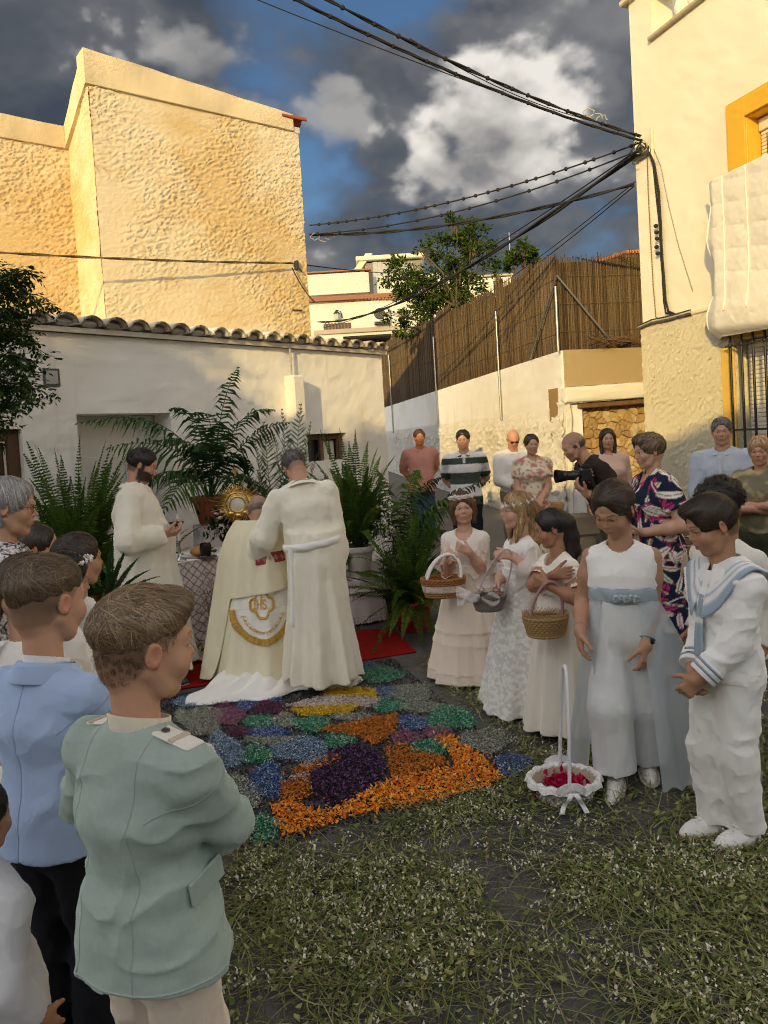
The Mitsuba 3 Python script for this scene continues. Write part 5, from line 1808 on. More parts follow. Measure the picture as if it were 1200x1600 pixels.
down_flow = lambda P: np.stack([.25 * np.sign(P[:, 0]) * (P[:, 2] > .2) + P[:, 0] * .2, -.15 + 0 * P[:, 0], -1 + 0 * P[:, 0]], 1)
SK1, SK2, SK3 = (0.50, 0.275, 0.175), (0.43, 0.22, 0.13), (0.36, 0.18, 0.105)
BLK = ((0.010, 0.008, 0.007), (0.030, 0.022, 0.018))
DBR = ((0.022, 0.014, 0.009), (0.060, 0.036, 0.022))
BRN = ((0.050, 0.029, 0.016), (0.135, 0.080, 0.043))
LBR = ((0.085, 0.052, 0.027), (0.36, 0.245, 0.135))
BLD = ((0.18, 0.10, 0.045), (0.50, 0.33, 0.16))
GRY = ((0.17, 0.155, 0.15), (0.46, 0.44, 0.43))
# ------------------------------------------------------------------ people of the photograph
def w2l(x, y, yaw, p):
    return rotz(-math.radians(yaw)) @ (np.asarray(p, float) - A(x, y, gz(y)))


def ring(S_, c, rx, ry, z0, z1, bulge=.004, n=40, col=(0.7,) * 3, tilt=0.0, wav=.0):
    """a band round the waist"""
    a = np.linspace(0, 2 * PI, n + 1)
    rows = []
    for t in np.linspace(0, 1, 5):
        o = bulge * math.sin(PI * t) + wav * np.sin(a * 9 + 5 * t)
        rows.append(np.stack([c[0] + (rx + o) * np.cos(a), c[1] + (ry + o) * np.sin(a), z0 + (z1 - z0) * t + tilt * np.cos(a)], 1))
    return sheet(lambda u, v: np.stack(rows), 5, n + 1, col, flip=True)


def collar_band(p, c, r=.058, hgt=.035, out=.008, gap=None, name='collar', n=36, drop=.010, tk=.004, fold=0.0, label=None, bsdf='m_cloth'):
    """a standing (or folded) collar round the neck"""
    k = p.h / 1.7
    a = np.linspace(0, 2 * PI, n + 1) if gap is None else np.linspace(PI / 2 + gap, 2.5 * PI - gap, n + 1)
    o = p.N + p.up * (.000 - drop) + p.ft * .006
    rows = []
    prof = [(0, 0), (.002, hgt * .5), (.004, hgt)] if not fold else [(0.0, 0), (.002, hgt * .6), (.010, hgt), (.020, hgt * .75), (.024 + out, hgt - fold)]
    for dr_, dz in prof:
        R = r * k * (1 + .04 * 0) + dr_
        rows.append(o + np.outer(np.cos(a) * R * 1.02, p.rt) + np.outer(np.sin(a) * R * 1.08, p.ft) + np.outer(dz + .022 * k * -np.sin(a), p.up))
    m = thick(sheet(lambda u, v: np.stack(rows), len(rows), n + 1, c), tk)
    return p.add(name, m, bsdf, True, label)


def buttons(p, pts, r=.006, c=(0.7, 0.68, 0.62), name='button'):
    for q in pts:
        p.add(name, ball(q, (r, r * .6, r), c, 1), 'm_gloss')


def gown(p, c, z0, r0, g=.022, ge=.05, folds=9, amp=.05, waist=.56, upto=1.98, name='alb', label=None, neck=.055, seed=1, g1=None, c0=(0, 0), vert=.010):
    S = Sdf()
    p.torso(S, g)
    for sd in 'rl':
        end, n = p.sleeve(S, sd, g, upto, ge, g1=g + .02 if g1 is None else g1)
        # the cloth hangs under the forearm
        f, lo, hi = limb_fn([p.E[sd] - A(0, 0, .03), end - A(0, 0, .035)], [.045 + g * .6, .02 + ge * .8], .03)
        S.fn(f, lo, hi, .03)
    wz = waist * p.h
    q = p.P + (p.N - p.P) * np.clip((wz - p.hz) / max(p.N[2] - p.hz, .1), 0, 1)
    f, lo, hi = p.skirt_fn(wz + .10, z0, .084 * p.h * p.g + g + p.belly * .3, r0, folds, amp, c0, (q[0], q[1] + p.belly * .25), seed)
    S.fn(f, lo, hi, .06)
    p.cut_neck(S, neck * p.h / 1.7)

    def hem(P):
        return -vert * 1.7 * (meshkit.fbm(P * A(11, 11, 1.0), 1, seed) - .5) * 2 * np.clip((p.N[2] - P[:, 2]) / .35, 0, 1)
    m = S.mesh(p.cres, both(hem, (lambda P: wr(.011, (12, 12, 9), 4 + seed)(P) * (.25 + .75 * smooth01(wz - .05, wz + .12, P[:, 2])) + wr(.006, (13, 13, 2.2), 14 + seed)(P))), c)
    m.c = m.c * (1 + .05 * nz(m.v, 6, 3, 3))[:, None]
    return p.add(name, m, 'm_cloth', True, label)


# ---- 1 boy in the green jacket
x = spot(222, 1.50, 1.0)
p = Person('boy seen from behind at the front in a sage green linen jacket with epaulettes', x, 1.50, 1.385, -33, True, girth=.97, head=(-24, 5, 2), skin=SK1, hs=1.0,
           arms={'r': dict(w=w2l(x, 1.50, -33, at(292, 1322, 1.66)), e=w2l(x, 1.50, -33, at(352, 1283, 1.50)), curl=.5, dir=(-1, .2, 0), palm=(0, -1, .2)), 'l': dict(w=(-.13, .17, .90), pole=(-1, -.5, -.3), curl=.6, dir=(1, .1, 0), palm=(0, -1, .2))})
p.cres = .0058
p.body(brow=(0.16, 0.10, 0.05), scalp=((0.15, 0.095, 0.055), .86), eyes=(0.10, 0.08, 0.05), blush=.7)
S = Sdf().ell((0, -.07, .12), (.339, .435, .385)).ell((0, .24, .35), (.20, .13, .11), k=.10)
S.thick = .060
S.tap = (.08, .44, .26)
S.ell((0, .52, -.14), (.33, .36, .47), k=.03, op=-1)
S.plane((0, -.36, -.02), unit((0, -.40, -1)), .03)
S.fn(lambda x, y, z: np.maximum(z - .10 - .26 * y + .02 * np.sin(y * 40 + x * 30), .12 - np.abs(x)), (-.5, -.6, -.6), (.5, .6, .16), .05, -1)


p.hair(S, LBR, .010, (22, 22, 9), 11000, boy_flow, .42, .016, 1.3, label='light brown hair combed forward from a crown whorl', w=.0030, seed=3)
GRN = A(0.335, 0.410, 0.370)


def linen(P):
    slub = .5 * meshkit.noise(P * A(60, 60, 420), 3) + .5 * meshkit.noise(P * A(300, 300, 40), 5)
    return GRN * (0.86 + .16 * slub[:, None] + .16 * nz(P, 5, 3, 3)[:, None])


def jack_disp(P):
    e = p.E['r']
    d = np.exp(-((P - e) ** 2).sum(1) / .012)
    return wr(.013, (7, 7, 9), 3)(P) + .007 * np.sin((P[:, 2] * 70 + P[:, 0] * 25)) * d - .010 * np.exp(-((P[:, 2] - .80 - .1 * P[:, 0]) / .02) ** 2) * (P[:, 1] < 0) * .5 - .004 * np.exp(-(P[:, 0] / .005) ** 2) * (P[:, 1] < 0) * 0


jk = p.top('jacket', GRN, .016, 1.95, .645, .060, 0, 0, .020, .022, 'm_cloth', jack_disp, .010, 'sage green linen jacket', linen, res=.82, g1=.012)
jm = p.last
for sd, q in (('r', 1), ('l', -1)):
    d = unit(p.E[sd] - p.S[sd])
    p.seam('armhole_seam', jm, p.S[sd] + d * .012, d, p.S[sd], .115, .0015, GRN * .8, jk)
p.seam('back_seam', jm, A(.075, 0, 0), (1, 0, 0), A(.075, -.12, .90), .26, .0013, GRN * .85, jk)
p.seam('back_seam', jm, A(-.075, 0, 0), (1, 0, 0), A(-.075, -.12, .90), .26, .0013, GRN * .85, jk)
p.seam('hem', jm, A(0, 0, .655), (0, 0, 1), A(0, 0, .655), .4, .0022, GRN * .95, jk)
r_ = np.random.default_rng(41)
hm = trimesh.convex.convex_hull(Sdf().ell((0, -.07, .12), (.337, .433, .383)).ell((0, -.21, -.13), (.237, .237, .272), k=.08).mesh(.03).v)
fz = r_.choice(len(hm.faces), 9000, p=hm.area_faces / hm.area)
P_ = hm.vertices[hm.faces[fz]].mean(1) + r_.normal(0, .010, (9000, 3))
N_ = hm.face_normals[fz]
zz_ = P_[:, 2] - .26 * P_[:, 1]
ok = (zz_ < .16) & (P_[:, 2] > np.interp(P_[:, 1], [-.5, -.16, .02, .10, .22, .5], [-.30, -.28, .02, .0, .20, .3])) & (P_[:, 1] < .22)
P_, N_ = P_[ok], N_[ok]
D_h = np.stack([0 * P_[:, 0], .25 + 0 * P_[:, 0], -1 + 0 * P_[:, 0]], 1) + r_.normal(0, .25, P_.shape)
D_h -= N_ * (D_h * N_).sum(1, keepdims=True)
D_h /= np.linalg.norm(D_h, axis=1, keepdims=True)
W_h = np.cross(D_h, N_) * .0020
V_h = np.stack([P_ + W_h, P_ - W_h, P_ + D_h * .055 + N_ * .010], 1).reshape(-1, 3)
p.hadd('clipped_sides', Mesh(V_h, np.arange(len(V_h)).reshape(-1, 3), np.repeat(A(0.12, 0.075, 0.042) * r_.uniform(.6, 1.4, (len(P_), 1)), 3, 0)), 'm_hair', False, 'short clipped hair at the sides', None, 'stuff')
collar_band(p, (0.72, 0.66, 0.53), .060, .056, .0, drop=-.004, tk=.005, label='cream standing shirt collar', name='collar')
for sd, q in (('r', 1), ('l', -1)):
    a = p.N + p.rt * q * .062 + p.up * .028
    b = p.S[sd] + p.rt * q * .012 + p.up * .050
    d = unit(b - a)
    s_ = unit(np.cross(p.up, d)) * q
    n = unit(np.cross(d, s_)) * (1 if np.cross(d, s_) @ p.up > 0 else -1)
    L_ = np.linalg.norm(b - a) + .012
    M = np.stack([d, s_ * (1 if np.linalg.det(np.stack([d, s_, n])) > 0 else -1), n], 1)
    ek = p.add('epaulette', box(L_, .046, .007, (0.72, 0.68, 0.62), (L_ / 2, 0, .012), .003).tf(M, a), 'm_cloth', False, 'cream shoulder board with a taupe bar')
    p.add('bar', box(.014, .0475, .004, (0.50, 0.42, 0.34), (L_ * .55, 0, .016), .001).tf(M, a), 'm_cloth', False, None, ek)
    p.add('button', lathe([(0, .004), (.0075, .003), (.0085, 0)], 14, (0.05, 0.04, 0.035)).tf(M, a + d * .018 + n * .0165), 'm_gloss', True, None, ek)
pts = [p.S['r'] + p.rt * .004 + p.up * .056 + p.ft * .02, p.S['r'] + p.ft * .055 + p.up * .035, p.S['r'] + p.ft * .085 - p.up * .03 + p.rt * .005, p.S['r'] + p.ft * .095 - p.up * .10 - p.rt * .01, p.S['r'] + p.ft * .10 - p.up * .12 - p.rt * .05, p.S['r'] + p.ft * .115 - p.up * .05 - p.rt * .10, p.N + p.ft * .10 - p.up * .02]
tt = np.linspace(0, len(pts) - 1, 50)
P_ = np.stack([np.interp(tt, np.arange(len(pts)), np.array(pts)[:, i]) for i in range(3)], 1)
p.add('braided_cord', cat([tube(P_ + np.stack([.004 * np.cos(tt * 14 + o), .004 * np.sin(tt * 14 + o), 0 * tt], 1), .0045, 6, (0.66, 0.60, 0.50)) for o in (0, 2.1, 4.2)]), 'm_cloth', True, 'twisted cream aiguillette cord')
fl = A(.118, .065, .79)
jv = jm.v
fl = jv[np.argmin(((jv - A(.150, .030, .815)) ** 2).sum(1))]
p.add('pocket_flap', box(.008, .098, .050, GRN * .93, bev=.003).tf(rotz(.12) @ rotx(.16), fl + A(.0045, .0, 0)), 'm_cloth', False)
p.trousers((0.60, 0.52, 0.43), .006, .06, .026, gk=.014, label='beige chino trousers')
for sd in 'rl':
    p.shoe(sd, (0.30, 0.20, 0.12))

# ---- 2 boy in the pale blue jacket
x = spot(76, 1.95, 1.0)
p = Person('boy from behind in a pale blue blazer and black trousers', x, 1.95, 1.405, -22, True, girth=1.0, head=(-12, 4, 0), skin=SK1, hs=1.0,
           arms={'r': dict(w=(.05, .22, .88), pole=(1, -.6, -.3)), 'l': dict(w=(-.05, .22, .88), pole=(-1, -.6, -.3))})
p.cres = .0068
p.body(scalp=((0.13, 0.085, 0.052), .88), brow=(0.12, 0.08, 0.05))
S = Sdf().ell((0, -.07, .12), (.339, .435, .385))
S.thick = .050
S.tap = (.08, .44, .22)
S.ell((0, .52, -.14), (.34, .36, .42), k=.03, op=-1)
S.plane((0, -.40, -.06), unit((0, -.30, -1)), .03)
S.fn(lambda x, y, z: np.maximum(z - .10 - .22 * y + .02 * np.sin(y * 40), .14 - np.abs(x)), (-.5, -.6, -.6), (.5, .6, .14), .05, -1)
p.hair(S, ((0.070, 0.044, 0.026), (0.19, 0.125, 0.075)), .010, (22, 22, 9), 6500, boy_flow, .26, .018, 1.4, label='short mid brown hair', w=.0038, seed=5)
p.top('blazer', (0.34, 0.44, 0.64), .012, 1.95, .665, .060, 0, 0, .011, .016, 'm_cloth', both(wr(.010, (7, 7, 8), 8), lambda P: .003 * np.exp(-(P[:, 0] / .006) ** 2) * (P[:, 1] < 0)), .006, 'pale blue blazer', res=.9)
jm = p.last
for sd in 'rl':
    d = unit(p.E[sd] - p.S[sd])
    p.seam('armhole_seam', jm, p.S[sd] + d * .012, d, p.S[sd], .115, .0018, (0.27, 0.35, 0.52))
p.seam('back_seam', jm, A(0, 0, 0), (1, 0, 0), A(0, -.12, .90), .30, .0016, (0.28, 0.36, 0.54))
collar_band(p, (0.34, 0.44, 0.64), .066, .040, .006, gap=.5, name='blazer_collar', drop=-.004, fold=.050)
collar_band(p, (0.78, 0.77, 0.76), .056, .046, drop=-.012, name='shirt_collar', label='white shirt collar')
p.trousers((0.010, 0.011, 0.015), .006, .05, .03, gk=.014, label='black trousers')
for sd in 'rl':
    p.shoe(sd, (0.012, 0.012, 0.013))

# ---- 3 girl with a braid
x = spot(40, 2.40, 1.1)
p = Person('girl with a long brown braid and pink hair flower at the left edge', x, 2.40, 1.36, -35, True, sex='f', head=(-10, 8, 0), skin=SK1,
           arms={'r': dict(w=(.06, .2, .82)), 'l': dict(w=(-.26, .10, .80), pole=(-1, -.5, 0))})
p.body()
S = hcap(.045, back=-.42)
S.chain([(-.12, -.42, -.05), (-.16, -.50, -.35), (-.18, -.50, -.60)], [.17, .13, .11], .06)
p.hair(S, BRN, .014, (20, 20, 6), 4500, lambda P: np.stack([-.55 * (P[:, 0] + .12), -.5 - P[:, 1], -1 + 0 * P[:, 0]], 1), .45, .018, 1.4, label='brown hair drawn into a braid', seed=7)
for i in range(7):
    z = -.60 - .105 * i
    for q in (1, -1):
        p.hadd('braid_lock', ball((0, 0, 0), (.085 - .005 * i, .062, .10), A(*BRN[0]) * .5 + A(*BRN[1]) * .35, 2).tf(roty(q * .5), A(-.18 + q * .038 - .01 * i, -.49, z - .03 * (q > 0))), 'm_hair')
for i in range(5):
    p.hadd('hair_flower', ball((0, 0, 0), (.045, .02, .045), (0.62, 0.34, 0.36), 1).tf(None, A(-.215 + .05 * math.cos(i * 1.256), -.58, -.62 + .05 * math.sin(i * 1.256))), 'm_petal', True)
p.top('bodice', (0.74, 0.71, 0.66), .010, .55, p.hz + .02, .075, .02)
f, lo, hi = p.skirt_fn(p.hz + .10, .13, .13, .34, 9, .06)
m = Sdf().fn(f, lo, hi, .02).mesh(p.cres, None, (0.74, 0.70, 0.63))
p.add('skirt', m, 'm_cloth')
p.add('sash', ring(p, (0, 0), .150, .120, p.hz + .03, p.hz + .11, .006, col=(0.62, 0.30, 0.36)), 'm_satin', True, 'pink sash')

# ---- 4 woman with grey hair
x = spot(12, 2.80, 1.2)
p = Person('grey haired woman in a black and white flecked cardigan at the left edge', x, 2.80, 1.60, -62, sex='f', girth=1.12, head=(-12, 6, 0), skin=(0.50, 0.28, 0.17))
p.body(brow=(0.2, 0.18, 0.17))
S = hcap(.07, back=-.44, side=-.10)
S.ell((0, -.22, -.16), (.33, .30, .30), k=.08)
p.hair(S, GRY, .016, (16, 16, 7), 6500, lambda P: np.stack([P[:, 0] * .4, .25 + P[:, 1] * .5, -.9 + 0 * P[:, 0]], 1), .45, .022, 1.4, label='short layered grey hair', seed=9, wave=.01)


def fleck(P):
    r = meshkit.noise(P * 150, 3) + .5 * meshkit.noise(P * 330, 5)
    t = smooth01(.62, .84, r)[:, None]
    return A(0.035, 0.032, 0.036) * (1 - t) + A(0.62, 0.58, 0.58) * t


p.top('cardigan', (0.3, 0.3, 0.3), .022, 1.8, .72, .078, .015, 0, .02, .03, 'm_cloth', wr(.006, (8, 8, 8), 5), .03, 'flecked black and white cardigan', fleck, 1.0)
collar_band(p, (0.70, 0.60, 0.50), .078, .010, drop=.022, name='neckline')
p.trousers((0.02, 0.02, 0.025), .02)
gl = rod((.34, .02, .02), (.30, .36, .02), .008, 5, (0.25, 0.12, 0.03))
p.hadd('glasses', cat([rod((.345, .0, .03), (.28, .37, .02), .009, 5, (0.22, 0.11, 0.03)), tube([A(.16 + .10 * math.cos(t), .385 - .3 * (.1 * math.cos(t)) ** 2, -.01 + .08 * math.sin(t)) for t in np.linspace(0, 2 * PI, 18)], .008, 5, (0.22, 0.11, 0.03)), rod((.06, .41, .01), (-.06, .41, .01), .008, 5, (0.22, 0.11, 0.03))]), 'm_gloss')
for sd in 'rl':
    p.shoe(sd)

# ---- 5, 6, 7 children seen by their heads
x = spot(51, 3.55, 1.3)
p = Person('child with dark brown hair half hidden behind the grey haired woman', x, 3.55, 1.36, -75, True, sex='f', skin=(0.5, 0.25, 0.13))
p.body()
S = hcap(.05, back=-.42)
S.ell((0, -.25, -.2), (.25, .22, .3), k=.08)
p.hair(S, DBR, .014, n=1500, flow=down_flow, L=.4)
p.top('shirt', (0.6, 0.58, 0.55), .012, .6, .62)
p.trousers((0.05, 0.06, 0.09))
x = spot(116, 3.15, 1.2)
p = Person('dark haired boy whose head shows beside the white robed deacon', x, 3.15, 1.345, -50, True, skin=SK2)
p.body(scalp=((0.04, 0.025, 0.018), .8))
p.hair(hcap(.05, back=-.34), DBR, .012, n=2600, flow=crop_flow, L=.3)
p.top('shirt', (0.72, 0.70, 0.66), .014, 1.9, .62)
p.trousers((0.3, 0.26, 0.2))
x = spot(86, 2.80, 1.2)
p = Person('black haired girl with a wreath of tiny white flowers', x, 2.80, 1.315, -50, True, sex='f', head=(-5, 10, 0), skin=SK2)
p.body()
S = hcap(.05, back=-.42)
S.ell((0, -.28, -.3), (.24, .2, .4), k=.08)
p.hair(S, BLK, .014, n=2200, flow=down_flow, L=.4)
p.top('dress', (0.74, 0.71, 0.66), .012, .6, .62)


def wreath(p, rx=.375, ry=.47, z=.30, tilt=.35, n=26, r=.045, c=(0.74, 0.69, 0.64), seed=1, leaf=True, back=-.06, arc=(0, 2 * PI), key=None):
    r_ = np.random.default_rng(seed)
    a = np.linspace(*arc, n, endpoint=False)
    P = np.stack([rx * np.cos(a), back + ry * np.sin(a), z - tilt * np.sin(a) * -.5 + 0 * a], 1)
    q = np.linspace(*arc, 60)
    k = p.hadd('wreath', tube(np.stack([rx * np.cos(q), back + ry * np.sin(q), z + tilt * .5 * np.sin(q)], 1), .012, 5, (0.45, 0.42, 0.33)), 'm_matte', True, key)
    ms = []
    for o in P:
        for j in range(3):
            u = o + r_.normal(0, .018, 3)
            for b in range(5):
                t = b * 1.257 + r_.random()
                ms.append(ball(u + A(math.cos(t), .3 * math.sin(2 * t), math.sin(t)) * r * .5, (r * .42, r * .3, r * .42), A(*c) * r_.uniform(.85, 1.08), 0))
    p.hadd('blossoms', cat(ms), 'm_matte', True, None, k, 'stuff')


wreath(p, .37, .46, .26, .35, 24, .050)
x = spot(-38, 1.62, .8)
p = Person('small child in a pale grey top cut off by the left edge near the bottom', x, 1.62, .955, -30, True, skin=SK2)
p.body()
p.hair(hcap(.05, back=-.34), BLK, .012, n=2500, flow=crop_flow, L=.3)
p.top('shirt', (0.62, 0.62, 0.64), .020, 1.9, .36, res=.9, flare=.02)
p.trousers((0.66, 0.62, 0.56), .022)

# ---- 9 deacon with the beard
ALB = (0.76, 0.72, 0.61)
x = spot(214, 5.40, 1.2)
yw = -84
hd = lambda X, Y, D: w2l(x, 5.40, yw, at(X, Y, D))
p = Person('bearded man in a long cream alb holding a small bowl beside the table', x, 5.40, 1.715, yw, girth=1.18, belly=.085, head=(2, 20, 0), skin=(0.50, 0.27, 0.18), hs=1.02,
           arms={'r': dict(w=hd(254, 836, 5.26), pole=(1, -.7, -.8), curl=.55, dir=(-.25, 1, .1), palm=(-.5, 0, 1), thumb=.3), 'l': dict(w=hd(256, 832, 5.50), pole=(-1, -.7, -.8), curl=.5, dir=(.2, 1, .1), palm=(.5, 0, 1))}, neckf=.02)
p.body(beard=(0.022, 0.013, 0.010), brow=(0.025, 0.015, 0.01), scalp=((0.018, 0.012, 0.010), .95), lid=.35)
p.hair(hcap(.035, back=-.24, side=-.02), BLK, .014, (30, 30, 30), n=1600, flow=crop_flow, L=.12, lift=.02, label='short black hair')
gown(p, ALB, .13, .285, .022, .042, 9, .105, .56, 1.93, label='long cream alb', seed=2, c0=(0, .03))
collar_band(p, ALB, .072, .050, .01, gap=.2, fold=.02, drop=.01, name='alb_collar')
for sd in 'rl':
    p.shoe(sd, (0.05, 0.055, 0.065), (0.62, 0.58, 0.52), an=A((.07 if sd == 'r' else -.07), .10 if sd == 'r' else -.05, .045 * p.h), label='dark trainer with a white sole')
bk_ = p.k
bowl = p.N * 0 + (hd(259, 822, 5.38))
solo('wooden_bowl', lathe([(0, -.02), (.035, -.015), (.055, .012), (.050, .012), (.03, -.008), (0, -.010)], 24, (0.05, 0.022, 0.012)).tf(None, p.R @ (bowl + A(0, .075, .012)) + p.t), 'small dark bowl held in the hands of the bearded man', 'bowl', 'm_gloss')

# ---- 10 priest seen from behind
x, yw = spot(494, 5.12, .9), 14
hd = lambda X, Y, D: w2l(x, 5.12, yw, at(X, Y, D))
p = Person('man in a cream alb with a white cincture, bending forward with his back to us', x, 5.12, 1.675, yw, girth=.98, lean=13, side=-6, head=(6, 26, -4), skin=SK1,
           arms={'l': dict(w=hd(396, 872, 5.30), e=hd(409, 842, 5.14), hide=True), 'r': dict(w=hd(470, 885, 5.45), e=hd(524, 858, 5.20))})
p.body(scalp=((0.10, 0.09, 0.085), .8))
p.hair(hcap(.035, back=-.28, side=-.02), ((0.035, 0.03, 0.028), (0.15, 0.14, 0.13)), .012, (24, 24, 14), 2200, crop_flow, .2, .02, label='short dark grey hair')
gown(p, ALB, .095, .255, .020, .050, 9, .115, .575, 1.9, label='cream alb falling in long folds', seed=6, g1=.032, vert=.012)
collar_band(p, ALB, .072, .052, .02, fold=.03, drop=.02, name='alb_collar')
wz = .60 * p.h
q = p.P + (p.N - p.P) * ((wz - p.hz) / (p.N[2] - p.hz))
S = Sdf()
ck_ = p.add('cincture', thick(ring(p, q + A(0, -.008, 0), .196, .172, wz - .028, wz + .022, .010, 48, (0.80, 0.79, 0.77), .022, .002), .006), 'm_cloth', True, 'white cloth belt')
for j, (dx, L_) in enumerate(((-.165, .66), (-.178, .52))):
    P_ = np.stack([q[0] + dx + .012 * np.sin(np.linspace(0, 3, 14) + j), q[1] - .11 - .04 * np.linspace(0, 1, 14), wz - .01 - L_ * np.linspace(0, 1, 14)], 1)
    p.add('tassel_cord', cat([tube(P_, np.concatenate([np.full(11, .014), [.018, .022, .016]]), 8, (0.80, 0.79, 0.77))]), 'm_cloth', True, None, ck_)
for sd, o in (('r', (.085, .06)), ('l', (-.06, -.08))):
    p.shoe(sd, (0.012, 0.012, 0.013), an=A(o[0], o[1], .045 * p.h), turn=-10 if sd == 'r' else 12, label='black shoe')

# ---- 11 kneeling priest in the cope
x, yw = spot(409, 5.42, .8), 6
p = Person('bald priest kneeling before the monstrance in a cream and gold cope', x, 5.42, 1.72, yw, girth=1.12, lean=6, hipz=.50, head=(4, 24, 0), skin=(0.46, 0.27, 0.19), feet={'r': (.08, -.18, .07), 'l': (-.08, -.18, .07)},
           arms={'r': dict(w=(.05, .34, .78), pole=(1, -.3, -.5)), 'l': dict(w=(-.05, .34, .78), pole=(-1, -.3, -.5))})
p.body(scalp=((0.20, 0.15, 0.12), .45))
S = Sdf().ell((0, -.09, .02), (.337, .428, .28)).ell((0, .06, .40), (.38, .44, .42), k=.05, op=-1).ell((0, .5, -.1), (.4, .44, .5), k=.03, op=-1)
S.plane((0, 0, -.26), (0, .25, -1), .03)
p.hair(S, ((0.12, 0.085, 0.065), (0.20, 0.15, 0.115)), .004, label='close cropped hair round a bald crown')
COPE = A(0.74, 0.68, 0.50)
C0 = A(.0, -.02, 0)


def wrapR(z):
    return (.205 + .150 * np.clip((1.0 - z) / 1.0, 0, 1)) * (.36 + .64 * np.sqrt(np.clip(1 - smooth01(.80, 1.20, z) ** 2, 0, 1)))


def wrap(th, z, off):
    """a point of the cloth round the kneeling man: th = 0 at the middle of his back, positive to his left"""
    f = 1 + .085 * np.cos(7 * th + 1) * np.clip((1.0 - z), 0, 1) + .02 * np.cos(15 * th + 3 * z)
    R = (wrapR(z) * f + off)
    sq = 1 + .12 * np.cos(2 * th + PI)
    return np.stack([C0[0] - R * np.sin(th) * sq, C0[1] - R * .86 * np.cos(th), z], -1)


thg, zg = None, None
m = sheet(lambda u, v: wrap((u - .5) * 2 * PI * .92, .06 + v * .98, 0), 150, 70, COPE, flip=False)
m.c = COPE * (1 + .08 * nz(m.v, 7, 3, 3))[:, None]
cope = p.add('cope', thick(m, .008), 'm_satin', True, 'cream silk cope spread to the ground')
WS = A(0.78, 0.76, 0.70)


def hoodpt(a, b, off):
    """shield shaped hood: a across in metres, b height"""
    z = b
    return wrap(-a / (wrapR(z) + off), z, off)


HC, HR = .56, .205


def shield(u, v):
    t = (u - .5) * 2
    r = v
    a = HR * r * np.sin(t * PI / 2)
    b = HC - HR * .98 * r * np.cos(t * PI / 2)
    b = np.where(True, b, b)
    return hoodpt(a, b, .016 + .004 * np.sin(a * 40))


m = sheet(shield, 70, 24, WS)
hood = p.add('hood', cat([m, sheet(lambda u, v: hoodpt(HR * (u * 2 - 1), HC + v * .20, .016), 50, 14, WS)]), 'm_satin', True, 'white hood of the cope with a gold monogram', cope)
GOLD = (0.60, 0.36, 0.07)
r_ = np.random.default_rng(5)
fr_ = []
for i in range(260):
    t = (i / 259 - .5) * 2 * PI / 2
    for rr0, rr1, cc in ((.985, 1.03, 0), (1.03, 1.19 + .03 * r_.random(), 1)):
        pts_ = [hoodpt(HR * rr * math.sin(t) + r_.normal(0, .001), HC - HR * .98 * rr * math.cos(t), .022 + .004 * cc * r_.random()) for rr in np.linspace(rr0, rr1, 3)]
        fr_.append(tube(np.array(pts_), .0032 if cc else .004, 4, A(*GOLD) * r_.uniform(.6, 1.2)))
p.add('fringe', cat(fr_), 'm_satin', True, 'gold bullion fringe', hood)


def onhood(pts2, r, c=GOLD, off=.022):
    return tube(np.array([hoodpt(a, b, off) for a, b in pts2]), r, 5, c)


MC = A(.0, .592)
med = []
for k_ in range(161):
    t = k_ / 160 * 2 * PI
    rr = .088 * (1 + .13 * np.cos(4 * t) + .05 * np.cos(8 * t + PI))
    med.append((MC[0] + rr * math.cos(t), MC[1] + rr * math.sin(t)))
orn = [onhood(med, .0062), onhood([(MC[0] + (a - MC[0]) * .88, MC[1] + (b - MC[1]) * .88) for a, b in med], .0022)]
for i in range(15):
    t = (-.5 + i / 14) * 2.5
    a, b = .158 * math.sin(t), HC - .158 * math.cos(t)
    if i % 2:
        orn.append(onhood([(a - .012, b + .006), (a, b - .008), (a + .012, b + .006), (a - .012, b + .006)], .0032))
    else:
        orn.append(onhood([(a - .02, b), (a - .008, b + .010), (a, b), (a + .008, b + .010), (a + .02, b)], .0024))
        orn.append(onhood([(a, b), (a, b - .014)], .0024))
p.add('medallion', cat(orn), 'm_satin', True, 'gold quatrefoil frame with floral sprigs', hood)
tm = meshkit.text_mesh('IHS', .066, .004, bold=True)
tv = np.array(tm.vertices)
tv[:, 0] -= tv[:, 0].mean()
lm = Mesh(np.array([hoodpt(q[0] * .66, MC[1] - .030 + q[1], .020 + q[2]) for q in tv]), np.array(tm.faces), GOLD)
cr = cat([onhood([(0, MC[1] + .0), (0, MC[1] + .062)], .003), onhood([(-.014, MC[1] + .047), (.014, MC[1] + .047)], .003)])
p.add('monogram', cat([lm, cr]), 'm_satin', False, 'gold letters IHS with a cross', hood)


def veil(u, v):
    th = 1.75 - u * 3.2                                     # from his left side round to his right
    zb = .60 + .115 * u - .56 * smooth01(.30, .12, u)
    z = 1.16 - (1.16 - zb) * v
    return wrap(th, z, .034 + .012 * np.sin(u * 22) * v + .014 * np.sin(u * 9 + 2) * v)


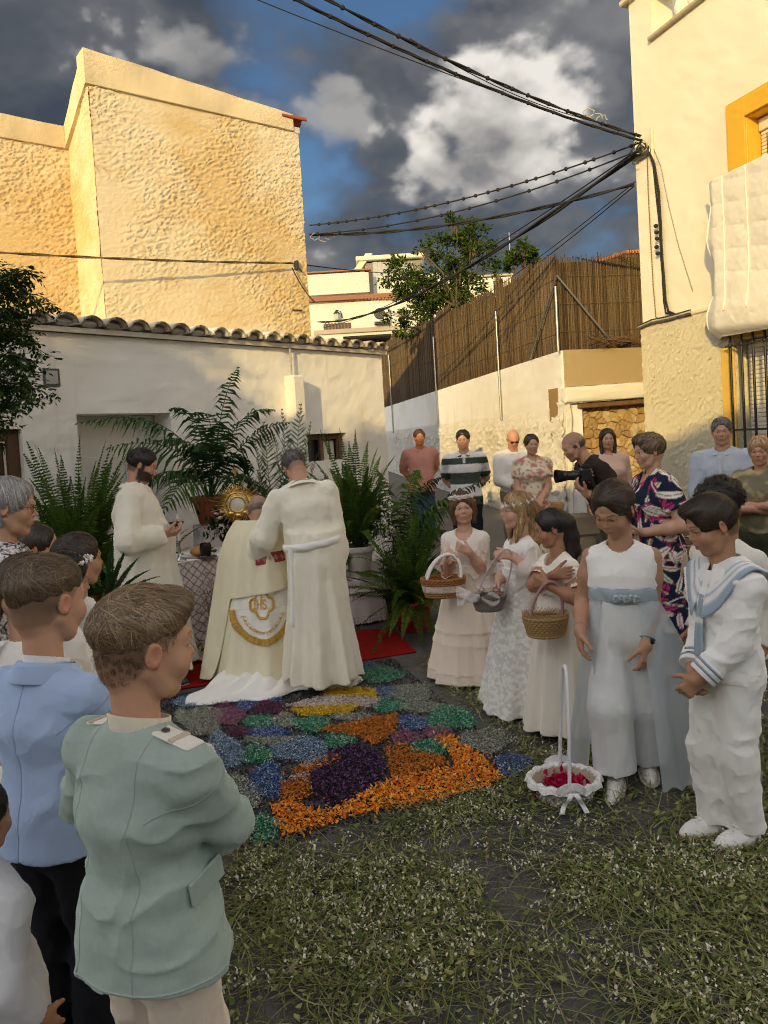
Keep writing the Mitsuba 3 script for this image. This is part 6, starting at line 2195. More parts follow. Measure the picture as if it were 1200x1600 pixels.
m = sheet(veil, 130, 60, COPE)
m.c = COPE * A(1.0, 1.0, .98) * (1 + .07 * nz(m.v, 8, 6, 3))[:, None]
vl = p.add('humeral_veil', thick(m, .005), 'm_satin', True, 'cream humeral veil laid round the shoulders')
RED = (0.30, 0.022, 0.03)
p.add('red_band', thick(sheet(lambda u, v: wrap(.10 - u * .82, .862 + v * .072 + .012 * u, .052), 30, 6, RED), .003), 'm_satin', True, 'red embroidered band', vl)
em = []
for i in range(5):
    t = .10 - .82 * (.1 + .2 * i)
    for j in range(8):
        a = j * PI / 4
        em.append(tube(np.array([wrap(t + .0 + r0_ * math.cos(a) / .30, .904 + r0_ * math.sin(a), .056) for r0_ in (.004, .014, .022 if j % 2 == 0 else .016)]), .0024, 4, (0.52, 0.34, 0.28)))
p.add('embroidery', cat(em), 'm_satin', True, None, vl)


def train(u, v):
    th = .95 - u * 2.0
    r = .27 + v * (.36 + .10 * np.sin(u * 7 + .5) + .05 * np.sin(u * 17))
    z = .12 * (1 - v) ** 1.4 * (1 + .05 * np.sin(u * 19)) + .012 + .030 * (1 - v) * np.sin(u * 26 + v * 4) ** 2 + .018 * np.abs(np.sin(u * 13 + v * 5)) * (v < .97)
    return np.stack([C0[0] - r * np.sin(th) * 1.05 + .05 * v, C0[1] - r * .80 * np.cos(th), z], -1)


m = sheet(train, 160, 50, (0.78, 0.77, 0.74))
m.c = A(0.78, 0.77, 0.74) * (1 + .10 * nz(m.v, 25, 3, 3))[:, None]
p.add('alb_train', thick(m, .006), 'm_satin', True, 'white damask hem spread on the carpet')
# ---- 12 girl in the peach dress
def dress(p, c, z0, r0, waist, r1=None, folds=10, amp=.06, name='skirt', label=None, bsdf='m_cloth', col=None, seed=1, tiers=(), c0=(0, 0), res=1.0, ell=.85):
    q = p.P + (p.N - p.P) * max(0, (waist - p.hz) / (p.N[2] - p.hz))
    r1 = .088 * p.h * p.g + .012 if r1 is None else r1
    S = Sdf()
    f, lo, hi = p.skirt_fn(waist, z0, r1, r0, folds, amp, c0, (q[0], q[1]), seed, ell)
    S.fn(f, lo, hi, .01)

    def dsp(P):
        o = -.003 * meshkit.fbm(P * A(22, 22, 3), 2, seed) * 2
        for t in tiers:
            o = o - .009 * np.exp(-((P[:, 2] - t) / .008) ** 2) - .004 * np.exp(-((P[:, 2] - t - .022) / .006) ** 2)
        return o
    m = S.mesh(p.cres * res, dsp, c, .13 if col is None else 0)
    m.c = col(m.v) if col else m.c * (1 + .05 * nz(m.v, 8, 3, 3))[:, None]
    return p.add(name, m, bsdf, True, label)


def basket(name, label, c, R, hgt, rx=1.0, col=(0.36, 0.17, 0.065), rows=9, stakes=26, ry=.72, flare=.78, zrot=0.0):
    """a wicker basket woven strand by strand; c is the centre of its bottom"""
    k = thing(name, label, 'basket')
    Rz = rotz(zrot)
    r_ = np.random.default_rng(int(abs(c[0]) * 1000))
    ms = []
    for i in range(rows):
        z = hgt * (i + .5) / rows
        f = flare + (1 - flare) * (i + .5) / rows
        a = np.linspace(0, 2 * PI, stakes * 2 + 1)
        w = .0045 * np.cos(a * stakes + PI * i)
        P = np.stack([(R * rx * f + w) * np.cos(a), (R * ry * f + w) * np.sin(a), z + 0 * a], 1)
        ms.append(tube(P, (hgt / rows) * .56, 5, A(*col) * r_.uniform(.8, 1.2), caps=False))
    part(k, 'weave', cat(ms).tf(Rz, c), 'm_matte', True, None, 'stuff')
    ms = []
    for j in range(stakes):
        a = 2 * PI * j / stakes
        ms.append(rod((R * rx * flare * .97 * math.cos(a), R * ry * flare * .97 * math.sin(a), 0), (R * rx * math.cos(a), R * ry * math.sin(a), hgt), .003, 4, A(*col) * .7))
    part(k, 'stakes', cat(ms).tf(Rz, c), 'm_matte', True, None, 'stuff')
    a = np.linspace(0, 2 * PI, 60)
    part(k, 'rim', cat([tube(np.stack([(R * rx + .004 * np.cos(a * 14 + o)) * np.cos(a), (R * ry + .004 * np.cos(a * 14 + o)) * np.sin(a), hgt + .004 * np.sin(a * 14 + o)], 1), .0062, 6, A(*col) * .85) for o in (0, PI)]).tf(Rz, c), 'm_matte')
    part(k, 'bottom', lathe([(0, .004), (1, .004), (1, -.004), (0, -.004)], 28, A(*col) * .6).tf(np.diag([R * rx * flare, R * ry * flare, 1.0])).tf(Rz, c), 'm_matte', False)
    return k


def arch(a, b, top, r, n=22, c=(0.8, 0.78, 0.74), k=8, bulge=1.0):
    """a handle from a up over top to b"""
    a, b, top = (np.asarray(q, float) for q in (a, b, top))
    t = np.linspace(0, PI, n)
    m = (a + b) / 2
    P = m + np.outer(-np.cos(t), (b - a) / 2 * bulge) + np.outer(np.sin(t), top - m)
    return tube(P, r, k, c)


def flower(c, R, col, seed=0, n=9):
    r_ = np.random.default_rng(seed)
    ms = []
    for i in range(n):
        a = i * 2.4
        rr = R * (.25 + .75 * i / n)
        n_ = unit(A(math.cos(a) * (.2 + i / n), math.sin(a) * (.2 + i / n), 1 - .5 * i / n))
        ms.append(ball((0, 0, 0), (rr * .55, rr * .45, rr * .16), A(*col) * r_.uniform(.8, 1.1), 1).tf(frame(n_), A(*c) + n_ * R * .35 + A(math.cos(a), math.sin(a), 0) * rr * .35))
    return cat(ms)


def lace_sleeve(p, sd, c=(0.70, 0.62, 0.54), g=.012, upto=1.25, flare=.055, bsdf='m_lace', name='sleeve'):
    a = p.ar()
    pts = [p.S[sd], p.E[sd], p.E[sd] + (p.W[sd] - p.E[sd]) * (upto - 1)]
    t = np.concatenate([np.linspace(0, 1, 10), 1 + np.linspace(.15, 1, 8)])
    P_ = np.stack([np.interp(t, [0, 1, 2], np.array(pts)[:, i]) for i in range(3)], 1)
    P_[10:, 2] -= np.linspace(0, .02, 8)
    R_ = np.interp(t, [0, .3, 1, 2], [a[0] + g, a[0] + g, a[1] + g + .012, a[1] + g + flare])
    m = tube(P_, R_, 26, c, caps=False)
    th = np.tile(np.arange(26), len(t)) * 2 * PI / 26
    fr = np.repeat(np.clip(t - .8, 0, 1.2), 26)
    ax = np.repeat(P_, 26, 0)
    m.v = ax + (m.v - ax) * (1 + .16 * fr * np.cos(5 * th) + .06 * np.cos(9 * th + 5 * fr))[:, None]
    return p.add(name, m, bsdf)


def necklace(p, z=.10, c=(0.45, 0.36, 0.2)):
    n0 = p.N + p.ft * .02
    P_ = [n0 + p.rt * .050 + p.up * .01, p.N + p.ft * (.055 * p.h) - p.up * z * .6 + p.rt * .02, p.N + p.ft * (.068 * p.h) - p.up * z, p.N + p.ft * (.055 * p.h) - p.up * z * .6 - p.rt * .02, n0 - p.rt * .050 + p.up * .01]
    k = p.add('necklace', tube(P_, .0018, 5, c), 'm_gold')
    p.add('pendant', ball(P_[2] - p.up * .012 + p.ft * .004, (.006, .003, .011), (0.10, 0.07, 0.04), 1), 'm_gold', True, None, k)


SKG = (0.55, 0.32, 0.23)
x, yw = spot(727, 5.15, .95), 163
hd = lambda X, Y, D: w2l(x, 5.15, yw, at(X, Y, D))
p = Person('girl with a chestnut bob in a peach tulle dress, looking at the camera', x, 5.15, 1.285, yw, True, sex='f', head=(14, 2, 4), skin=SKG, hs=1.02,
           arms={'r': dict(w=hd(702, 862, 4.98), pole=(.3, -1, -.6), curl=.85, dir=(-.1, .8, -.7), palm=(-.6, 0, -.6)), 'l': dict(w=hd(733, 862, 4.95), pole=(-.35, -.8, -.7), curl=.7, dir=(.9, .35, .5), palm=(0, -1, 0), thumb=.5)})
p.body(brow=(0.16, 0.09, 0.05), eyes=(0.14, 0.08, 0.04), lid=.62, lips=(0.50, 0.20, 0.17), blush=.7, smile=.7)
S = hcap(.05, face=(.02, .52, -.20), fr=(.255, .42, .48), back=-.50, side=-.6)
for q in (1, -1):
    S.chain([(q * .30, .06, .12), (q * .335, .08, -.15), (q * .30, .10, -.46)], [.11, .10, .075], .06)
S.chain([(0, -.36, 0), (0, -.33, -.30), (0, -.28, -.46)], [.22, .22, .18], .08)
p.hair(S, ((0.060, 0.030, 0.014), (0.17, 0.085, 0.040)), .012, (18, 18, 5), 3000, lambda P: np.stack([P[:, 0] * .5, .1 + 0 * P[:, 0], -1 + 0 * P[:, 0]], 1), .4, .014, label='chestnut bob', seed=13)
wreath(p, .345, .42, .325, .10, 24, .075, (0.70, 0.60, 0.54), 3)
PEA = A(0.78, 0.68, 0.585)
wz_ = .60 * p.h
p.top('bodice', (0.74, 0.70, 0.645), .011, .16, wz_ - .02, .074, .030, .01, disp=wr(.0025, 14, 3), res=.85)
dress(p, PEA, .035, .305, wz_ + .02, folds=12, amp=.045, label='peach tulle skirt with tucked tiers', tiers=(.36, .28, .105), seed=3)
p.add('waistband', ring(p, p.P + (p.N - p.P) * .3, .098 * p.h, .076 * p.h, wz_ - .012, wz_ + .03, .004, 40, (0.62, 0.56, 0.52)), 'm_satin', True, 'embroidered waistband')
for sd in 'rl':
    lace_sleeve(p, sd, (0.72, 0.62, 0.54), .010, 1.42, .050)
necklace(p, .085)
bc = at(693, 918, 4.93)
k = basket('basket', 'honey brown oval basket with a white lace band and two white handles', bc - A(0, 0, .055), .143, .118, 1.0, (0.37, 0.165, 0.058), 9, 30, .70, .80)
a = np.linspace(0, 2 * PI, 80)
rows = []
for t in (0, .5, 1):
    f = .80 + .20 * (.30 + .36 * t)
    rows.append(np.stack([(.143 * f + .011) * np.cos(a), (.100 * f + .011) * np.sin(a), .118 * (.30 + .36 * t) + .002 * np.sin(a * 40)], 1))
part(k, 'lace_band', sheet(lambda u, v: np.stack(rows), 3, 80, (0.66, 0.58, 0.53), flip=True).tf(None, bc - A(0, 0, .055)), 'm_lace', True, 'white lace band')
for q in (1, -1):
    part(k, 'handle', arch(bc + A(-.11, q * .055, .055), bc + A(.11, q * .055, .055), A(*p.t) * 0 + at(700, 866, 4.93) + A(0, q * .012, 0), .0105, c=(0.74, 0.71, 0.66)), 'm_satin', True, 'handle wound with white ribbon')

# ---- 13 girl in the lace dress
x, yw = spot(815, 4.50, .95), 104
hd = lambda X, Y, D: w2l(x, 4.50, yw, at(X, Y, D))
p = Person('girl with long fair hair, glasses and flower crown in a white floral lace dress', x, 4.50, 1.305, yw, True, sex='f', head=(-2, -4, 0), skin=SKG, hs=1.03,
           arms={'l': dict(w=hd(800, 868, 4.30), pole=(-.6, -.6, -.6), curl=.75, dir=(.1, .9, .15), palm=(.7, 0, -.6)), 'r': dict(w=hd(781, 905, 4.42), pole=(.8, -.5, .1), curl=.8, dir=(-.2, .6, -.7), palm=(-.4, .3, -.8))})
p.body(brow=(0.25, 0.16, 0.09), eyes=(0.10, 0.12, 0.13), lid=.6, lips=(0.50, 0.21, 0.18), blush=.9)
S = hcap(.045, back=-.5)
S.chain([(0, -.42, 0), (0, -.50, -.35), (-.02, -.56, -.80), (0, -.55, -1.05)], [.24, .20, .17, .07], .09)
for q in (1, -1):
    S.chain([(q * .29, -.06, -.02), (q * .33, .0, -.35), (q * .30, .06, -.62), (q * .27, .08, -.80)], [.10, .085, .075, .03], .05)
p.hair(S, BLD, .022, (15, 15, 6), 4500, lambda P: np.stack([P[:, 0] * .2, -.25 - .4 * P[:, 1] * 0, -1 + 0 * P[:, 0]], 1), .55, .03, label='long wavy fair hair', seed=15, wave=.03)
wreath(p, .375, .46, .24, -.25, 15, .062, (0.74, 0.68, 0.65), 5)
gk = p.hadd('glasses', cat([tube([A(q * .135 + .085 * math.cos(t), .415 - .10 * abs(.135 + .085 * math.cos(t)), -.01 + .075 * math.sin(t)) for t in np.linspace(0, 2 * PI, 20)], .006, 5, (0.5, 0.42, 0.36)) for q in (1, -1)] + [rod((q * .22, .38, .02), (q * .345, -.02, .03), .006, 5, (0.5, 0.42, 0.36)) for q in (1, -1)] + [rod((-.05, .43, .0), (.05, .43, .0), .006, 5, (0.5, 0.42, 0.36))]), 'm_gloss')
WL = A(0.83, 0.815, 0.79)


def lacecol(P):
    n = meshkit.fbm(P * 52, 3, 8)
    t = smooth01(.46, .54, n)[:, None]
    return A(0.68, 0.665, 0.645) * (1 - t) + A(0.86, 0.845, 0.82) * t


wz_ = .64 * p.h
p.top('bodice', WL, .012, .15, wz_ - .03, .072, .016, .0, disp=wr(.002, 14, 3), res=.8)
dress(p, WL, .03, .285, wz_ + .03, folds=10, amp=.065, label='white skirt of floral lace over satin', seed=8, col=lacecol, res=.66)
for sd in 'rl':
    lace_sleeve(p, sd, (0.78, 0.76, 0.735), .012, 1.42, .085)
necklace(p, .085)
p.add('wrist_watch', cat([tube([p.W['l'] - unit(p.W['l'] - p.E['l']) * .022 + (np.cross(unit(p.W['l'] - p.E['l']), A(0, 0, 1)) * math.cos(t) + A(0, 0, 1) * math.sin(t)) * .0245 for t in np.linspace(0, 2 * PI, 18)], [[.011, .003]] * 18, 6, (0.66, 0.52, 0.52))]), 'm_gloss', True, 'pale pink wrist band')
bc = at(764, 938, 4.36)
k = basket('basket', 'small grey basket with a slim arched handle, tulle bow and cream roses', bc - A(0, 0, .055), .098, .085, 1.0, (0.23, 0.205, 0.185), 7, 24, .8, .72)
part(k, 'handle', cat([arch(bc + A(-.075, 0, .02), bc + A(.085, 0, .02), at(792, 858, 4.26) + A(0, 0, 0), .0048, c=(0.52, 0.40, 0.39))]), 'm_satin')
hp_ = [at(X, Y, 4.36) for X, Y in ((752, 925), (750, 900), (752, 880), (760, 866), (774, 857), (790, 854))]
r_ = np.random.default_rng(2)
for j in range(7):
    c_ = at(749 + 5.4 * j + r_.normal(0, 2), 921 + r_.normal(0, 3), 4.36 + r_.normal(0, .02))
    part(k, 'rose', flower(c_, .028, (0.70, 0.60, 0.47) if j != 5 else (0.66, 0.45, 0.36), j), 'm_petal')
tl = sheet(lambda u, v: bc + np.stack([-.06 - .13 * u, -.05 + .03 * np.sin(u * 6 + v * 9), .035 + (.07 * (v - .5)) * (.25 + u) + .02 * np.sin(v * 14)], -1), 24, 16, (0.72, 0.69, 0.65))
part(k, 'tulle_bow', tl + sheet(lambda u, v: bc + np.stack([-.05 + .10 * u, -.085 + .02 * np.sin(v * 10 + u * 5), .03 + .07 * (v - .6) * (.3 + np.sin(u * PI))], -1), 24, 16, (0.74, 0.71, 0.67)), 'm_net', True, 'white tulle bow')

# ---- 14 girl with folded arms
x, yw = spot(873, 4.12, .9), 108
hd = lambda X, Y, D: w2l(x, 4.12, yw, at(X, Y, D))
p = Person('dark haired girl in a cream puff sleeved dress with her arms folded', x, 4.12, 1.235, yw, True, sex='f', head=(-20, 12, 0), skin=SK3, hs=1.02,
           arms={'l': dict(w=hd(858, 915, 3.93), pole=(-.8, -.2, -.9), curl=.4, dir=(.8, .5, .2), palm=(0, -1, 0)), 'r': dict(w=hd(868, 897, 3.98), pole=(.9, .5, -.6), curl=.4, dir=(-.9, -.1, .2), palm=(0, -1, 0))})
p.body(lid=.35, lips=(0.36, 0.13, 0.10), brow=(0.02, 0.014, 0.01))
S = hcap(.06, back=-.5, side=-.05, sy=.02)
S.chain([(0, -.40, 0), (0, -.44, -.35), (.02, -.44, -.75), (.02, -.40, -.95)], [.26, .24, .20, .08], .09)
p.hair(S, BLK, .014, (18, 18, 5), 2600, down_flow, .5, .016, label='long black hair', seed=17)
CRM = A(0.81, 0.77, 0.69)
wz_ = .63 * p.h
p.top('bodice', CRM, .012, .10, wz_ - .03, .074, .028, .01, disp=wr(.003, 14, 3), res=.85)
for sd in 'rl':
    S = Sdf()
    d = unit(p.E[sd] - p.S[sd])
    S.ell(p.S[sd] + d * .055, (.056, .056, .062), frame(d), .02)
    p.add('puff_sleeve', S.mesh(.006, lambda P: -.004 * np.cos(np.arctan2(P[:, 1] - p.S[sd][1], P[:, 2] - p.S[sd][2]) * 16), CRM), 'm_cloth')
    c_ = p.S[sd] + d * .115
    F_ = frame(d)
    a = np.linspace(0, 2 * PI, 60)
    rr = [np.stack([c_ + F_ @ A(r0_ * (1 + .05 * math.cos(14 * t)) * math.cos(t), r0_ * (1 + .05 * math.cos(14 * t)) * math.sin(t), zz) for t in a]) for r0_, zz in ((.040, -.006), (.047, .010), (.054, .022 + 0))]
    p.add('frill', sheet(lambda u, v: np.stack(rr), 3, 60, (0.70, 0.60, 0.54)), 'm_cloth')
dress(p, CRM, .055, .235, wz_ + .03, folds=11, amp=.060, label='cream gauze skirt with a scalloped embroidered hem', seed=11)
p.add('waist_flowers', cat([flower(A(.01 + .03 * i, .118, wz_ + .0), .018, [(0.55, 0.40, 0.40), (0.74, 0.70, 0.62)][i % 2], i + 9, 7) for i in range(-3, 4)]), 'm_petal')
necklace(p, .085)
bc = at(853, 982, 3.90)
k = basket('basket', 'straw coloured wicker basket with a pink wrapped handle', bc - A(0, 0, .035), .112, .098, 1.0, (0.44, 0.29, 0.13), 8, 26, .80, .80)
r_ = np.random.default_rng(8)
part(k, 'loose_rim', cat([tube([bc + A(.112 * math.cos(t), .09 * math.sin(t), .058), bc + A(.118 * math.cos(t + .1), .096 * math.sin(t + .1), .085 + .012 * r_.random()), bc + A(.112 * math.cos(t + .22), .09 * math.sin(t + .22), .062)], .0028, 4, A(0.46, 0.31, 0.15) * r_.uniform(.8, 1.15)) for t in np.linspace(0, 2 * PI, 40)]), 'm_matte')
part(k, 'handle', arch(bc + A(-.082, -.01, .05), bc + A(.088, .01, .05), at(860, 909, 3.90), .0085, c=(0.34, 0.18, 0.19), bulge=1.0), 'm_satin', True, 'handle wrapped in dusty pink')

# ---- 15 girl in the white top with the blue grey sash
x, yw = spot(972, 3.48, .95), 158
hd = lambda X, Y, D: w2l(x, 3.48, yw, at(X, Y, D))
p = Person('girl looking down in a sleeveless white top, blue grey sash and tulle overskirt', x, 3.48, 1.425, yw, True, sex='f', girth=1.02, head=(-24, 30, -2), skin=(0.43, 0.235, 0.145), hs=1.06,
           arms={'r': dict(w=hd(906, 985, 3.42), pole=(.12, -1, 0), curl=.35, dir=(0, .12, -1), palm=(-.8, -.3, 0)), 'l': dict(w=hd(1010, 1006, 3.34), pole=(-.12, -1, 0), curl=.45, dir=(.08, .15, -1), palm=(.6, -.5, 0))},
           feet={'r': (.06, .10, .075), 'l': (-.07, -.10, .066)})
p.body(lid=.12, lips=(0.40, 0.15, 0.12), brow=(0.025, 0.015, 0.01), blush=.4, legs=True)
S = hcap(.045, face=(.0, .52, -.13), fr=(.29, .41, .475), back=-.34, side=-.04, sy=-.02)
S.ell((0, -.50, -.08), (.17, .15, .16), k=.06)
S.chain([(.31, .10, .12), (.34, .07, -.12), (.30, .12, -.40), (.27, .16, -.50)], [.035, .028, .018, .008], .02)
S.chain([(-.31, .10, .12), (-.34, .07, -.12), (-.33, .05, -.30)], [.035, .026, .01], .02)
p.hair(S, DBR, .010, (24, 20, 24), 3500, lambda P: np.stack([P[:, 0] * .5, -1 + 0 * P[:, 0], -.55 - P[:, 2] * .3], 1), .5, .012, label='dark hair drawn back with loose strands', seed=19)
p.hadd('hair_pin', ball((-.30, -.22, .22), (.05, .04, .05), (0.78, 0.75, 0.7), 1), 'm_gloss')
wz_ = .625 * p.h
WT_ = A(0.84, 0.825, 0.805)
tp = p.top('top', WT_, .012, .03, wz_ - .02, .070, .006, .0, gs=.004, disp=both(wr(.0042, (12, 12, 14), 3), lambda P: -.010 * np.exp(-((P[:, 2] - wz_ - .035) / .03) ** 2)), label='sleeveless white satin top', res=.9, nosleeve=True)
p.trousers((0.66, 0.68, 0.69), .022, .095, .066, 'm_satin', wr(.005, (9, 9, 3), 21), 'wide pale grey silk trousers', wz_ + .01, 'culottes', .045)
q_ = p.P + (p.N - p.P) * np.clip((wz_ - p.hz) / (p.N[2] - p.hz), 0, 1)
SASH = A(0.33, 0.40, 0.45)
sk = p.add('sash', thick(ring(p, q_, .1065 * p.h, .0845 * p.h, wz_ - .032, wz_ + .042, .004, 60, SASH, .0, .0022), .006), 'm_satin', True, 'draped blue grey sash')
for i in range(5):
    a = PI / 2 + .42 - .13 * i
    c_ = A(q_[0] + .108 * p.h * math.cos(a) * 1.06, q_[1] + .086 * p.h * math.sin(a) * 1.10, wz_ - .002 + .006 * (i % 2))
    p.add('sash_flower', flower((0, 0, 0), .020 if i % 2 else .026, (0.36, 0.42, 0.45), i, 9).tf(frame(unit(A(math.cos(a), math.sin(a), .1))), c_), 'm_satin', True, None, sk)
th0 = PI / 2 + .42


def tulle(u, v):
    th = th0 + .1 + u * (2 * PI - 1.15)
    r0_ = .104 * p.h + (.29 - .104 * p.h + .22 * np.clip(np.cos(th - PI - .7), 0, 1)) * v ** .9
    f = 1 + (.05 * np.cos(11 * th + 1) + .03 * np.cos(19 * th)) * v
    z = wz_ - .02 + (.055 + .012 * np.sin(th * 23) - (wz_ - .02)) * v
    return np.stack([q_[0] + r0_ * f * np.cos(th), q_[1] + r0_ * .88 * f * np.sin(th) - .05 * v, z], -1)


p.add('overskirt', sheet(tulle, 190, 50, (0.55, 0.61, 0.645)), 'm_net', True, 'sheer blue grey tulle overskirt open at the front')
for sd, tn in (('r', -6), ('l', 8)):
    k, R_, o, L_ = p.shoe(sd, (0.74, 0.73, 0.70), (0.55, 0.5, 0.42), tn, label='white ballet shoe', pitch=22 if sd == 'r' else 0, L=.165 * p.h, slim=.78)
    p.add('strap', arch((-.022, .03, .035), (.022, .03, .035), (0, .035, .070), .006, c=(0.74, 0.73, 0.70)).tf(R_, o), 'm_gloss', True, None, k)
    p.add('bow', cat([ball((q * .013, L_ * .55, .052), (.014, .006, .010), (0.66, 0.6, 0.5), 1) for q in (1, -1)]).tf(R_, o), 'm_satin', True, None, k)
wv = p.W['l'] - unit(p.W['l'] - p.E['l']) * .02
F_ = frame(unit(p.W['l'] - p.E['l']))
wk = p.add('watch_strap', tube([wv + F_ @ A(.029 * math.cos(t), .029 * math.sin(t), 0) for t in np.linspace(0, 2 * PI, 20)], [[.003, .0105]] * 20, 6, (0.10, 0.30, 0.36), up=F_[:, 2]), 'm_gloss', True, 'teal watch strap')
p.add('watch_face', box(.024, .026, .010, (0.012, 0.012, 0.014), bev=.004).tf(frame(unit(p.rt * -.75 + p.ft * .66)), wv + unit(p.rt * -.75 + p.ft * .66) * .032), 'm_gloss', True, 'black watch face', wk)
wv = p.W['r'] - unit(p.W['r'] - p.E['r']) * .02
p.add('bracelet', tube([wv + frame(unit(p.W['r'] - p.E['r'])) @ A(.029 * math.cos(t), .029 * math.sin(t), 0) for t in np.linspace(0, 2 * PI, 20)], .0018, 5, (0.25, 0.12, 0.08)), 'm_matte')
# basket on the ground in front of her
bc = at(882, 1236, 3.36) * A(1, 1, 0)
k = basket('basket', 'white cloth lined basket of pink petals standing on the ground', bc + A(0, 0, .004), .148, .085, 1.0, (0.62, 0.60, 0.57), 7, 30, .86, .76)
a = np.linspace(0, 2 * PI, 90)
ln = [np.stack([(R_ + w_ * np.cos(a * 11)) * np.cos(a), .86 * (R_ + w_ * np.cos(a * 11)) * np.sin(a), z_ + .004 * np.sin(a * 17)], 1) for R_, z_, w_ in ((.10, .03, 0), (.135, .075, .001), (.150, .108, .002), (.166, .100, .004), (.172, .075, .007))]
part(k, 'lining', sheet(lambda u, v: np.stack(ln), 5, 90, (0.78, 0.77, 0.75)).tf(None, bc), 'm_satin', True, 'white frilled cloth lining')
part(k, 'inner_band', sheet(lambda u, v: np.stack([np.stack([R_ * np.cos(a), .86 * R_ * np.sin(a), z_ + 0 * a], 1) for R_, z_ in ((.105, .045), (.122, .062), (.136, .085))]), 3, 90, (0.42, 0.33, 0.25)).tf(None, bc + A(0, 0, .004)), 'm_cloth')
ht = at(884, 1068, 3.36)
part(k, 'handle', arch(bc + A(-.005, -.125, .09), bc + A(.012, .125, .09), A(ht[0], bc[1], .60), .0085, 30, (0.74, 0.74, 0.78), bulge=1.0), 'm_satin', True, 'tall handle wound with white ribbon')
r_ = np.random.default_rng(4)
for i, (dx, dy) in enumerate(((.0, -.152), (.01, .148))):
    rb = []
    for q in (1, -1):
        rb.append(sheet(lambda u, v: bc + np.stack([dx + q * .055 * np.sin(u * PI) * (1 + .2 * v), dy - .012 * np.cos(u * 5) + 0 * v, .105 + .035 * np.cos(u * PI * 2) * (.5) + .030 * (v - .5)], -1), 20, 6, (0.78, 0.77, 0.80)))
        rb.append(sheet(lambda u, v: bc + np.stack([dx + q * (.01 + .045 * u) + .022 * (v - .5), dy - .02 - .01 * np.sin(u * 7) + 0 * v, .10 - .085 * u], -1), 14, 4, (0.78, 0.77, 0.80)))
    part(k, 'ribbon_bow', cat(rb), 'm_satin', True, 'white satin bow')
solo('petal_heap', leaves(bc + A(0, 0, .055) + np.stack([r_.normal(0, .045, 260), r_.normal(0, .038, 260), np.abs(r_.normal(0, .014, 260))], 1), np.tile(A(0, 0, .5), (260, 1)), .034, .013, [(0.55, 0.02, 0.09), (0.42, 0.012, 0.05), (0.62, 0.06, 0.16)], r_), 'heap of crimson rose petals inside the white basket', 'petals', 'm_petal', False, kind='stuff')

# ---- 16 sailor boy
x, yw = spot(1133, 2.95, .9), 106
hd = lambda X, Y, D: w2l(x, 2.95, yw, at(X, Y, D))
p = Person('boy in a white linen sailor suit with a pale blue striped collar', x, 2.95, 1.375, yw, True, girth=.98, head=(-13, 18, 0), skin=(0.42, 0.225, 0.135), hs=1.02,
           arms={'l': dict(w=hd(1092, 1060, 2.84), pole=(-.5, -1, -.1), curl=.75, dir=(.5, .5, -.8), palm=(.5, -.4, 0), thumb=.5), 'r': dict(w=hd(1082, 1045, 2.95), pole=(.5, -1, -.1), curl=.7, dir=(-.4, .4, -.8), palm=(-.4, -.4, 0))},
           feet={'r': (.055, .04, .062), 'l': (-.055, -.02, .062)})
p.body(lid=.42, lips=(0.40, 0.15, 0.12), brow=(0.025, 0.016, 0.011), mouth=.45, scalp=((0.05, 0.03, 0.02), .85))
S = Sdf().ell((0, -.07, .125), (.345, .44, .388)).ell((0, -.02, .24), (.25, .36, .285), k=.08).ell((.04, .22, .35), (.24, .18, .12), k=.10)
S.ell((0, .54, -.12), (.34, .37, .48), k=.03, op=-1)
S.plane((0, -.36, -.04), unit((0, -.40, -1)), .03)
S.fn(lambda x, y, z: np.maximum(np.maximum(z + .02, .22 - np.abs(x)), -.06 - y), (-.5, -.1, -.6), (.5, .6, .0), .03, -1)
p.hair(S, DBR, .011, (20, 20, 9), 5000, boy_flow, .42, .022, 1.3, label='dark brown hair combed over', w=.0042, seed=21)
LW = A(0.84, 0.83, 0.815)


def lincol(P):
    slub = .5 * meshkit.noise(P * A(50, 50, 300), 3) + .5 * meshkit.noise(P * A(260, 260, 40), 5)
    return LW * (0.92 + .09 * slub[:, None] + .06 * nz(P, 6, 3, 3)[:, None])


p.top('jacket', LW, .013, 1.90, .655, .060, .0, 0, .014, .030, disp=both(wr(.009, (9, 9, 11), 5), wr(.003, (25, 25, 25), 9)), flare=.004, label='white linen sailor jacket', col=lincol, res=.9, g1=.020)
p.trousers((0.83, 0.82, 0.80), .020, .058, .034, disp=both(wr(.009, (8, 8, 7), 23), wr(.004, (16, 16, 18), 7)), label='white linen trousers', gk=.024)
BLU = A(0.33, 0.40, 0.48)


def sailor(u, v, off=.0):
    """square collar lying on the shoulders: u round the neck from left front over the back to right front, v outwards"""
    ang = -.40 * PI + u * 1.80 * PI                         # from the left lapel round the back to the right
    a = PI / 2 + .10 * PI + u * 1.80 * PI
    cx, sy = np.cos(a), np.sin(a)
    sqr = 1 / np.maximum(np.maximum(np.abs(cx) / 1.0, np.abs(sy) / 1.0), .72)
    r0_, r1_ = .060, .145
    w = r0_ + (r1_ - r0_) * v
    r_x = w * (1 + (sqr - 1) * v * .75) * 1.12
    r_y = w * (1 + (sqr - 1) * v * .75) * (.98 + .0 * v)
    rad = np.sqrt((r_x * cx) ** 2 + (r_y * sy) ** 2)
    fr_ = smooth01(.25, .85, sy)
    r_x = r_x * (1 - .50 * fr_)
    r_y = np.where(sy > 0, np.minimum(r_y, .120 + .022 * v), r_y)
    drop = -.11 * fr_ * (.25 + .75 * v) + .030 - .16 * np.clip(v, 0, 1) * (.10 + .9 * np.clip(np.abs(sy), 0, 1) ** 1.5 * .62) - .018 * v
    P = p.N + (r_x * cx)[..., None] * p.rt + (r_y * sy - .004)[..., None] * p.ft + (drop + off)[..., None] * p.up
    return P


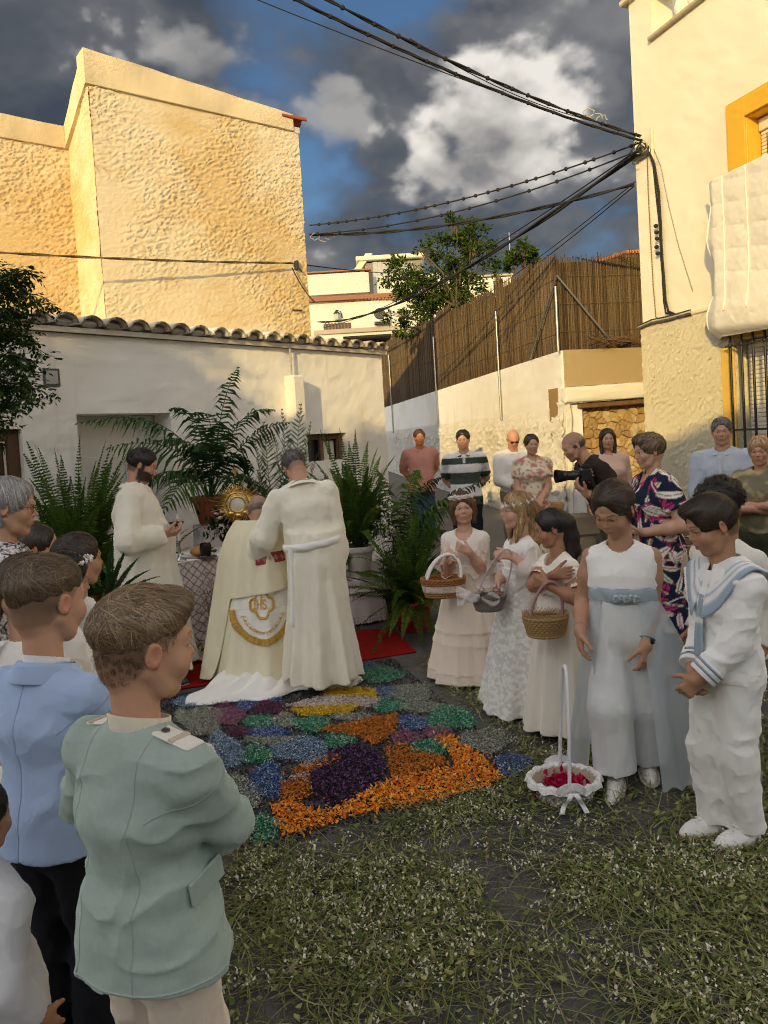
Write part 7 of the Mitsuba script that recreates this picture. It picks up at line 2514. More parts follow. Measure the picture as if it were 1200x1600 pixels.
m = sheet(lambda u, v: sailor(u, v, .036 + 0 * u), 90, 16, BLU * 1.25)
vv_ = np.tile(np.linspace(0, 1, 16), 90)
m.c = np.where((vv_ > .80)[:, None], BLU, np.where(((vv_ > .42) & (vv_ < .55) | (vv_ > .66) & (vv_ < .80))[:, None], A(0.76, 0.76, 0.75), BLU * 1.1))
m.c = np.where((vv_ < .36)[:, None], A(0.76, 0.75, 0.74), m.c)
p.add('sailor_collar', thick(m, .006), 'm_cloth', True, 'broad white and pale blue striped sailor collar')
tie = sheet(lambda u, v: p.N + p.rt * 0 + ((v - .5) * (.028 + .030 * u))[..., None] * p.rt + (.094 + .028 * np.sin(u * 1.8) + .006 * np.cos(v * 9))[..., None] * p.ft + (-.075 - .24 * u)[..., None] * p.up, 24, 8, BLU)
uu_ = np.repeat(np.linspace(0, 1, 24), 8)
tie.c = np.where(((uu_ > .36) & (uu_ < .44))[:, None], A(0.76, 0.76, 0.75), BLU)
p.add('scarf', thick(tie, .010), 'm_cloth', True, 'pale blue neck scarf with a white loop')
for sd in 'rl':
    d = unit(p.W[sd] - p.E[sd])
    F_ = frame(d)
    c_ = p.E[sd] + (p.W[sd] - p.E[sd]) * .90
    rr = p.ar()[2] + .034
    ck_ = p.add('cuff', tube([c_ + d * z_ for z_ in (-.052, -.048, .002, .004)], [rr - .004, rr, rr, rr - .006], 24, (0.77, 0.76, 0.75)), 'm_cloth')
    for z_ in (-.040, -.018):
        p.add('stripe', tube([c_ + d * (z_ - .005), c_ + d * (z_ + .005)], [rr + .0015, rr + .0015], 24, BLU), 'm_cloth', True, None, ck_)
for sd, tn in (('r', 0), ('l', 6)):
    k, R_, o, L_ = p.shoe(sd, (0.72, 0.71, 0.69), (0.20, 0.12, 0.07), tn, L=.172 * p.h, slim=.88, label='white lace up leather shoe')
    lc = []
    for i in range(4):
        yy = L_ * (.20 + .07 * i)
        lc += [rod((-.014, yy, .091 - .007 * i), (.014, yy + .008, .091 - .007 * i), .0022, 5, (0.70, 0.69, 0.66)), rod((.014, yy, .0905 - .007 * i), (-.014, yy + .008, .0905 - .007 * i), .0022, 5, (0.70, 0.69, 0.66))]
    for q in (1, -1):
        lc.append(arch((0, L_ * .2, .094), (q * .012, L_ * .2, .092), (q * .034, L_ * .19, .086), .0018, 10, (0.70, 0.69, 0.66), 4))
    p.add('laces', cat(lc).tf(R_, o), 'm_cloth', True, None, k)

# ---- 17 boy behind him
x, yw = spot(1138, 3.36, .9), 112
p = Person('curly black haired boy in a cream jacket and grey blue trousers behind the sailor suit', x, 3.36, 1.40, yw, True, head=(0, 12, 0), skin=SK2, hs=1.03, feet={'r': (.06, .05, .062), 'l': (-.06, .0, .062)})
p.body(scalp=((0.02, 0.015, 0.012), .9))
p.hair(hcap(.10, back=-.36, side=.0), BLK, .055, (15, 15, 15), n=2600, flow=lambda P: P - A(0, -.1, .1) + .8 * np.sin(P[:, [1, 2, 0]] * 30), L=.22, lift=.05, label='thick curly black hair', seed=23, wave=.03)
p.top('jacket', (0.74, 0.72, 0.66), .016, 1.93, .62, .060, gs=.012, ge=.02, disp=wr(.005, (8, 8, 10), 5), flare=.012, label='cream linen jacket')
collar_band(p, (0.74, 0.72, 0.66), .062, .035, drop=.006)
p.trousers((0.22, 0.29, 0.335), .016, .06, .03, label='grey blue trousers')
for sd in 'rl':
    p.shoe(sd, (0.40, 0.33, 0.26), (0.3, 0.24, 0.18), L=.165 * p.h, label='beige suede shoe')
# ---- 18 woman in the leaf print dress
x, yw = spot(1024, 5.0, 1.1), 98
hd = lambda X, Y, D: w2l(x, 5.0, yw, at(X, Y, D))
p = Person('short haired woman in a navy, white and magenta leaf print dress', x, 5.0, 1.60, yw, sex='f', girth=1.22, belly=.05, head=(0, 6, 0), skin=(0.50, 0.29, 0.195), hs=1.05,
           arms={'l': dict(w=hd(1008, 832, 4.86), pole=(-1, -.9, -.7), curl=.4, dir=(.4, .9, .1), palm=(0, 0, 1)), 'r': dict(w=hd(990, 826, 4.95), pole=(1, -.6, -.7), curl=.4, dir=(-.5, .8, .1), palm=(0, 0, 1))})
p.body(brow=(0.12, 0.08, 0.05), lid=.45, lips=(0.42, 0.16, 0.14))
S = hcap(.075, back=-.33, side=-.08, sy=-.02)
S.ell((0, .16, .36), (.26, .2, .12), k=.08)
p.hair(S, ((0.055, 0.036, 0.022), (0.25, 0.17, 0.10)), .020, (14, 14, 10), 3500, boy_flow, .4, .03, label='short tousled brown hair with fair streaks', seed=25)
PALT = np.array([(0.012, 0.018, 0.045), (0.74, 0.70, 0.64), (0.42, 0.035, 0.17), (0.74, 0.70, 0.64), (0.20, 0.21, 0.085), (0.012, 0.018, 0.045), (0.24, 0.012, 0.06), (0.66, 0.62, 0.5)])


LFR = np.random.default_rng(71)
LEAVES = [(LFR.uniform(-PI, PI), LFR.uniform(.15, 1.45), LFR.uniform(0, PI), LFR.uniform(.045, .085), LFR.uniform(.012, .024), LFR.integers(8)) for _ in range(520)]


def leafprint(P):
    """overlapping pointed leaves with a midrib on a navy ground"""
    th = np.arctan2(P[:, 1], P[:, 0])
    c = np.tile(PALT[0], (len(P), 1))
    for t_, z_, an, L_, w_, ci in LEAVES:
        dx = ((th - t_ + PI) % (2 * PI) - PI) * .19
        dz = P[:, 2] - z_
        ok = (np.abs(dx) < L_) & (np.abs(dz) < L_)
        if not ok.any():
            continue
        u_ = dx * math.cos(an) + dz * math.sin(an)
        v_ = dz * math.cos(an) - dx * math.sin(an) + 2.2 * u_ * u_
        ins = ok & (np.abs(v_) < w_ * (1 - (u_ / L_) ** 2))
        c[ins] = PALT[ci]
        c[ins & (np.abs(v_) < .0035)] = PALT[(ci + 3) % 8]
    return c


p.top('bodice', (0.5,) * 3, .018, .62, .60, .064, .05, .03, .016, .034, disp=wr(.004, 11, 5), col=leafprint, res=.7, label='leaf print bodice with loose sleeves')
dress(p, (0.5,) * 3, .22, .235, .98, .165, 8, .05, label='leaf print skirt', col=leafprint, seed=5, res=.7)
p.add('belt', ring(p, (0, .02), .182, .155, .955, .985, .004, 40, (0.05, 0.045, 0.04), .01), 'm_cloth')
bc_ = hd(1049, 880, 4.86)
bag = p.add('bag', box(.20, .07, .15, (0.46, 0.36, 0.27), bev=.02).tf(rotz(1.2), bc_), 'm_gloss', True, 'beige quilted shoulder bag')
for i in range(5):
    p.add('quilting', cat([rod((-.095 + .045 * i, -.037, -.07), (-.05 + .045 * i if i < 3 else .095, -.037, .0 if i < 3 else -.0), .0025, 4, (0.30, 0.22, 0.16)), rod((.095 - .045 * i, -.037, -.07), (-.09 + .02 * i, -.037, .07), .0025, 4, (0.30, 0.22, 0.16))]).tf(rotz(1.2), bc_), 'm_matte', True, None, bag)
p.add('bag_strap', tube([bc_ + A(0, -.05, .07), bc_ + A(-.02, -.04, .2), p.S['l'] + A(.05, .12, -.12), p.S['l'] * .4 + p.N * .6 + A(0, .02, .052)], .006, 6, (0.35, 0.26, 0.18)), 'm_matte', True, None, bag)
for sd in 'rl':
    p.shoe(sd, (0.46, 0.31, 0.22), (0.40, 0.30, 0.20), label='tan sandal')

# ---- 19 photographer
x, yw = spot(962, 6.25, 1.1), 96
hd = lambda X, Y, D: w2l(x, 6.25, yw, at(X, Y, D))
p = Person('balding photographer in a dark brown polo shirt raising a black camera', x, 6.25, 1.72, yw, girth=1.12, lean=24, head=(4, -2, 0), skin=(0.52, 0.28, 0.18), neckf=.03,
           arms={'l': dict(w=hd(917, 772, 5.95), pole=(-.4, -.5, -1), curl=.55, dir=(.1, .7, .6), palm=(.2, -.2, 1), thumb=.2), 'r': dict(w=hd(926, 752, 6.12), pole=(1, -.5, -.6), curl=.7, dir=(-.5, .6, .5), palm=(-.8, 0, .4))})
p.body(scalp=((0.16, 0.11, 0.08), .5), stubble=.35, lid=.3)
p.hair(Sdf().ell((0, -.09, .05), (.342, .43, .30)).ell((0, .10, .40), (.40, .44, .38), k=.05, op=-1).ell((0, .5, -.1), (.4, .46, .5), k=.03, op=-1).plane((0, 0, -.26), (0, .25, -1), .03), ((0.06, 0.045, 0.035), (0.13, 0.10, 0.08)), .008, label='close cropped hair round a bald crown')
p.top('polo_shirt', (0.030, 0.020, 0.017), .018, .75, None, .06, 0, 0, .014, .02, disp=wr(.007, 10, 5), label='dark brown polo shirt')
collar_band(p, (0.035, 0.024, 0.02), .066, .04, .01, gap=.35, fold=.02)
p.trousers((0.30, 0.25, 0.17), .018, label='khaki trousers')
wv = p.W['l'] - unit(p.W['l'] - p.E['l']) * .03
F_ = frame(unit(p.W['l'] - p.E['l']))
p.add('watch', tube([wv + F_ @ A(.034 * math.cos(t), .034 * math.sin(t), 0) for t in np.linspace(0, 2 * PI, 20)], [[.005, .014]] * 20, 6, (0.012,) * 3, up=F_[:, 2]), 'm_gloss', True, 'black wrist watch')
for sd in 'rl':
    p.shoe(sd)
kc = at(906, 742, 5.98)
cam = thing('camera', 'black camera with a long zoom lens held to the balding man\'s eye', 'camera')
BK = (0.014, 0.014, 0.015)
part(cam, 'body', cat([box(.075, .14, .10, BK, (.045, 0, 0), .012), box(.055, .06, .04, BK, (.04, 0, .065), .012), box(.085, .045, .11, BK, (.04, .055, -.005), .014)]).tf(rotz(-.1), kc), 'm_gloss', False)
part(cam, 'lens', lathe([(0, 0), (.034, 0), (.036, .03), (.040, .035), (.040, .07), (.037, .075), (.037, .12), (.043, .13), (.043, .16), (.038, .16), (.034, .135), (0, .13)], 26, BK).tf(frame((-1, -.1, 0)), kc + A(.01, 0, 0)), 'm_gloss', False)
part(cam, 'hood', lathe([(.043, 0), (.050, .05), (.053, .05), (.046, 0)], 24, BK).tf(frame((-1, -.1, 0)), kc + A(-.145, -.014, 0)), 'm_matte')
part(cam, 'strap', tube([kc + A(.06, -.06, .02), kc + A(.09, -.09, -.10), kc + A(.07, -.08, -.24), kc + A(.13, -.02, -.30)], [[.002, .016]] * 4, 6, BK), 'm_matte')
bg = at(905, 835, 6.2)
kb = thing('shoulder_bag', 'sandy camera bag hanging in front of the photographer', 'bag')
part(kb, 'pouch', box(.26, .18, .34, (0.30, 0.235, 0.16), bev=.05).tf(rotz(.2), bg), 'm_cloth', True)
part(kb, 'flap', box(.27, .03, .16, (0.26, 0.20, 0.13), (0, -.10, .08), .012).tf(rotz(.2), bg), 'm_cloth', False)


def adult(label, xp, Y, h, yw, sex='m', hair=DBR, hs=1.0, head=(0, 0, 0), top=None, tc=(0.7,) * 3, upto=2.0, legs=(0.1, 0.1, 0.12), skin=(0.48, 0.27, 0.18), arms=None, girth=1.0, belly=.02, style='short', fn=None, hem=None, collar=None, n=900, **kw):
    x_ = spot(xp, Y, 1.2)
    q = Person(label, x_, Y, h, yw, sex=sex, girth=girth, belly=belly, head=head, skin=skin, arms=arms(x_, Y, yw) if callable(arms) else arms, hs=hs)
    q.body(**kw)
    if style == 'short':
        q.hair(hcap(.045, back=-.28, side=-.0, sy=-.05), hair, .014, n=n, flow=boy_flow, L=.3, lift=.015)
    elif style == 'updo':
        S_ = hcap(.05, back=-.30)
        S_.ell((0, -.48, .02), (.16, .13, .16), k=.06)
        q.hair(S_, hair, .012, n=n, flow=lambda P: np.stack([P[:, 0] * .3, -1 + 0 * P[:, 0], -.5 + 0 * P[:, 0]], 1), L=.4)
    elif style == 'long':
        S_ = hcap(.05, back=-.5)
        S_.chain([(0, -.36, 0), (0, -.40, -.4), (0, -.36, -.8)], [.27, .24, .16], .08)
        for s_ in (1, -1):
            S_.chain([(s_ * .30, .02, .1), (s_ * .33, .05, -.3), (s_ * .30, .10, -.75), (s_ * .27, .12, -1.0)], [.10, .10, .09, .04], .05)
        q.hair(S_, hair, .014, n=n, flow=down_flow, L=.5)
    elif style == 'bob':
        S_ = hcap(.085, face=(0, .54, -.16), fr=(.27, .40, .40), back=-.36, side=-.30, sy=.0)
        S_.ell((0, -.16, -.10), (.37, .33, .30), k=.08)
        q.hair(S_, hair, .018, (14, 14, 9), n=n, flow=lambda P: np.stack([P[:, 0] * .5, -.2 + 0 * P[:, 0], -1 + 0 * P[:, 0]], 1), L=.4, lift=.02)
    elif style == 'ring':
        q.hair(Sdf().ell((0, -.09, .06), (.345, .435, .32)).ell((0, .12, .42), (.40, .44, .36), k=.05, op=-1).ell((0, .5, -.1), (.4, .46, .5), k=.03, op=-1).plane((0, 0, -.26), (0, .25, -1), .03), hair, .01)
    if top:
        q.top(top, tc, .017, upto, hem, .058, .0 if sex == 'm' else .03, 0, .020, .024, disp=wr(.009, 9, 5), col=fn, res=.7 if fn else 1.0)
    if legs is not None:
        q.trousers(legs, .018)
        for sd in 'rl':
            q.shoe(sd, (0.03, 0.025, 0.02))
    if collar is not None:
        collar_band(q, collar, .064, .042, .012, gap=.35, fold=.02)
    return q


# ---- 20 .. 26 people at the back
p = adult('long haired young woman looking over the photographer', 951, 8.0, 1.60, 172, 'f', DBR, top='blouse', tc=(0.62, 0.42, 0.34), skin=(0.5, 0.28, 0.19), style='long', head=(0, 2, 0))
back = lambda x, Y, yw: {'r': dict(w=(.06, -.17, .92), pole=(1, -.6, 0)), 'l': dict(w=(-.06, -.17, .92), pole=(-1, -.6, 0))}
front = lambda z=.90, y=.17: (lambda x, Y, yw: {'r': dict(w=(.035, y, z), pole=(1, -.7, -.2), dir=(-.7, .5, -.4), palm=(0, -1, 0), curl=.5), 'l': dict(w=(-.035, y + .02, z - .02), pole=(-1, -.7, -.2), dir=(.7, .5, -.4), palm=(0, -1, 0), curl=.5)})
p = adult('man in a salmon pink short sleeved shirt and jeans, red of low sun put into his skin colour', 658, 10.6, 1.655, 186, hair=((0.05, 0.03, 0.02), (0.10, 0.06, 0.04)), top='shirt', tc=(0.56, 0.27, 0.22), upto=.85, legs=(0.055, 0.085, 0.14), skin=(0.56, 0.23, 0.12), arms=back, girth=1.08, hem=.78, collar=(0.58, 0.29, 0.24), stubble=.3)  # skin colour carries the red of the low sun
buttons(p, [A(0, .135, z) for z in (.95, 1.04, 1.13)])


def polo(P):
    z = P[:, 2]
    c = np.where(((z > 1.27) & (z < 1.345) | (z > 1.05) & (z < 1.175) | (z < .93))[:, None], A(0.045, 0.060, 0.050), A(0.66, 0.65, 0.66))
    return np.where(((z > .90) & (z < .93))[:, None], A(0.66, 0.65, 0.66), c)


p = adult('dark haired man in a green and white striped polo shirt', 727, 8.7, 1.66, 172, hair=BLK, top='polo_shirt', upto=.8, legs=(0.012, 0.016, 0.026), arms=back, fn=polo, hem=.80, collar=(0.05, 0.065, 0.055), girth=1.06, head=(-6, 4, 0), skin=(0.45, 0.26, 0.18), brow=(0.02, 0.015, 0.01))
p.add('placket', box(.030, .008, .13, (0.68, 0.67, 0.67), bev=.002).tf(rotx(-.12), A(0, .125, 1.29)), 'm_cloth', False)
p = adult('older man in a white shirt and dark sunglasses looking down', 803, 9.1, 1.625, 188, hair=GRY, style='ring', top='shirt', tc=(0.76, 0.75, 0.74), upto=1.75, legs=(0.25, 0.21, 0.15), arms=front(.93, .19), head=(-6, 28, 0), girth=1.06, belly=.05, scalp=((0.40, 0.25, 0.18), .3), skin=(0.50, 0.25, 0.165), collar=(0.76, 0.75, 0.74), hem=.86)
gk = p.hadd('sunglasses', cat([ball((q * .14, .385, .0), (.105, .03, .07), (0.010, 0.009, 0.009), 2) for q in (1, -1)] + [rod((q * .22, .36, .02), (q * .345, .0, .03), .012, 5, (0.012,) * 3) for q in (1, -1)] + [rod((-.06, .41, .02), (.06, .41, .02), .012, 5, (0.012,) * 3)]), 'm_gloss', True, 'dark sunglasses')


def floral(P):
    n = meshkit.fbm(P * 17, 3, 4)
    m_ = meshkit.fbm(P * 26 + 7, 2, 8)
    c = np.tile(A(0.68, 0.60, 0.46), (len(P), 1))
    c = np.where((n > .60)[:, None], A(0.50, 0.17, 0.15), c)
    c = np.where(((n > .55) & (n <= .60))[:, None], A(0.62, 0.36, 0.30), c)
    return np.where((m_ > .66)[:, None], A(0.30, 0.29, 0.17), c)


p = adult('dark haired woman in a cream dress with small red flowers', 832, 8.35, 1.575, 176, 'f', DBR, 1.04, style='updo', top='bodice', upto=.55, legs=None, fn=floral, arms=front(.84, .17), hem=.88, skin=(0.52, 0.29, 0.20), head=(10, 4, 0), girth=1.08, lips=(0.5, 0.12, 0.12), smile=.5, lid=.6)
dress(p, (0.6,) * 3, .12, .27, .98, .15, 9, .055, label='floral skirt', col=floral, seed=2, res=.7)
p.add('bag', box(.16, .05, .16, (0.42, 0.22, 0.08), bev=.02).tf(None, A(-.24, .02, .74)), 'm_gloss', True, 'tan handbag')
for sd in 'rl':
    p.shoe(sd, (0.45, 0.3, 0.2))


def chambray(P):
    return A(0.42, 0.47, 0.55) * (1 + .05 * nz(P, 9, 3, 3) + .05 * (meshkit.noise(P * A(160, 160, 160), 3) - .5))[:, None]


p = adult('grey haired man in a pale blue shirt with his hands folded', 1131, 6.35, 1.685, 146, hair=((0.05, 0.045, 0.042), (0.19, 0.18, 0.17)), top='shirt', upto=1.95, legs=(0.014, 0.014, 0.017), arms=front(.97, .20), fn=chambray, collar=(0.46, 0.51, 0.58), girth=1.06, belly=.03, skin=(0.47, 0.26, 0.175), head=(8, 4, 0), lid=.5)
p.add('placket', box(.026, .006, .36, (0.55, 0.58, 0.63), bev=.002).tf(rotx(-.02), A(0, .150, 1.19)), 'm_cloth', False)
buttons(p, [A(0, .156, z) for z in (1.05, 1.13, 1.21, 1.29)], .005)
p.add('pocket', box(.10, .006, .11, (0.44, 0.49, 0.57), bev=.002).tf(rotz(.35), A(-.085, .130, 1.20)), 'm_cloth', False)
p.add('wrist_strap', ball(p.W['l'] - unit(p.W['l'] - p.E['l']) * .03, (.03, .03, .014), (0.10, 0.05, 0.03), 2), 'm_matte')


def lame(P):
    n = meshkit.fbm(P * 11, 3, 4)
    t = smooth01(.45, .7, n)[:, None]
    return A(0.17, 0.155, 0.10) * (1 - t) + A(0.46, 0.38, 0.20) * t


crossed = lambda x, Y, yw: {'r': dict(w=(-.09, .235, 1.02), pole=(1, -.1, -.8), dir=(-1, 0, .1), palm=(0, -1, 0)), 'l': dict(w=(.08, .255, 1.00), pole=(-1, -.1, -.8), dir=(1, 0, .1), palm=(0, -1, 0))}
p = adult('older woman with short ginger blonde hair and folded arms in a bronze top', 1190, 5.75, 1.525, 138, 'f', ((0.28, 0.15, 0.06), (0.58, 0.40, 0.22)), 1.06, style='bob', top='blouse', upto=.6, legs=(0.055, 0.058, 0.036), arms=crossed, fn=lame, hem=.80, skin=(0.50, 0.26, 0.175), girth=1.15, belly=.05, n=2000, head=(6, 6, 0), lid=.4)
# ------------------------------------------------------------------ altar, pots and plants


def gpx(x, y, z=0.0):
    """the ground point seen at a photo pixel"""
    v = F0 + CR * (x - 600) / FPX - CU * (y - PPY) / FPX
    return CAM + v * ((z - CAM[2]) / v[2])


rc = [A(-1.72, 5.19, 0), A(.17, 5.85, 0), A(-.03, 6.72, 0), A(-1.95, 6.06, 0)]
cm = sheet(lambda u, v: ((1 - u) * (1 - v))[..., None] * rc[0] + (u * (1 - v))[..., None] * rc[1] + (u * v)[..., None] * rc[2] + ((1 - u) * v)[..., None] * rc[3] + np.stack([0 * u, 0 * u, .012 + .004 * np.sin(u * 31) * np.sin(v * 7) + .003 * np.sin(u * 12 + v * 5)], -1), 90, 40)
solo('red_carpet', thick(cm, .010), 'plain red carpet laid under the altar table', 'carpet', 'm_redcarpet', vc=False)

TBO = at(322, 872, 6.0)
TD = unit(A(0.662, 0.75, 0))
TF = A(0.75, -0.662, 0)
tbl = thing('altar_table', 'small altar table standing on the red carpet, hidden under its cloth', 'table')
o = TBO - TD * .42
TBZ = TBO[2]
part(tbl, 'table_top', quadbox(A(o[0], o[1], TBZ - .03), TD * 1.35, -TF * .55, A(0, 0, .025), (0.35, 0.22, 0.12), .005), 'm_matte', False)
for a in (.05, 1.25):
    for b in (.05, .46):
        part(tbl, 'leg', quadbox(A(o[0], o[1], .0) + TD * a - TF * b, TD * .05, -TF * .05, A(0, 0, TBZ - .032), (0.35, 0.22, 0.12), .005), 'm_matte', False)
CL = A(0.66, 0.62, 0.63)


def clothface(u, v):
    s = -.03 + u * 1.41
    return o + A(0, 0, TBZ - o[2]) + s[..., None] * TD + (.012 + .05 * v + .018 * np.sin(s * 21) * v)[..., None] * TF - (v * (TBZ - .05 + .012 * np.cos(s * 70)) * 1.0)[..., None] * A(0, 0, 1)


m = sheet(clothface, 240, 130, CL)
S_, V_ = (q.ravel() for q in np.meshgrid(np.linspace(0, 1.41, 240), np.linspace(0, TBZ, 130), indexing='ij'))
lat = np.minimum(np.abs(((S_ + V_) * 13) % 1 - .5), np.abs(((S_ - V_) * 13) % 1 - .5))
m.c = np.where((lat < .075)[:, None], A(0.20, 0.17, 0.19), CL * (1 + .12 * (meshkit.noise(np.stack([S_ * 80, V_ * 80, 0 * S_], -1), 3) - .5))[:, None])
m.c = np.where((V_ > TBZ - .09)[:, None], A(0.62, 0.56, 0.58), m.c)
tc_ = thing('tablecloth', 'lilac white altar cloth with a dark lattice of lace down its front', 'tablecloth')
part(tc_, 'front', m, 'm_cloth', True)
part(tc_, 'top', quadbox(A(o[0], o[1], TBZ - .004) - TD * .035, TD * 1.42, -TF * .56, A(0, 0, .008), (0.78, 0.77, 0.75), .003), 'm_cloth', False)
m = sheet(lambda u, v: A(o[0], o[1], TBZ) - TD * (.035) + (-u * .56)[..., None] * TF - TD * 1.0 * (.02 * v + .012 * np.sin(u * 14) * v)[..., None] - (v * (TBZ - .06))[..., None] * A(0, 0, 1), 60, 40, (0.70, 0.68, 0.68))
part(tc_, 'side', thick(m, .004), 'm_cloth', True)
T2 = lambda x, y, d: at(x, y, d)


def on_table(xp, dd):
    q = at(xp, 866, dd)
    return A(q[0], dd, TBZ + .006)


q = on_table(312, 6.08)
pl = solo('plate', lathe([(0, 0), (.10, .002), (.125, .012), (.122, .014), (.1, .006), (0, .005)], 32, (0.68, 0.67, 0.65), q), 'white plate under the round loaf', 'plate', 'm_gloss')
lf = trimesh.creation.icosphere(4)
lv = np.array(lf.vertices) * A(.075, .075, .040)
lv *= (1 + .10 * nz(lv, 22, 3, 3))[:, None]
lm_ = Mesh(lv, lf.faces).tf(t=q + A(0, 0, .042))
lm_.c = A(0.50, 0.25, 0.075) * (1 + .7 * nz(lv, 30, 6, 3))[:, None]
solo('bread_loaf', lm_, 'round golden loaf of bread on the altar', 'bread', 'm_matte')
q = on_table(322, 6.02)
gb = thing('goblet', 'stemless glass of dark red wine on a dark coaster', 'goblet')
part(gb, 'coaster', lathe([(0, 0), (.085, 0), (.085, .006), (0, .006)], 28, (0.07, 0.07, 0.075), q + A(-.0, 0, .0)), 'm_gloss', False)
part(gb, 'bowl', lathe([(0, .008), (.036, .01), (.045, .04), (.046, .08), (.040, .112), (.037, .112), (.042, .08), (.041, .04), (0, .02)], 26, (0.012, 0.008, 0.010), q), 'm_gloss')
q = on_table(281, 5.90)
cs = thing('candlestick', 'slim silver candlestick with a white candle', 'candlestick')
part(cs, 'stem', lathe([(.05, 0), (.05, .01), (.02, .025), (.009, .06), (.014, .09), (.008, .11), (.010, .14), (.024, .155), (.024, .162), (0, .162)], 24, (0.62, 0.58, 0.50), q), 'm_gold')
part(cs, 'candle', lathe([(.0125, .16), (.0115, .36), (.006, .365), (0, .365)], 16, (0.78, 0.76, 0.70), q), 'm_gloss')
part(cs, 'wick', rod(q + A(0, 0, .36), q + A(.002, 0, .376), .0015, 5, (0.02,) * 3), 'm_matte')

# monstrance
mc = at(371, 788, 6.12)
mo = thing('monstrance', 'gilded sunburst monstrance with a glass centre', 'monstrance')
MF = frame(unit(CAM * A(1, 1, 0) + A(0, 0, mc[2]) - mc + A(.25, 0, 0)))       # turned to the square
MF = np.stack([unit(np.cross(A(0, 0, 1), MF[:, 2])), A(0, 0, 1), MF[:, 2]], 1) * 1.22
part(mo, 'ring', cat([tube([A(r_0 * math.cos(t), r_0 * math.sin(t), z_) for t in np.linspace(0, 2 * PI, 40)], w_, 7, (0.78, 0.52, 0.14)) for r_0, z_, w_ in ((.052, .012, .007), (.068, .006, .004), (.080, .0, .006))]).tf(MF, mc), 'm_gold')
part(mo, 'lunette', lathe([(0, .012), (.046, .010), (.046, 0), (0, 0)], 28, (0.70, 0.66, 0.58)).tf(MF, mc), 'm_gloss')
part(mo, 'beads', cat([ball((.061 * math.cos(t), .061 * math.sin(t), .012), .0055, (0.66, 0.60, 0.55), 1) for t in np.linspace(0, 2 * PI, 28, endpoint=False)]).tf(MF, mc), 'm_gloss')
r_ = np.random.default_rng(6)
n = 60
for i in range(n):
    a = 2 * PI * i / n
    Lr = [.185, .125, .150, .120][i % 4]
    tip = A(math.cos(a), math.sin(a), 0)
    sd = A(-math.sin(a), math.cos(a), 0)
    w0, w1 = .0052, .0014
    p0_, p1_ = tip * .078, tip * Lr
    v = np.array([p0_ + sd * w0, p0_ - sd * w0, p1_ + sd * w1, p1_ - sd * w1, (p0_ + p1_) / 2 + A(0, 0, .006), p0_ + A(0, 0, .004), p0_ + A(0, 0, -.004), p1_ + A(0, 0, -.002)])
    tm = trimesh.convex.convex_hull(v)
    part(mo, 'ray', Mesh(tm.vertices, tm.faces, A(0.80, 0.53, 0.14) * r_.uniform(.85, 1.1)).tf(MF @ rotz(0), mc + MF[:, 2] * r_.normal(0, .003)), 'm_gold', False)
part(mo, 'cross', cat([box(.012, .055, .008, (0.8, 0.55, 0.15), (0, .215, 0), .002), box(.040, .012, .009, (0.8, 0.55, 0.15), (0, .222, 0), .002)]).tf(MF, mc), 'm_gold', False)
part(mo, 'foot', lathe([(.085, 0), (.085, .012), (.06, .03), (.02, .06), (.012, .10), (.026, .13), (.012, .16), (.012, .19), (.022, .22), (.010, mc[2] - TBZ - .075), (0, mc[2] - TBZ - .07)], 28, (0.78, 0.52, 0.14), A(mc[0], mc[1], TBZ + .006)), 'm_gold')
part(mo, 'cherubs', cat([ball(A(.075 * math.cos(t), .075 * math.sin(t), .012), (.020, .018, .012), (0.78, 0.52, 0.14), 2) for t in (-.9, -PI / 2, -2.24)]).tf(MF, mc), 'm_gold')

# flowers beside it
vq = at(362, 850, 6.28)
vs_ = thing('flower_vase', 'brass vase of white carnations and red roses behind the monstrance', 'flowers')
part(vs_, 'vase', lathe([(.04, 0), (.05, .05), (.035, .11), (.05, .13), (.046, .13), (.03, .11), (0, .1)], 24, (0.55, 0.42, 0.22), A(vq[0], vq[1], TBZ + .006)), 'm_gold')
part(vs_, 'foliage', leaves(A(vq[0] + .02, vq[1] + .03, TBZ + .24) + r_.normal(0, 1, (420, 3)) * A(.10, .06, .09), np.tile(A(0, -.2, .3), (420, 1)), .07, .014, [(0.022, 0.045, 0.014), (0.04, 0.07, 0.02), (0.015, 0.03, 0.012)], r_), 'm_leaf', False, kind='stuff')
for i, (X, Y, D, R_, c_) in enumerate([(348, 800, 6.2, .035, 0), (343, 810, 6.2, .036, 0), (352, 788, 6.22, .032, 0), (346, 822, 6.2, .03, 0), (356, 806, 6.24, .033, 0), (338, 803, 6.25, .028, 0), (350, 778, 6.28, .030, 1), (356, 772, 6.28, .03, 1), (396, 772, 6.3, .034, 1), (386, 767, 6.3, .034, 1), (404, 778, 6.3, .028, 1), (378, 765, 6.32, .028, 1), (400, 790, 6.3, .03, 1), (357, 864, 6.05, .022, 1)]):
    part(vs_, 'carnation' if c_ == 0 else 'rose', flower(at(X, Y, D), R_, (0.76, 0.74, 0.70) if c_ == 0 else (0.30, 0.012, 0.025), i, 12 if c_ == 0 else 9).tf(), 'm_petal')
dg = thing('dried_grass', 'feathery dried grass stems standing against the front of the altar cloth', 'dried grass')
gb0 = gpx(332, 1010)
part(dg, 'stems', cat([tube([gb0 + A(r_.normal(0, .02), 0, 0), at(330 + r_.normal(0, 5), 950, 5.75), at(330 + r_.normal(0, 14), 925 + r_.normal(0, 14), 5.72)], [.0025, .002, .001], 4, (0.32, 0.23, 0.15)) for _ in range(16)]), 'm_matte')
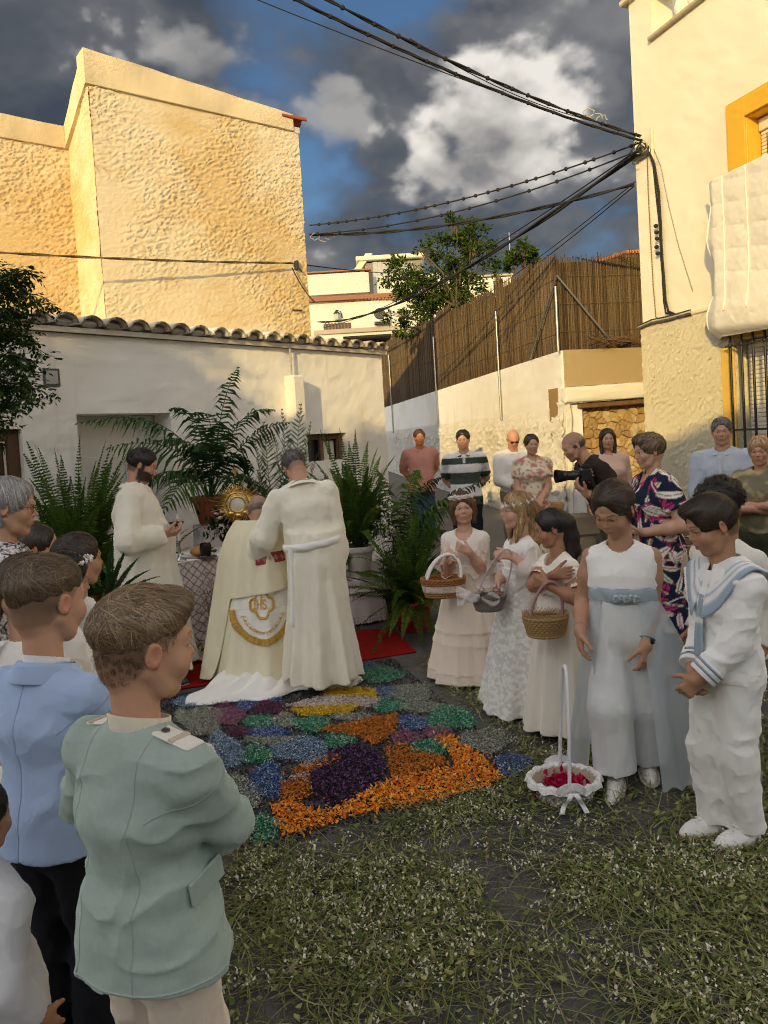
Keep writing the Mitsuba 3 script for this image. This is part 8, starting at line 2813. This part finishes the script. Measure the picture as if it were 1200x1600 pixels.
part(dg, 'plumes', leaves(np.stack([at(330 + r_.normal(0, 12), 940 + r_.normal(0, 16), 5.72) for _ in range(260)]), np.tile(A(0, 0, .7), (260, 1)), .05, .003, [(0.36, 0.27, 0.19), (0.28, 0.20, 0.14)], r_), 'm_leaf', False, kind='stuff')


def pot(k, c, rt, rb, hh, col, name='pot'):
    part(k, name, lathe([(0, 0), (rb, 0), (rb + (rt - rb) * .82, hh * .80), (rt + .012, hh * .82), (rt + .014, hh), (rt - .008, hh), (rt - .015, hh * .86), (0, hh * .84)], 36, col, c), 'm_clay' if col[2] < .2 else 'm_gloss')
    part(k, 'soil', lathe([(0, .01), (rt - .02, 0), (0, -.01)], 20, (0.03, 0.022, 0.016), c + A(0, 0, hh * .88)), 'm_matte')


def lace_stool(name, label, c, w, hgt, lab2, rot=.6, top=.02):
    k = thing(name, label, 'stool')
    part(k, 'seat', box(w, w * .8, .03, (0.34, 0.20, 0.10), (0, 0, hgt - .016), .006).tf(rotz(rot), c), 'm_matte', False)
    for a in (1, -1):
        for b in (1, -1):
            part(k, 'leg', rod((a * w * .42, b * w * .33, 0), (a * w * .40, b * w * .31, hgt - .03), .016, 8, (0.34, 0.20, 0.10)).tf(rotz(rot), c), 'm_matte')
    d = thing('lace_cloth', lab2, 'lace cloth')
    a = np.linspace(0, 2 * PI, 161)
    sq = 1 / np.maximum(np.abs(np.cos(a)), np.abs(np.sin(a))) ** .75
    rows = []
    for t in np.linspace(0, 1, 40):
        fl = 1.02 + .16 * t + .05 * t * np.cos(8 * a)
        z = hgt + .004 - t * (hgt - .045) - .012 * np.abs(np.sin(a * 20)) * (t > .97)
        rows.append(np.stack([w * .52 * sq * fl * np.cos(a), w * .42 * sq * fl * np.sin(a), z + 0 * a], 1))
    m = sheet(lambda u, v: np.stack(rows), 40, 161, (0.68, 0.62, 0.63))
    tt = np.repeat(np.linspace(0, 1, 40), 161)
    aa = np.tile(a, 40)
    hole = (((tt * 14) % 1 < .42) & ((aa * 22 / PI) % 1 < .42) & (((tt > .28) & (tt < .46)) | (tt > .80))) | ((np.abs(tt - .07) < .035) & ((aa * 26 / PI) % 1 < .4))
    m.c = np.where(hole[:, None], A(0.24, 0.19, 0.19), A(0.68, 0.62, 0.63) * (1 + .08 * (meshkit.noise(m.v * 70, 3) - .5))[:, None])
    part(d, 'drape', m.tf(rotz(rot), c), 'm_cloth', True)
    part(d, 'top', lathe([(0, 0), (w * .5, 0), (w * .5, -.003), (0, -.003)], 4, (0.72, 0.67, 0.67)).tf(rotz(rot + PI / 4), c + A(0, 0, hgt + .006)), 'm_cloth', False)
    return k


FERN = [(0.085, 0.155, 0.026), (0.065, 0.125, 0.022), (0.12, 0.19, 0.036), (0.048, 0.095, 0.017)]
PALM = [(0.030, 0.064, 0.020), (0.040, 0.082, 0.026), (0.022, 0.048, 0.016), (0.058, 0.10, 0.032)]
PHOE = [(0.055, 0.090, 0.034), (0.075, 0.115, 0.045), (0.040, 0.068, 0.025)]


def frond(k, P0, P1, P2, LL, pairs, kind, cols, r, name='frond', w=None):
    """one frond as a part: a stalk bent from P0 over P1 to P2, leaflets on both sides"""
    P0, P1, P2 = (np.asarray(q, float) for q in (P0, P1, P2))
    t = np.linspace(0, 1, 14)[:, None]
    C = (1 - t) ** 2 * P0 + 2 * t * (1 - t) * P1 + t ** 2 * P2
    st = tube(C, np.linspace(.006 if kind != 'fern' else .0035, .0014, 14), 5, A(*cols[0]) * (1.2 if kind != 'fern' else .6))
    t0_ = .22 if kind == 'palm' else .08
    tt = np.linspace(t0_, .995, pairs)
    Q = np.stack([np.interp(tt, t[:, 0], C[:, i]) for i in range(3)], 1)
    T_ = np.gradient(Q, axis=0)
    T_ /= np.linalg.norm(T_, axis=1, keepdims=True)
    sd = np.cross(T_, A(0, 0, 1))
    nn = np.linalg.norm(sd, axis=1, keepdims=True)
    sd = np.where(nn > .12, sd / np.maximum(nn, 1e-6), unit(np.cross(P2 - P0, A(.3, .2, 1)) + 1e-3))
    tw = r.uniform(-.7, .7)
    up_ = np.cross(sd, T_)
    sd, up_ = sd * math.cos(tw) + up_ * math.sin(tw), up_ * math.cos(tw) - sd * math.sin(tw)
    V, Cc = [], []
    prof = np.sin(PI * np.clip(.12 + .88 * (tt - t0_) / (1 - t0_), 0, 1) ** (.62 if kind == 'fern' else .75)) ** .8
    base = A(*cols[r.integers(len(cols))]) * r.uniform(.8, 1.2)
    for q in (1, -1):
        L_ = LL * np.maximum(prof, .10) * r.uniform(.85, 1.12, pairs)
        fw = {'fern': .25, 'palm': .40, 'phoenix': .75}[kind]
        d = q * sd + T_ * fw + up_ * ({'fern': .05, 'palm': .12, 'phoenix': .28}[kind]) + r.normal(0, .08 if kind == 'fern' else .13, (pairs, 3))
        d /= np.linalg.norm(d, axis=1, keepdims=True)
        wv = np.cross(d, up_)
        wv /= np.linalg.norm(wv, axis=1, keepdims=True) + 1e-9
        W_ = (w or {'fern': .0082, 'palm': .011, 'phoenix': .0075}[kind]) * r.uniform(.8, 1.2, pairs)[:, None]
        dr_ = {'fern': .10, 'palm': .62, 'phoenix': .06}[kind]
        mid = Q + d * L_[:, None] * .5 - A(0, 0, 1) * (L_ * dr_ * .25)[:, None]
        tip = Q + d * L_[:, None] - A(0, 0, 1) * (L_ * dr_)[:, None]
        V.append(np.stack([Q + wv * W_ * .5, Q - wv * W_ * .5, mid + wv * W_, mid - wv * W_, tip], 1))
        Cc.append(np.repeat(base * r.uniform(.75, 1.25, (pairs, 1)), 5, 0))
    V = np.vstack(V)
    i = np.arange(len(V))[:, None] * 5
    F = np.vstack([i + A(0, 1, 2).astype(int), i + A(1, 3, 2).astype(int), i + A(2, 3, 4).astype(int)])
    m = st + Mesh(V.reshape(-1, 3), F, np.vstack(Cc))
    return part(k, name, m, 'm_leaf', False)


def fern(k, c, n, L, r, spread=1.0, LL=.055, up=(.25, 1.3), bias=(0, 0, 0), droop=.55, cols=FERN, pairs=36):
    for i in range(n):
        az = r.uniform(0, 2 * PI)
        el = r.uniform(*up)
        d = unit(A(math.cos(az) * math.cos(el) * spread, math.sin(az) * math.cos(el) * spread, math.sin(el)) + A(*bias))
        l = L * r.uniform(.65, 1.1)
        p1 = c + d * l * .62
        p2 = c + d * l * .95 + A(d[0], d[1], 0) * l * .20 - A(0, 0, l * droop * r.uniform(.2, 1.0) * (1.1 - el * .55))
        frond(k, c + r.normal(0, .03, 3) * A(1, 1, .3), p1, p2, LL * r.uniform(.8, 1.15), pairs, 'fern', cols, r)


r6 = np.random.default_rng(33)
# left fern, on a low support behind the deacon
c = at(118, 885, 5.95)
f1 = thing('potted_fern', 'large sword fern on the left behind the bearded man', 'fern')
pot(f1, A(c[0], c[1], .30), .17, .12, .30, (0.30, 0.105, 0.055))
part(f1, 'stand', lathe([(0, 0), (.16, 0), (.14, .3), (0, .3)], 20, (0.25, 0.15, 0.09), A(c[0], c[1], 0)), 'm_matte')
c = A(c[0], c[1], .60)
fern(f1, c, 110, 1.1, r6, 1.0, .085, (.10, 1.4), (0, -.15, 0), .85)
for (X, Y, D) in ((42, 690, 5.7), (95, 712, 5.8), (60, 735, 5.6), (30, 745, 5.7), (165, 690, 6.0), (180, 705, 6.1), (150, 720, 6.0), (75, 770, 5.5), (125, 680, 6.1), (200, 700, 6.3), (110, 745, 5.7), (60, 700, 5.8)):
    tip = at(X, Y, D)
    frond(f1, c, (c + tip) / 2 + A(0, 0, .22), tip, .068, 38, 'fern', FERN, r6)
for _ in range(48):
    X, Y = r6.uniform(18, 212), r6.uniform(690, 880)
    tip = at(X, Y, r6.uniform(5.45, 6.2))
    frond(f1, c + r6.normal(0, .06, 3) * A(1, 1, 0), (c + tip) / 2 + A(0, 0, r6.uniform(.12, .34)), tip, r6.uniform(.065, .09), 38, 'fern', FERN, r6)
c2 = at(215, 850, 6.5)
f2 = thing('potted_fern', 'second sword fern between the bearded man and the palm pot', 'fern')
pot(f2, A(c2[0], c2[1], .2), .15, .11, .27, (0.30, 0.105, 0.055))
part(f2, 'stand', lathe([(0, 0), (.14, 0), (.13, .2), (0, .2)], 20, (0.25, 0.15, 0.09), A(c2[0], c2[1], 0)), 'm_matte')
c2 = A(c2[0], c2[1], .46)
fern(f2, c2, 46, 1.05, r6, .8, .055, (.5, 1.45), (.05, -.1, 0), cols=PALM + FERN)
sp_ = thing('fern_sprig', 'thin asparagus fern sprays sticking out in front of the bearded man', 'fern')
b_ = gpx(185, 1010)
for (X, Y, D) in ((235, 890, 5.0), (252, 900, 5.0), (218, 870, 4.9), (200, 850, 5.0), (176, 838, 4.95), (215, 915, 4.9), (280, 1022, 5.0), (292, 1040, 5.05), (188, 870, 4.9)):
    tip = at(X, Y, D)
    s_ = at(170, 940, 5.0) if Y < 1000 else at(262, 960, 5.0)
    frond(sp_, s_, (s_ + tip) / 2 + A(0, 0, .05), tip, .035, 34, 'fern', PALM, r6)

# kentia palm in a terracotta pot on a lace covered stool
kc_ = A(at(331, 815, 6.75)[0], 6.75, 0)
kz = at(331, 818, 6.75)[2]
lace_stool('stool', 'stool under the terracotta palm pot', kc_, .27, kz - .005, 'white crochet cloth draped over the stool of the palm pot', .75)
kp = thing('potted_palm', 'tall feathery palm in a terracotta pot behind the altar', 'palm')
pot(kp, A(kc_[0], kc_[1], kz + .004), .165, .105, .245, (0.33, 0.105, 0.052))
kb_ = A(kc_[0], kc_[1], kz + .20)
for (mx, my, tx_, ty_, D, LL_, n_) in ((337, 655, 372, 574, 6.7, .30, 26), (300, 640, 118, 662, 6.5, .32, 28), (355, 650, 428, 640, 6.6, .28, 26), (318, 640, 265, 640, 6.8, .26, 24), (300, 690, 168, 700, 6.5, .30, 26), (372, 690, 452, 660, 6.9, .26, 24), (285, 720, 205, 770, 6.4, .30, 24), (385, 720, 408, 790, 6.5, .26, 22), (330, 690, 300, 705, 6.6, .26, 24), (360, 700, 395, 735, 6.5, .24, 22), (310, 720, 255, 800, 6.4, .26, 22), (340, 700, 345, 660, 6.9, .24, 22), (320, 730, 262, 745, 6.5, .28, 24), (352, 735, 372, 770, 6.4, .22, 20), (325, 690, 240, 690, 6.7, .28, 24), (332, 720, 322, 690, 6.5, .24, 22), (345, 640, 300, 650, 6.9, .25, 22)):
    frond(kp, kb_ + r6.normal(0, .03, 3) * A(1, 1, .2), at(mx, my - 25, D), at(tx_, ty_, D + r6.normal(0, .1)), LL_, n_, 'palm', PALM, r6)
# date palm behind the priests
dp = thing('potted_palm', 'stiff grey green palm behind the two priests', 'palm')
d0 = A(at(437, 800, 7.05)[0], 7.05, 0)
pot(dp, d0, .17, .12, .30, (0.12, 0.11, 0.10))
d0 = d0 + A(0, 0, .28)
for (X, Y, D) in ((470, 632, 6.9), (486, 660, 7.0), (398, 690, 6.8), (382, 722, 6.7), (440, 640, 7.1), (412, 660, 7.2), (500, 700, 6.8), (388, 760, 6.6), (455, 690, 6.8), (428, 680, 7.0), (478, 700, 7.1), (402, 735, 6.8), (510, 745, 6.9), (380, 790, 6.8)):
    tip = at(X, Y, D)
    frond(dp, d0, (d0 + tip) / 2 + A(0, 0, .12) + r6.normal(0, .04, 3), tip, .26, 38, 'phoenix', PHOE, r6)
# fern in a white pot on a crochet covered stool
wc = A(at(563, 905, 6.9)[0], 6.9, 0)
wz_ = at(563, 903, 6.9)[2]
lace_stool('stool', 'stool under the white flower pot', wc, .30, wz_ - .005, 'pinkish white crochet cloth draped over the stool of the white pot', .45)
f3 = thing('potted_fern', 'bushy sword fern in a white plastic pot beside the altar', 'fern')
pot(f3, A(wc[0], wc[1], wz_ + .012), .135, .095, .285, (0.66, 0.64, 0.60))
c = A(wc[0], wc[1], wz_ + .28)
fern(f3, c, 95, .95, r6, .66, .064, (.45, 1.5), (0, -.08, 0), .65, cols=FERN)
for (X, Y) in ((500, 672), (530, 668), (555, 672), (590, 700), (618, 712), (490, 720), (615, 760), (500, 780), (545, 690), (575, 690), (510, 700), (600, 790), (525, 900), (520, 940)):
    tip = at(X, Y, 6.75)
    frond(f3, c, (c + tip) / 2 + A(0, -.05, .22), tip, .066, 38, 'fern', FERN, r6)
# mixed greenery in red pots, right of the altar
rcx = A(at(645, 960, 6.55)[0], 6.55, 0)
f4 = thing('potted_fern', 'spreading fern in a red plastic pot behind the girl in peach', 'fern')
pot(f4, rcx, .17, .13, .27, (0.34, 0.025, 0.025))
c = rcx + A(0, 0, .25)
fern(f4, c, 60, .85, r6, 1.0, .060, (.15, 1.4), (-.05, -.25, 0), .75)
for (X, Y, D) in ((682, 790, 6.3), (690, 815, 6.2), (652, 790, 6.4), (620, 830, 6.3), (600, 860, 6.2), (612, 905, 6.1), (640, 880, 6.0), (628, 1000, 5.9), (660, 1010, 5.9), (612, 960, 6.0), (700, 880, 6.2), (665, 860, 6.1), (676, 770, 6.5)):
    tip = at(X, Y, D)
    frond(f4, c, (c + tip) / 2 + A(0, 0, .14), tip, .072, 38, 'fern', FERN, r6)
p5_ = thing('potted_palm', 'low arching palm right of the white pot, in front of the men at the back', 'palm')
pc_ = A(at(625, 930, 7.0)[0], 7.0, 0)
pot(p5_, pc_, .15, .11, .26, (0.10, 0.09, 0.08))
pc_ = pc_ + A(0, 0, .24)
for (mx, my, X, Y, D) in ((640, 770, 765, 752, 6.9), (630, 770, 735, 775, 6.8), (610, 770, 560, 760, 7.1), (625, 760, 690, 745, 7.0), (615, 790, 575, 820, 6.9), (640, 810, 700, 830, 6.7), (605, 760, 590, 735, 7.1), (640, 790, 712, 792, 6.7), (630, 740, 655, 735, 7.0)):
    frond(p5_, pc_, at(mx, my, D), at(X, Y, D), .24, 30, 'palm', PHOE + FERN[:1], r6)
wf = thing('white_flowers', 'sprays of small white flowers between the white pot and the red one', 'flowers')
wb = gpx(612, 960)
part(wf, 'stems', cat([tube([A(wb[0], 6.7, .0), at(606 + r6.normal(0, 5), 880, 6.6), at(605 + r6.normal(0, 14), 835 + r6.normal(0, 26), 6.55)], [.003, .002, .0015], 4, (0.05, 0.08, 0.02)) for _ in range(18)]), 'm_matte')
part(wf, 'blooms', leaves(np.stack([at(602 + r6.normal(0, 9), 828 + r6.normal(0, 26), 6.52 + r6.normal(0, .04)) for _ in range(150)]), np.tile(A(0, -.5, .3), (150, 1)), .03, .011, [(0.74, 0.72, 0.66), (0.66, 0.62, 0.55)], r6), 'm_petal', False, kind='stuff')

# brick and plank stack against the cream house
bp = thing('brick_stack', 'low stack of bricks under a red brown plank against the cream house', 'bricks')
b0 = at(1062, 800, 7.6)
for i in range(7):
    for j in range(6):
        part(bp, 'brick', box(.23, .11, .07, A(*[(0.30, 0.18, 0.11), (0.36, 0.24, 0.15), (0.24, 0.15, 0.10), (0.40, 0.30, 0.20)][r6.integers(4)]), bev=.006).tf(rotz(r6.normal(0, .04)), A(b0[0] - .02 + .245 * j + .12 * (i % 2) + r6.normal(0, .006), 7.6 + r6.normal(0, .008), gz(7.6) + .036 + .125 * i * .8)), 'm_clay', False)
part(bp, 'plank', box(1.6, .26, .045, (0.22, 0.085, 0.045), bev=.006).tf(rotz(.02), A(b0[0] + .62, 7.6, gz(7.6) + .036 + .70 + .05)), 'm_matte', False)
# ------------------------------------------------------------------ flower carpet and strewn herbs
FPOLY = Polygon([(-.66, 3.02), (.66, 3.55), (-.02, 5.72), (-1.70, 5.10)])
fc = thing('flower_carpet', 'carpet of coloured petals and sawdust laid on the ground before the altar', 'flower carpet')
r7 = np.random.default_rng(77)


def inside(poly, n, r):
    from shapely import contains_xy
    x0, y0, x1, y1 = poly.bounds
    out = []
    while sum(map(len, out)) < n:
        q = np.stack([r.uniform(x0, x1, n * 2), r.uniform(y0, y1, n * 2)], 1)
        out.append(q[contains_xy(poly, q[:, 0], q[:, 1])])
    return np.vstack(out)[:n]


def scraps(P2, size, cols, r, z0=.006, zr=.02, tilt=.45, asp=.55):
    n = len(P2)
    a = r.uniform(0, 2 * PI, n)
    d = np.stack([np.cos(a), np.sin(a), r.normal(0, tilt, n)], 1)
    s = np.stack([-np.sin(a), np.cos(a), r.normal(0, tilt, n)], 1)
    L = size * r.uniform(.6, 1.3, (n, 1))
    W = L * asp * r.uniform(.6, 1.2, (n, 1))
    c = np.column_stack([P2, z0 + zr * r.random(n) ** 1.5])
    cu = A(0, 0, 1) * L * r.uniform(0, .35, (n, 1))
    V = np.stack([c - d * L * .5 + cu * .5, c + s * W * .5, c + d * L * .5 + cu, c - s * W * .5], 1)
    V[..., 2] = np.maximum(V[..., 2], .004)
    i = np.arange(n)[:, None] * 4
    F = np.vstack([i + A(0, 1, 2).astype(int), i + A(0, 2, 3).astype(int)])
    C = np.asarray(cols)[r.integers(len(cols), size=n)] * r.uniform(.65, 1.25, (n, 1))
    return Mesh(V.reshape(-1, 3), F, np.repeat(C, 4, 0))


def pxp(pts):
    """polygon on the ground from marks in the enlarged photo of the carpet"""
    return Polygon([tuple(gpx(220 + u / 1.875, 1020 + v / 1.875)[:2]) for u, v in pts]).buffer(0)


def pxe(u, v, a, b):
    t = np.linspace(0, 2 * PI, 18, endpoint=False)
    w = 1 + .12 * np.sin(3 * t + u) + .08 * np.sin(5 * t + v)
    return pxp(np.stack([u + a * w * np.cos(t), v + b * w * np.sin(t)], 1))


part(fc, 'dark_bed', scraps(inside(FPOLY, 16000, r7), .016, [(0.006, 0.006, 0.005), (0.012, 0.010, 0.009), (0.02, 0.017, 0.014)], r7, .004, .008), 'm_matte', False, 'dark bed of earth between the patches', 'stuff')
OR = [(0.78, 0.22, 0.014), (0.84, 0.31, 0.03), (0.68, 0.15, 0.012), (0.82, 0.42, 0.09)]
BO = [(0.48, 0.15, 0.02), (0.60, 0.22, 0.03), (0.34, 0.10, 0.018)]
PU = [(0.085, 0.035, 0.10), (0.035, 0.014, 0.04), (0.17, 0.085, 0.20), (0.018, 0.012, 0.020), (0.02, 0.015, 0.02)]
YE = [(0.62, 0.40, 0.02), (0.70, 0.50, 0.05), (0.50, 0.29, 0.015)]
WHI = [(0.56, 0.48, 0.44), (0.42, 0.35, 0.33), (0.64, 0.58, 0.53)]
GN = [(0.03, 0.22, 0.115), (0.05, 0.30, 0.16), (0.018, 0.12, 0.07), (0.42, 0.56, 0.44)]
BL = [(0.035, 0.085, 0.25), (0.06, 0.13, 0.34), (0.025, 0.05, 0.13), (0.36, 0.44, 0.56)]
ST = [(0.12, 0.20, 0.30), (0.18, 0.28, 0.40), (0.07, 0.12, 0.19), (0.48, 0.54, 0.60)]
GR = [(0.25, 0.265, 0.20), (0.33, 0.345, 0.28), (0.15, 0.165, 0.125), (0.48, 0.48, 0.42)]
MA = [(0.27, 0.11, 0.16), (0.36, 0.17, 0.23), (0.17, 0.065, 0.11)]
PL = [(0.12, 0.035, 0.075), (0.075, 0.022, 0.05), (0.19, 0.065, 0.12)]
patches = []
patches += [('orange', pxp([(385, 450), (450, 445), (520, 480), (620, 440), (690, 400), (760, 370), (930, 345), (905, 300), (858, 258), (900, 245), (1000, 315), (1062, 372), (1020, 402), (890, 435), (800, 455), (690, 470), (600, 492), (500, 525), (430, 545), (395, 510)]), OR, .021)]
patches += [('purple', pxp([(500, 335), (590, 275), (690, 285), (720, 350), (650, 425), (570, 462), (505, 430)]), PU, .017)]
patches += [('rust', pxp(q), BO, .016) for q in ([(408, 385), (492, 372), (500, 432), (415, 442)], [(445, 350), (560, 305), (590, 318), (470, 372)], [(715, 285), (760, 275), (880, 312), (900, 335), (740, 372)], [(520, 232), (640, 202), (752, 184), (742, 240), (690, 278), (620, 246)])]
patches += [('yellow', pxp(q), YE, .014) for q in ([(528, 112), (600, 104), (690, 112), (692, 140), (540, 132)], [(430, 170), (520, 162), (655, 155), (600, 186), (480, 192)])]
patches += [('white', pxp(q), WHI, .014) for q in ([(418, 162), (540, 132), (705, 142), (692, 160), (520, 166)], [(470, 335), (540, 312), (550, 325), (480, 348)], [(435, 372), (490, 360), (492, 374), (440, 380)])]
patches += [('green', pxe(*q), GN, .012) for q in ((255, 128, 50, 14), (345, 122, 40, 18), (350, 208, 45, 18), (500, 215, 55, 22), (340, 305, 45, 28), (580, 265, 45, 22), (730, 162, 50, 20), (850, 285, 62, 22), (905, 200, 72, 36), (705, 70, 60, 24), (360, 525, 42, 46))]
patches += [('blue', pxe(*q), BL, .012) for q in ((370, 240, 62, 18), (370, 385, 52, 52), (800, 212, 46, 22), (1090, 335, 52, 30), (720, 122, 30, 16), (650, 45, 42, 12), (310, 160, 30, 16), (390, 130, 20, 22))]
patches += [('steel_blue', pxe(*q), ST, .012) for q in ((240, 300, 56, 58), (470, 292, 84, 38), (145, 150, 52, 15))]
patches += [('grey_green', pxe(*q), GR, .012) for q in ((180, 205, 62, 42), (790, 125, 62, 26), (420, 205, 30, 22), (290, 425, 62, 54), (380, 264, 80, 11), (1010, 265, 72, 36), (820, 165, 62, 15), (620, 195, 62, 10), (120, 190, 20, 20))]
patches += [('mauve', pxe(*q), MA, .013) for q in ((255, 190, 52, 26), (780, 255, 46, 20), (870, 240, 42, 18))]
patches += [('plum', pxe(*q), PL, .013) for q in ((370, 168, 46, 20), (290, 240, 42, 10), (590, 85, 60, 14), (240, 155, 30, 12))]
for nm, pg, cols, sz in patches:
    n_ = int(pg.area / (sz * sz * .17))
    q_ = inside(pg, max(n_, 40), r7)
    sp = r7.random(len(q_)) < .16
    q_ = q_ + np.where(sp[:, None], r7.normal(0, .032, q_.shape), r7.normal(0, .006, q_.shape))
    part(fc, f'{nm}_patch', scraps(q_, sz, cols, r7, .010, .022 if sz > .018 else .015), 'm_matte', False, f'patch of {nm.replace("_", " ")} petals', 'stuff')

# strewn cut herbs with small white flowers
STREW = Polygon([(-.75, 1.2), (2.2, 1.2), (2.4, 4.4), (1.6, 5.6), (.5, 6.0), (.15, 5.55), (.70, 3.60), (-.68, 3.02)]).difference(FPOLY.buffer(.01))
HERB = [(0.19, 0.225, 0.065), (0.13, 0.165, 0.045), (0.25, 0.27, 0.10), (0.09, 0.12, 0.034), (0.30, 0.29, 0.13)]
DRY = [(0.24, 0.21, 0.12), (0.15, 0.135, 0.075)]


def density(P):
    q = np.column_stack([P, np.zeros(len(P))])
    near = np.clip((4.2 - P[:, 1]) / .8, .30, 1)
    return np.clip((meshkit.fbm(q * 2.6, 3, 61) - .40) / .14, .22, 1) * near


P2 = inside(STREW, 26000, r7)
P2 = P2[r7.random(len(P2)) < density(P2)]
clump = P2[:3600]
V, F, C = [], [], []
nst = 7
for i, c0_ in enumerate(clump):
    a = r7.uniform(0, 2 * PI) * .4 + 3.0 * meshkit.noise(np.array([c0_[0] * 1.5, c0_[1] * 1.5, 0]), 9)
    for j in range(r7.integers(2, 5)):
        aa = a + r7.normal(0, .6)
        L = r7.uniform(.10, .32)
        t = np.linspace(0, 1, nst)
        th = aa + r7.normal(0, .9) * t
        dxy = np.stack([np.cos(th), np.sin(th)], 1)
        P = np.column_stack([c0_ + r7.normal(0, .03, 2) + np.cumsum(dxy, 0) * L / nst, .006 + .030 * r7.random() * np.sin(t * PI) + .012 * r7.random()])
        sd = np.column_stack([-dxy[:, 1], dxy[:, 0], np.full(nst, .25)]) * (.0012 + .0009 * r7.random())
        V.append(np.stack([P - sd, P + sd], 1).reshape(-1, 3))
        C.append(np.tile(A(*(HERB + DRY)[r7.integers(len(HERB) + 2)]) * r7.uniform(.8, 1.25), (2 * nst, 1)))
k = len(V)
idx = np.arange(k)[:, None, None] * 2 * nst + np.arange(nst - 1)[None, :, None] * 2 + np.array([[[0, 1, 3, 2]]])
stems = Mesh(np.vstack(V), idx.reshape(-1, 4), np.vstack(C))
lv_ = P2[r7.integers(len(P2), size=34000)] + r7.normal(0, .022, (34000, 2))
lea = scraps(lv_[:24000], .026, HERB, r7, .006, .040, .55, .50)
fl_ = P2[r7.integers(len(P2), size=2900)]
fl_ = fl_[meshkit.fbm(np.column_stack([fl_, fl_[:, 0] * 0]) * 3.3, 2, 88) > .46]
fl_ = (fl_[:, None] + r7.normal(0, .016, (len(fl_), 7, 2))).reshape(-1, 2)
flo = scraps(fl_, .0105, [(0.62, 0.58, 0.42), (0.55, 0.52, 0.36), (0.66, 0.63, 0.52)], r7, .018, .034, .6, .8)
sg = thing('strewn_herbs', 'cut green herbs with tiny white flowers strewn over the asphalt', None, None, 'stuff')
scene[sg] = emit(cat([stems, lea, flo]), 'm_matte', False, True)
few = inside(Polygon([(.25, 3.9), (.55, 3.6), (.62, 5.2), (.30, 5.5)]), 14, r7)
for q in few[:7]:
    solo('fallen_petal', scraps(q[None], .035, [(0.42, 0.012, 0.05)], r7, .008, .01, .4, .8), 'one of the crimson petals fallen on the asphalt by the girls', 'petal', 'm_petal', False, group='fallen crimson petals')

# ------------------------------------------------------------------ the colour ramps, ready for the materials
PALD.append(mi.Float(np.array(PAL, np.float32).ravel()))
dr.make_opaque(PALD[0])
print('ramps', len(PAL), 'triangles', TRIS[0], 'entries', len(scene))
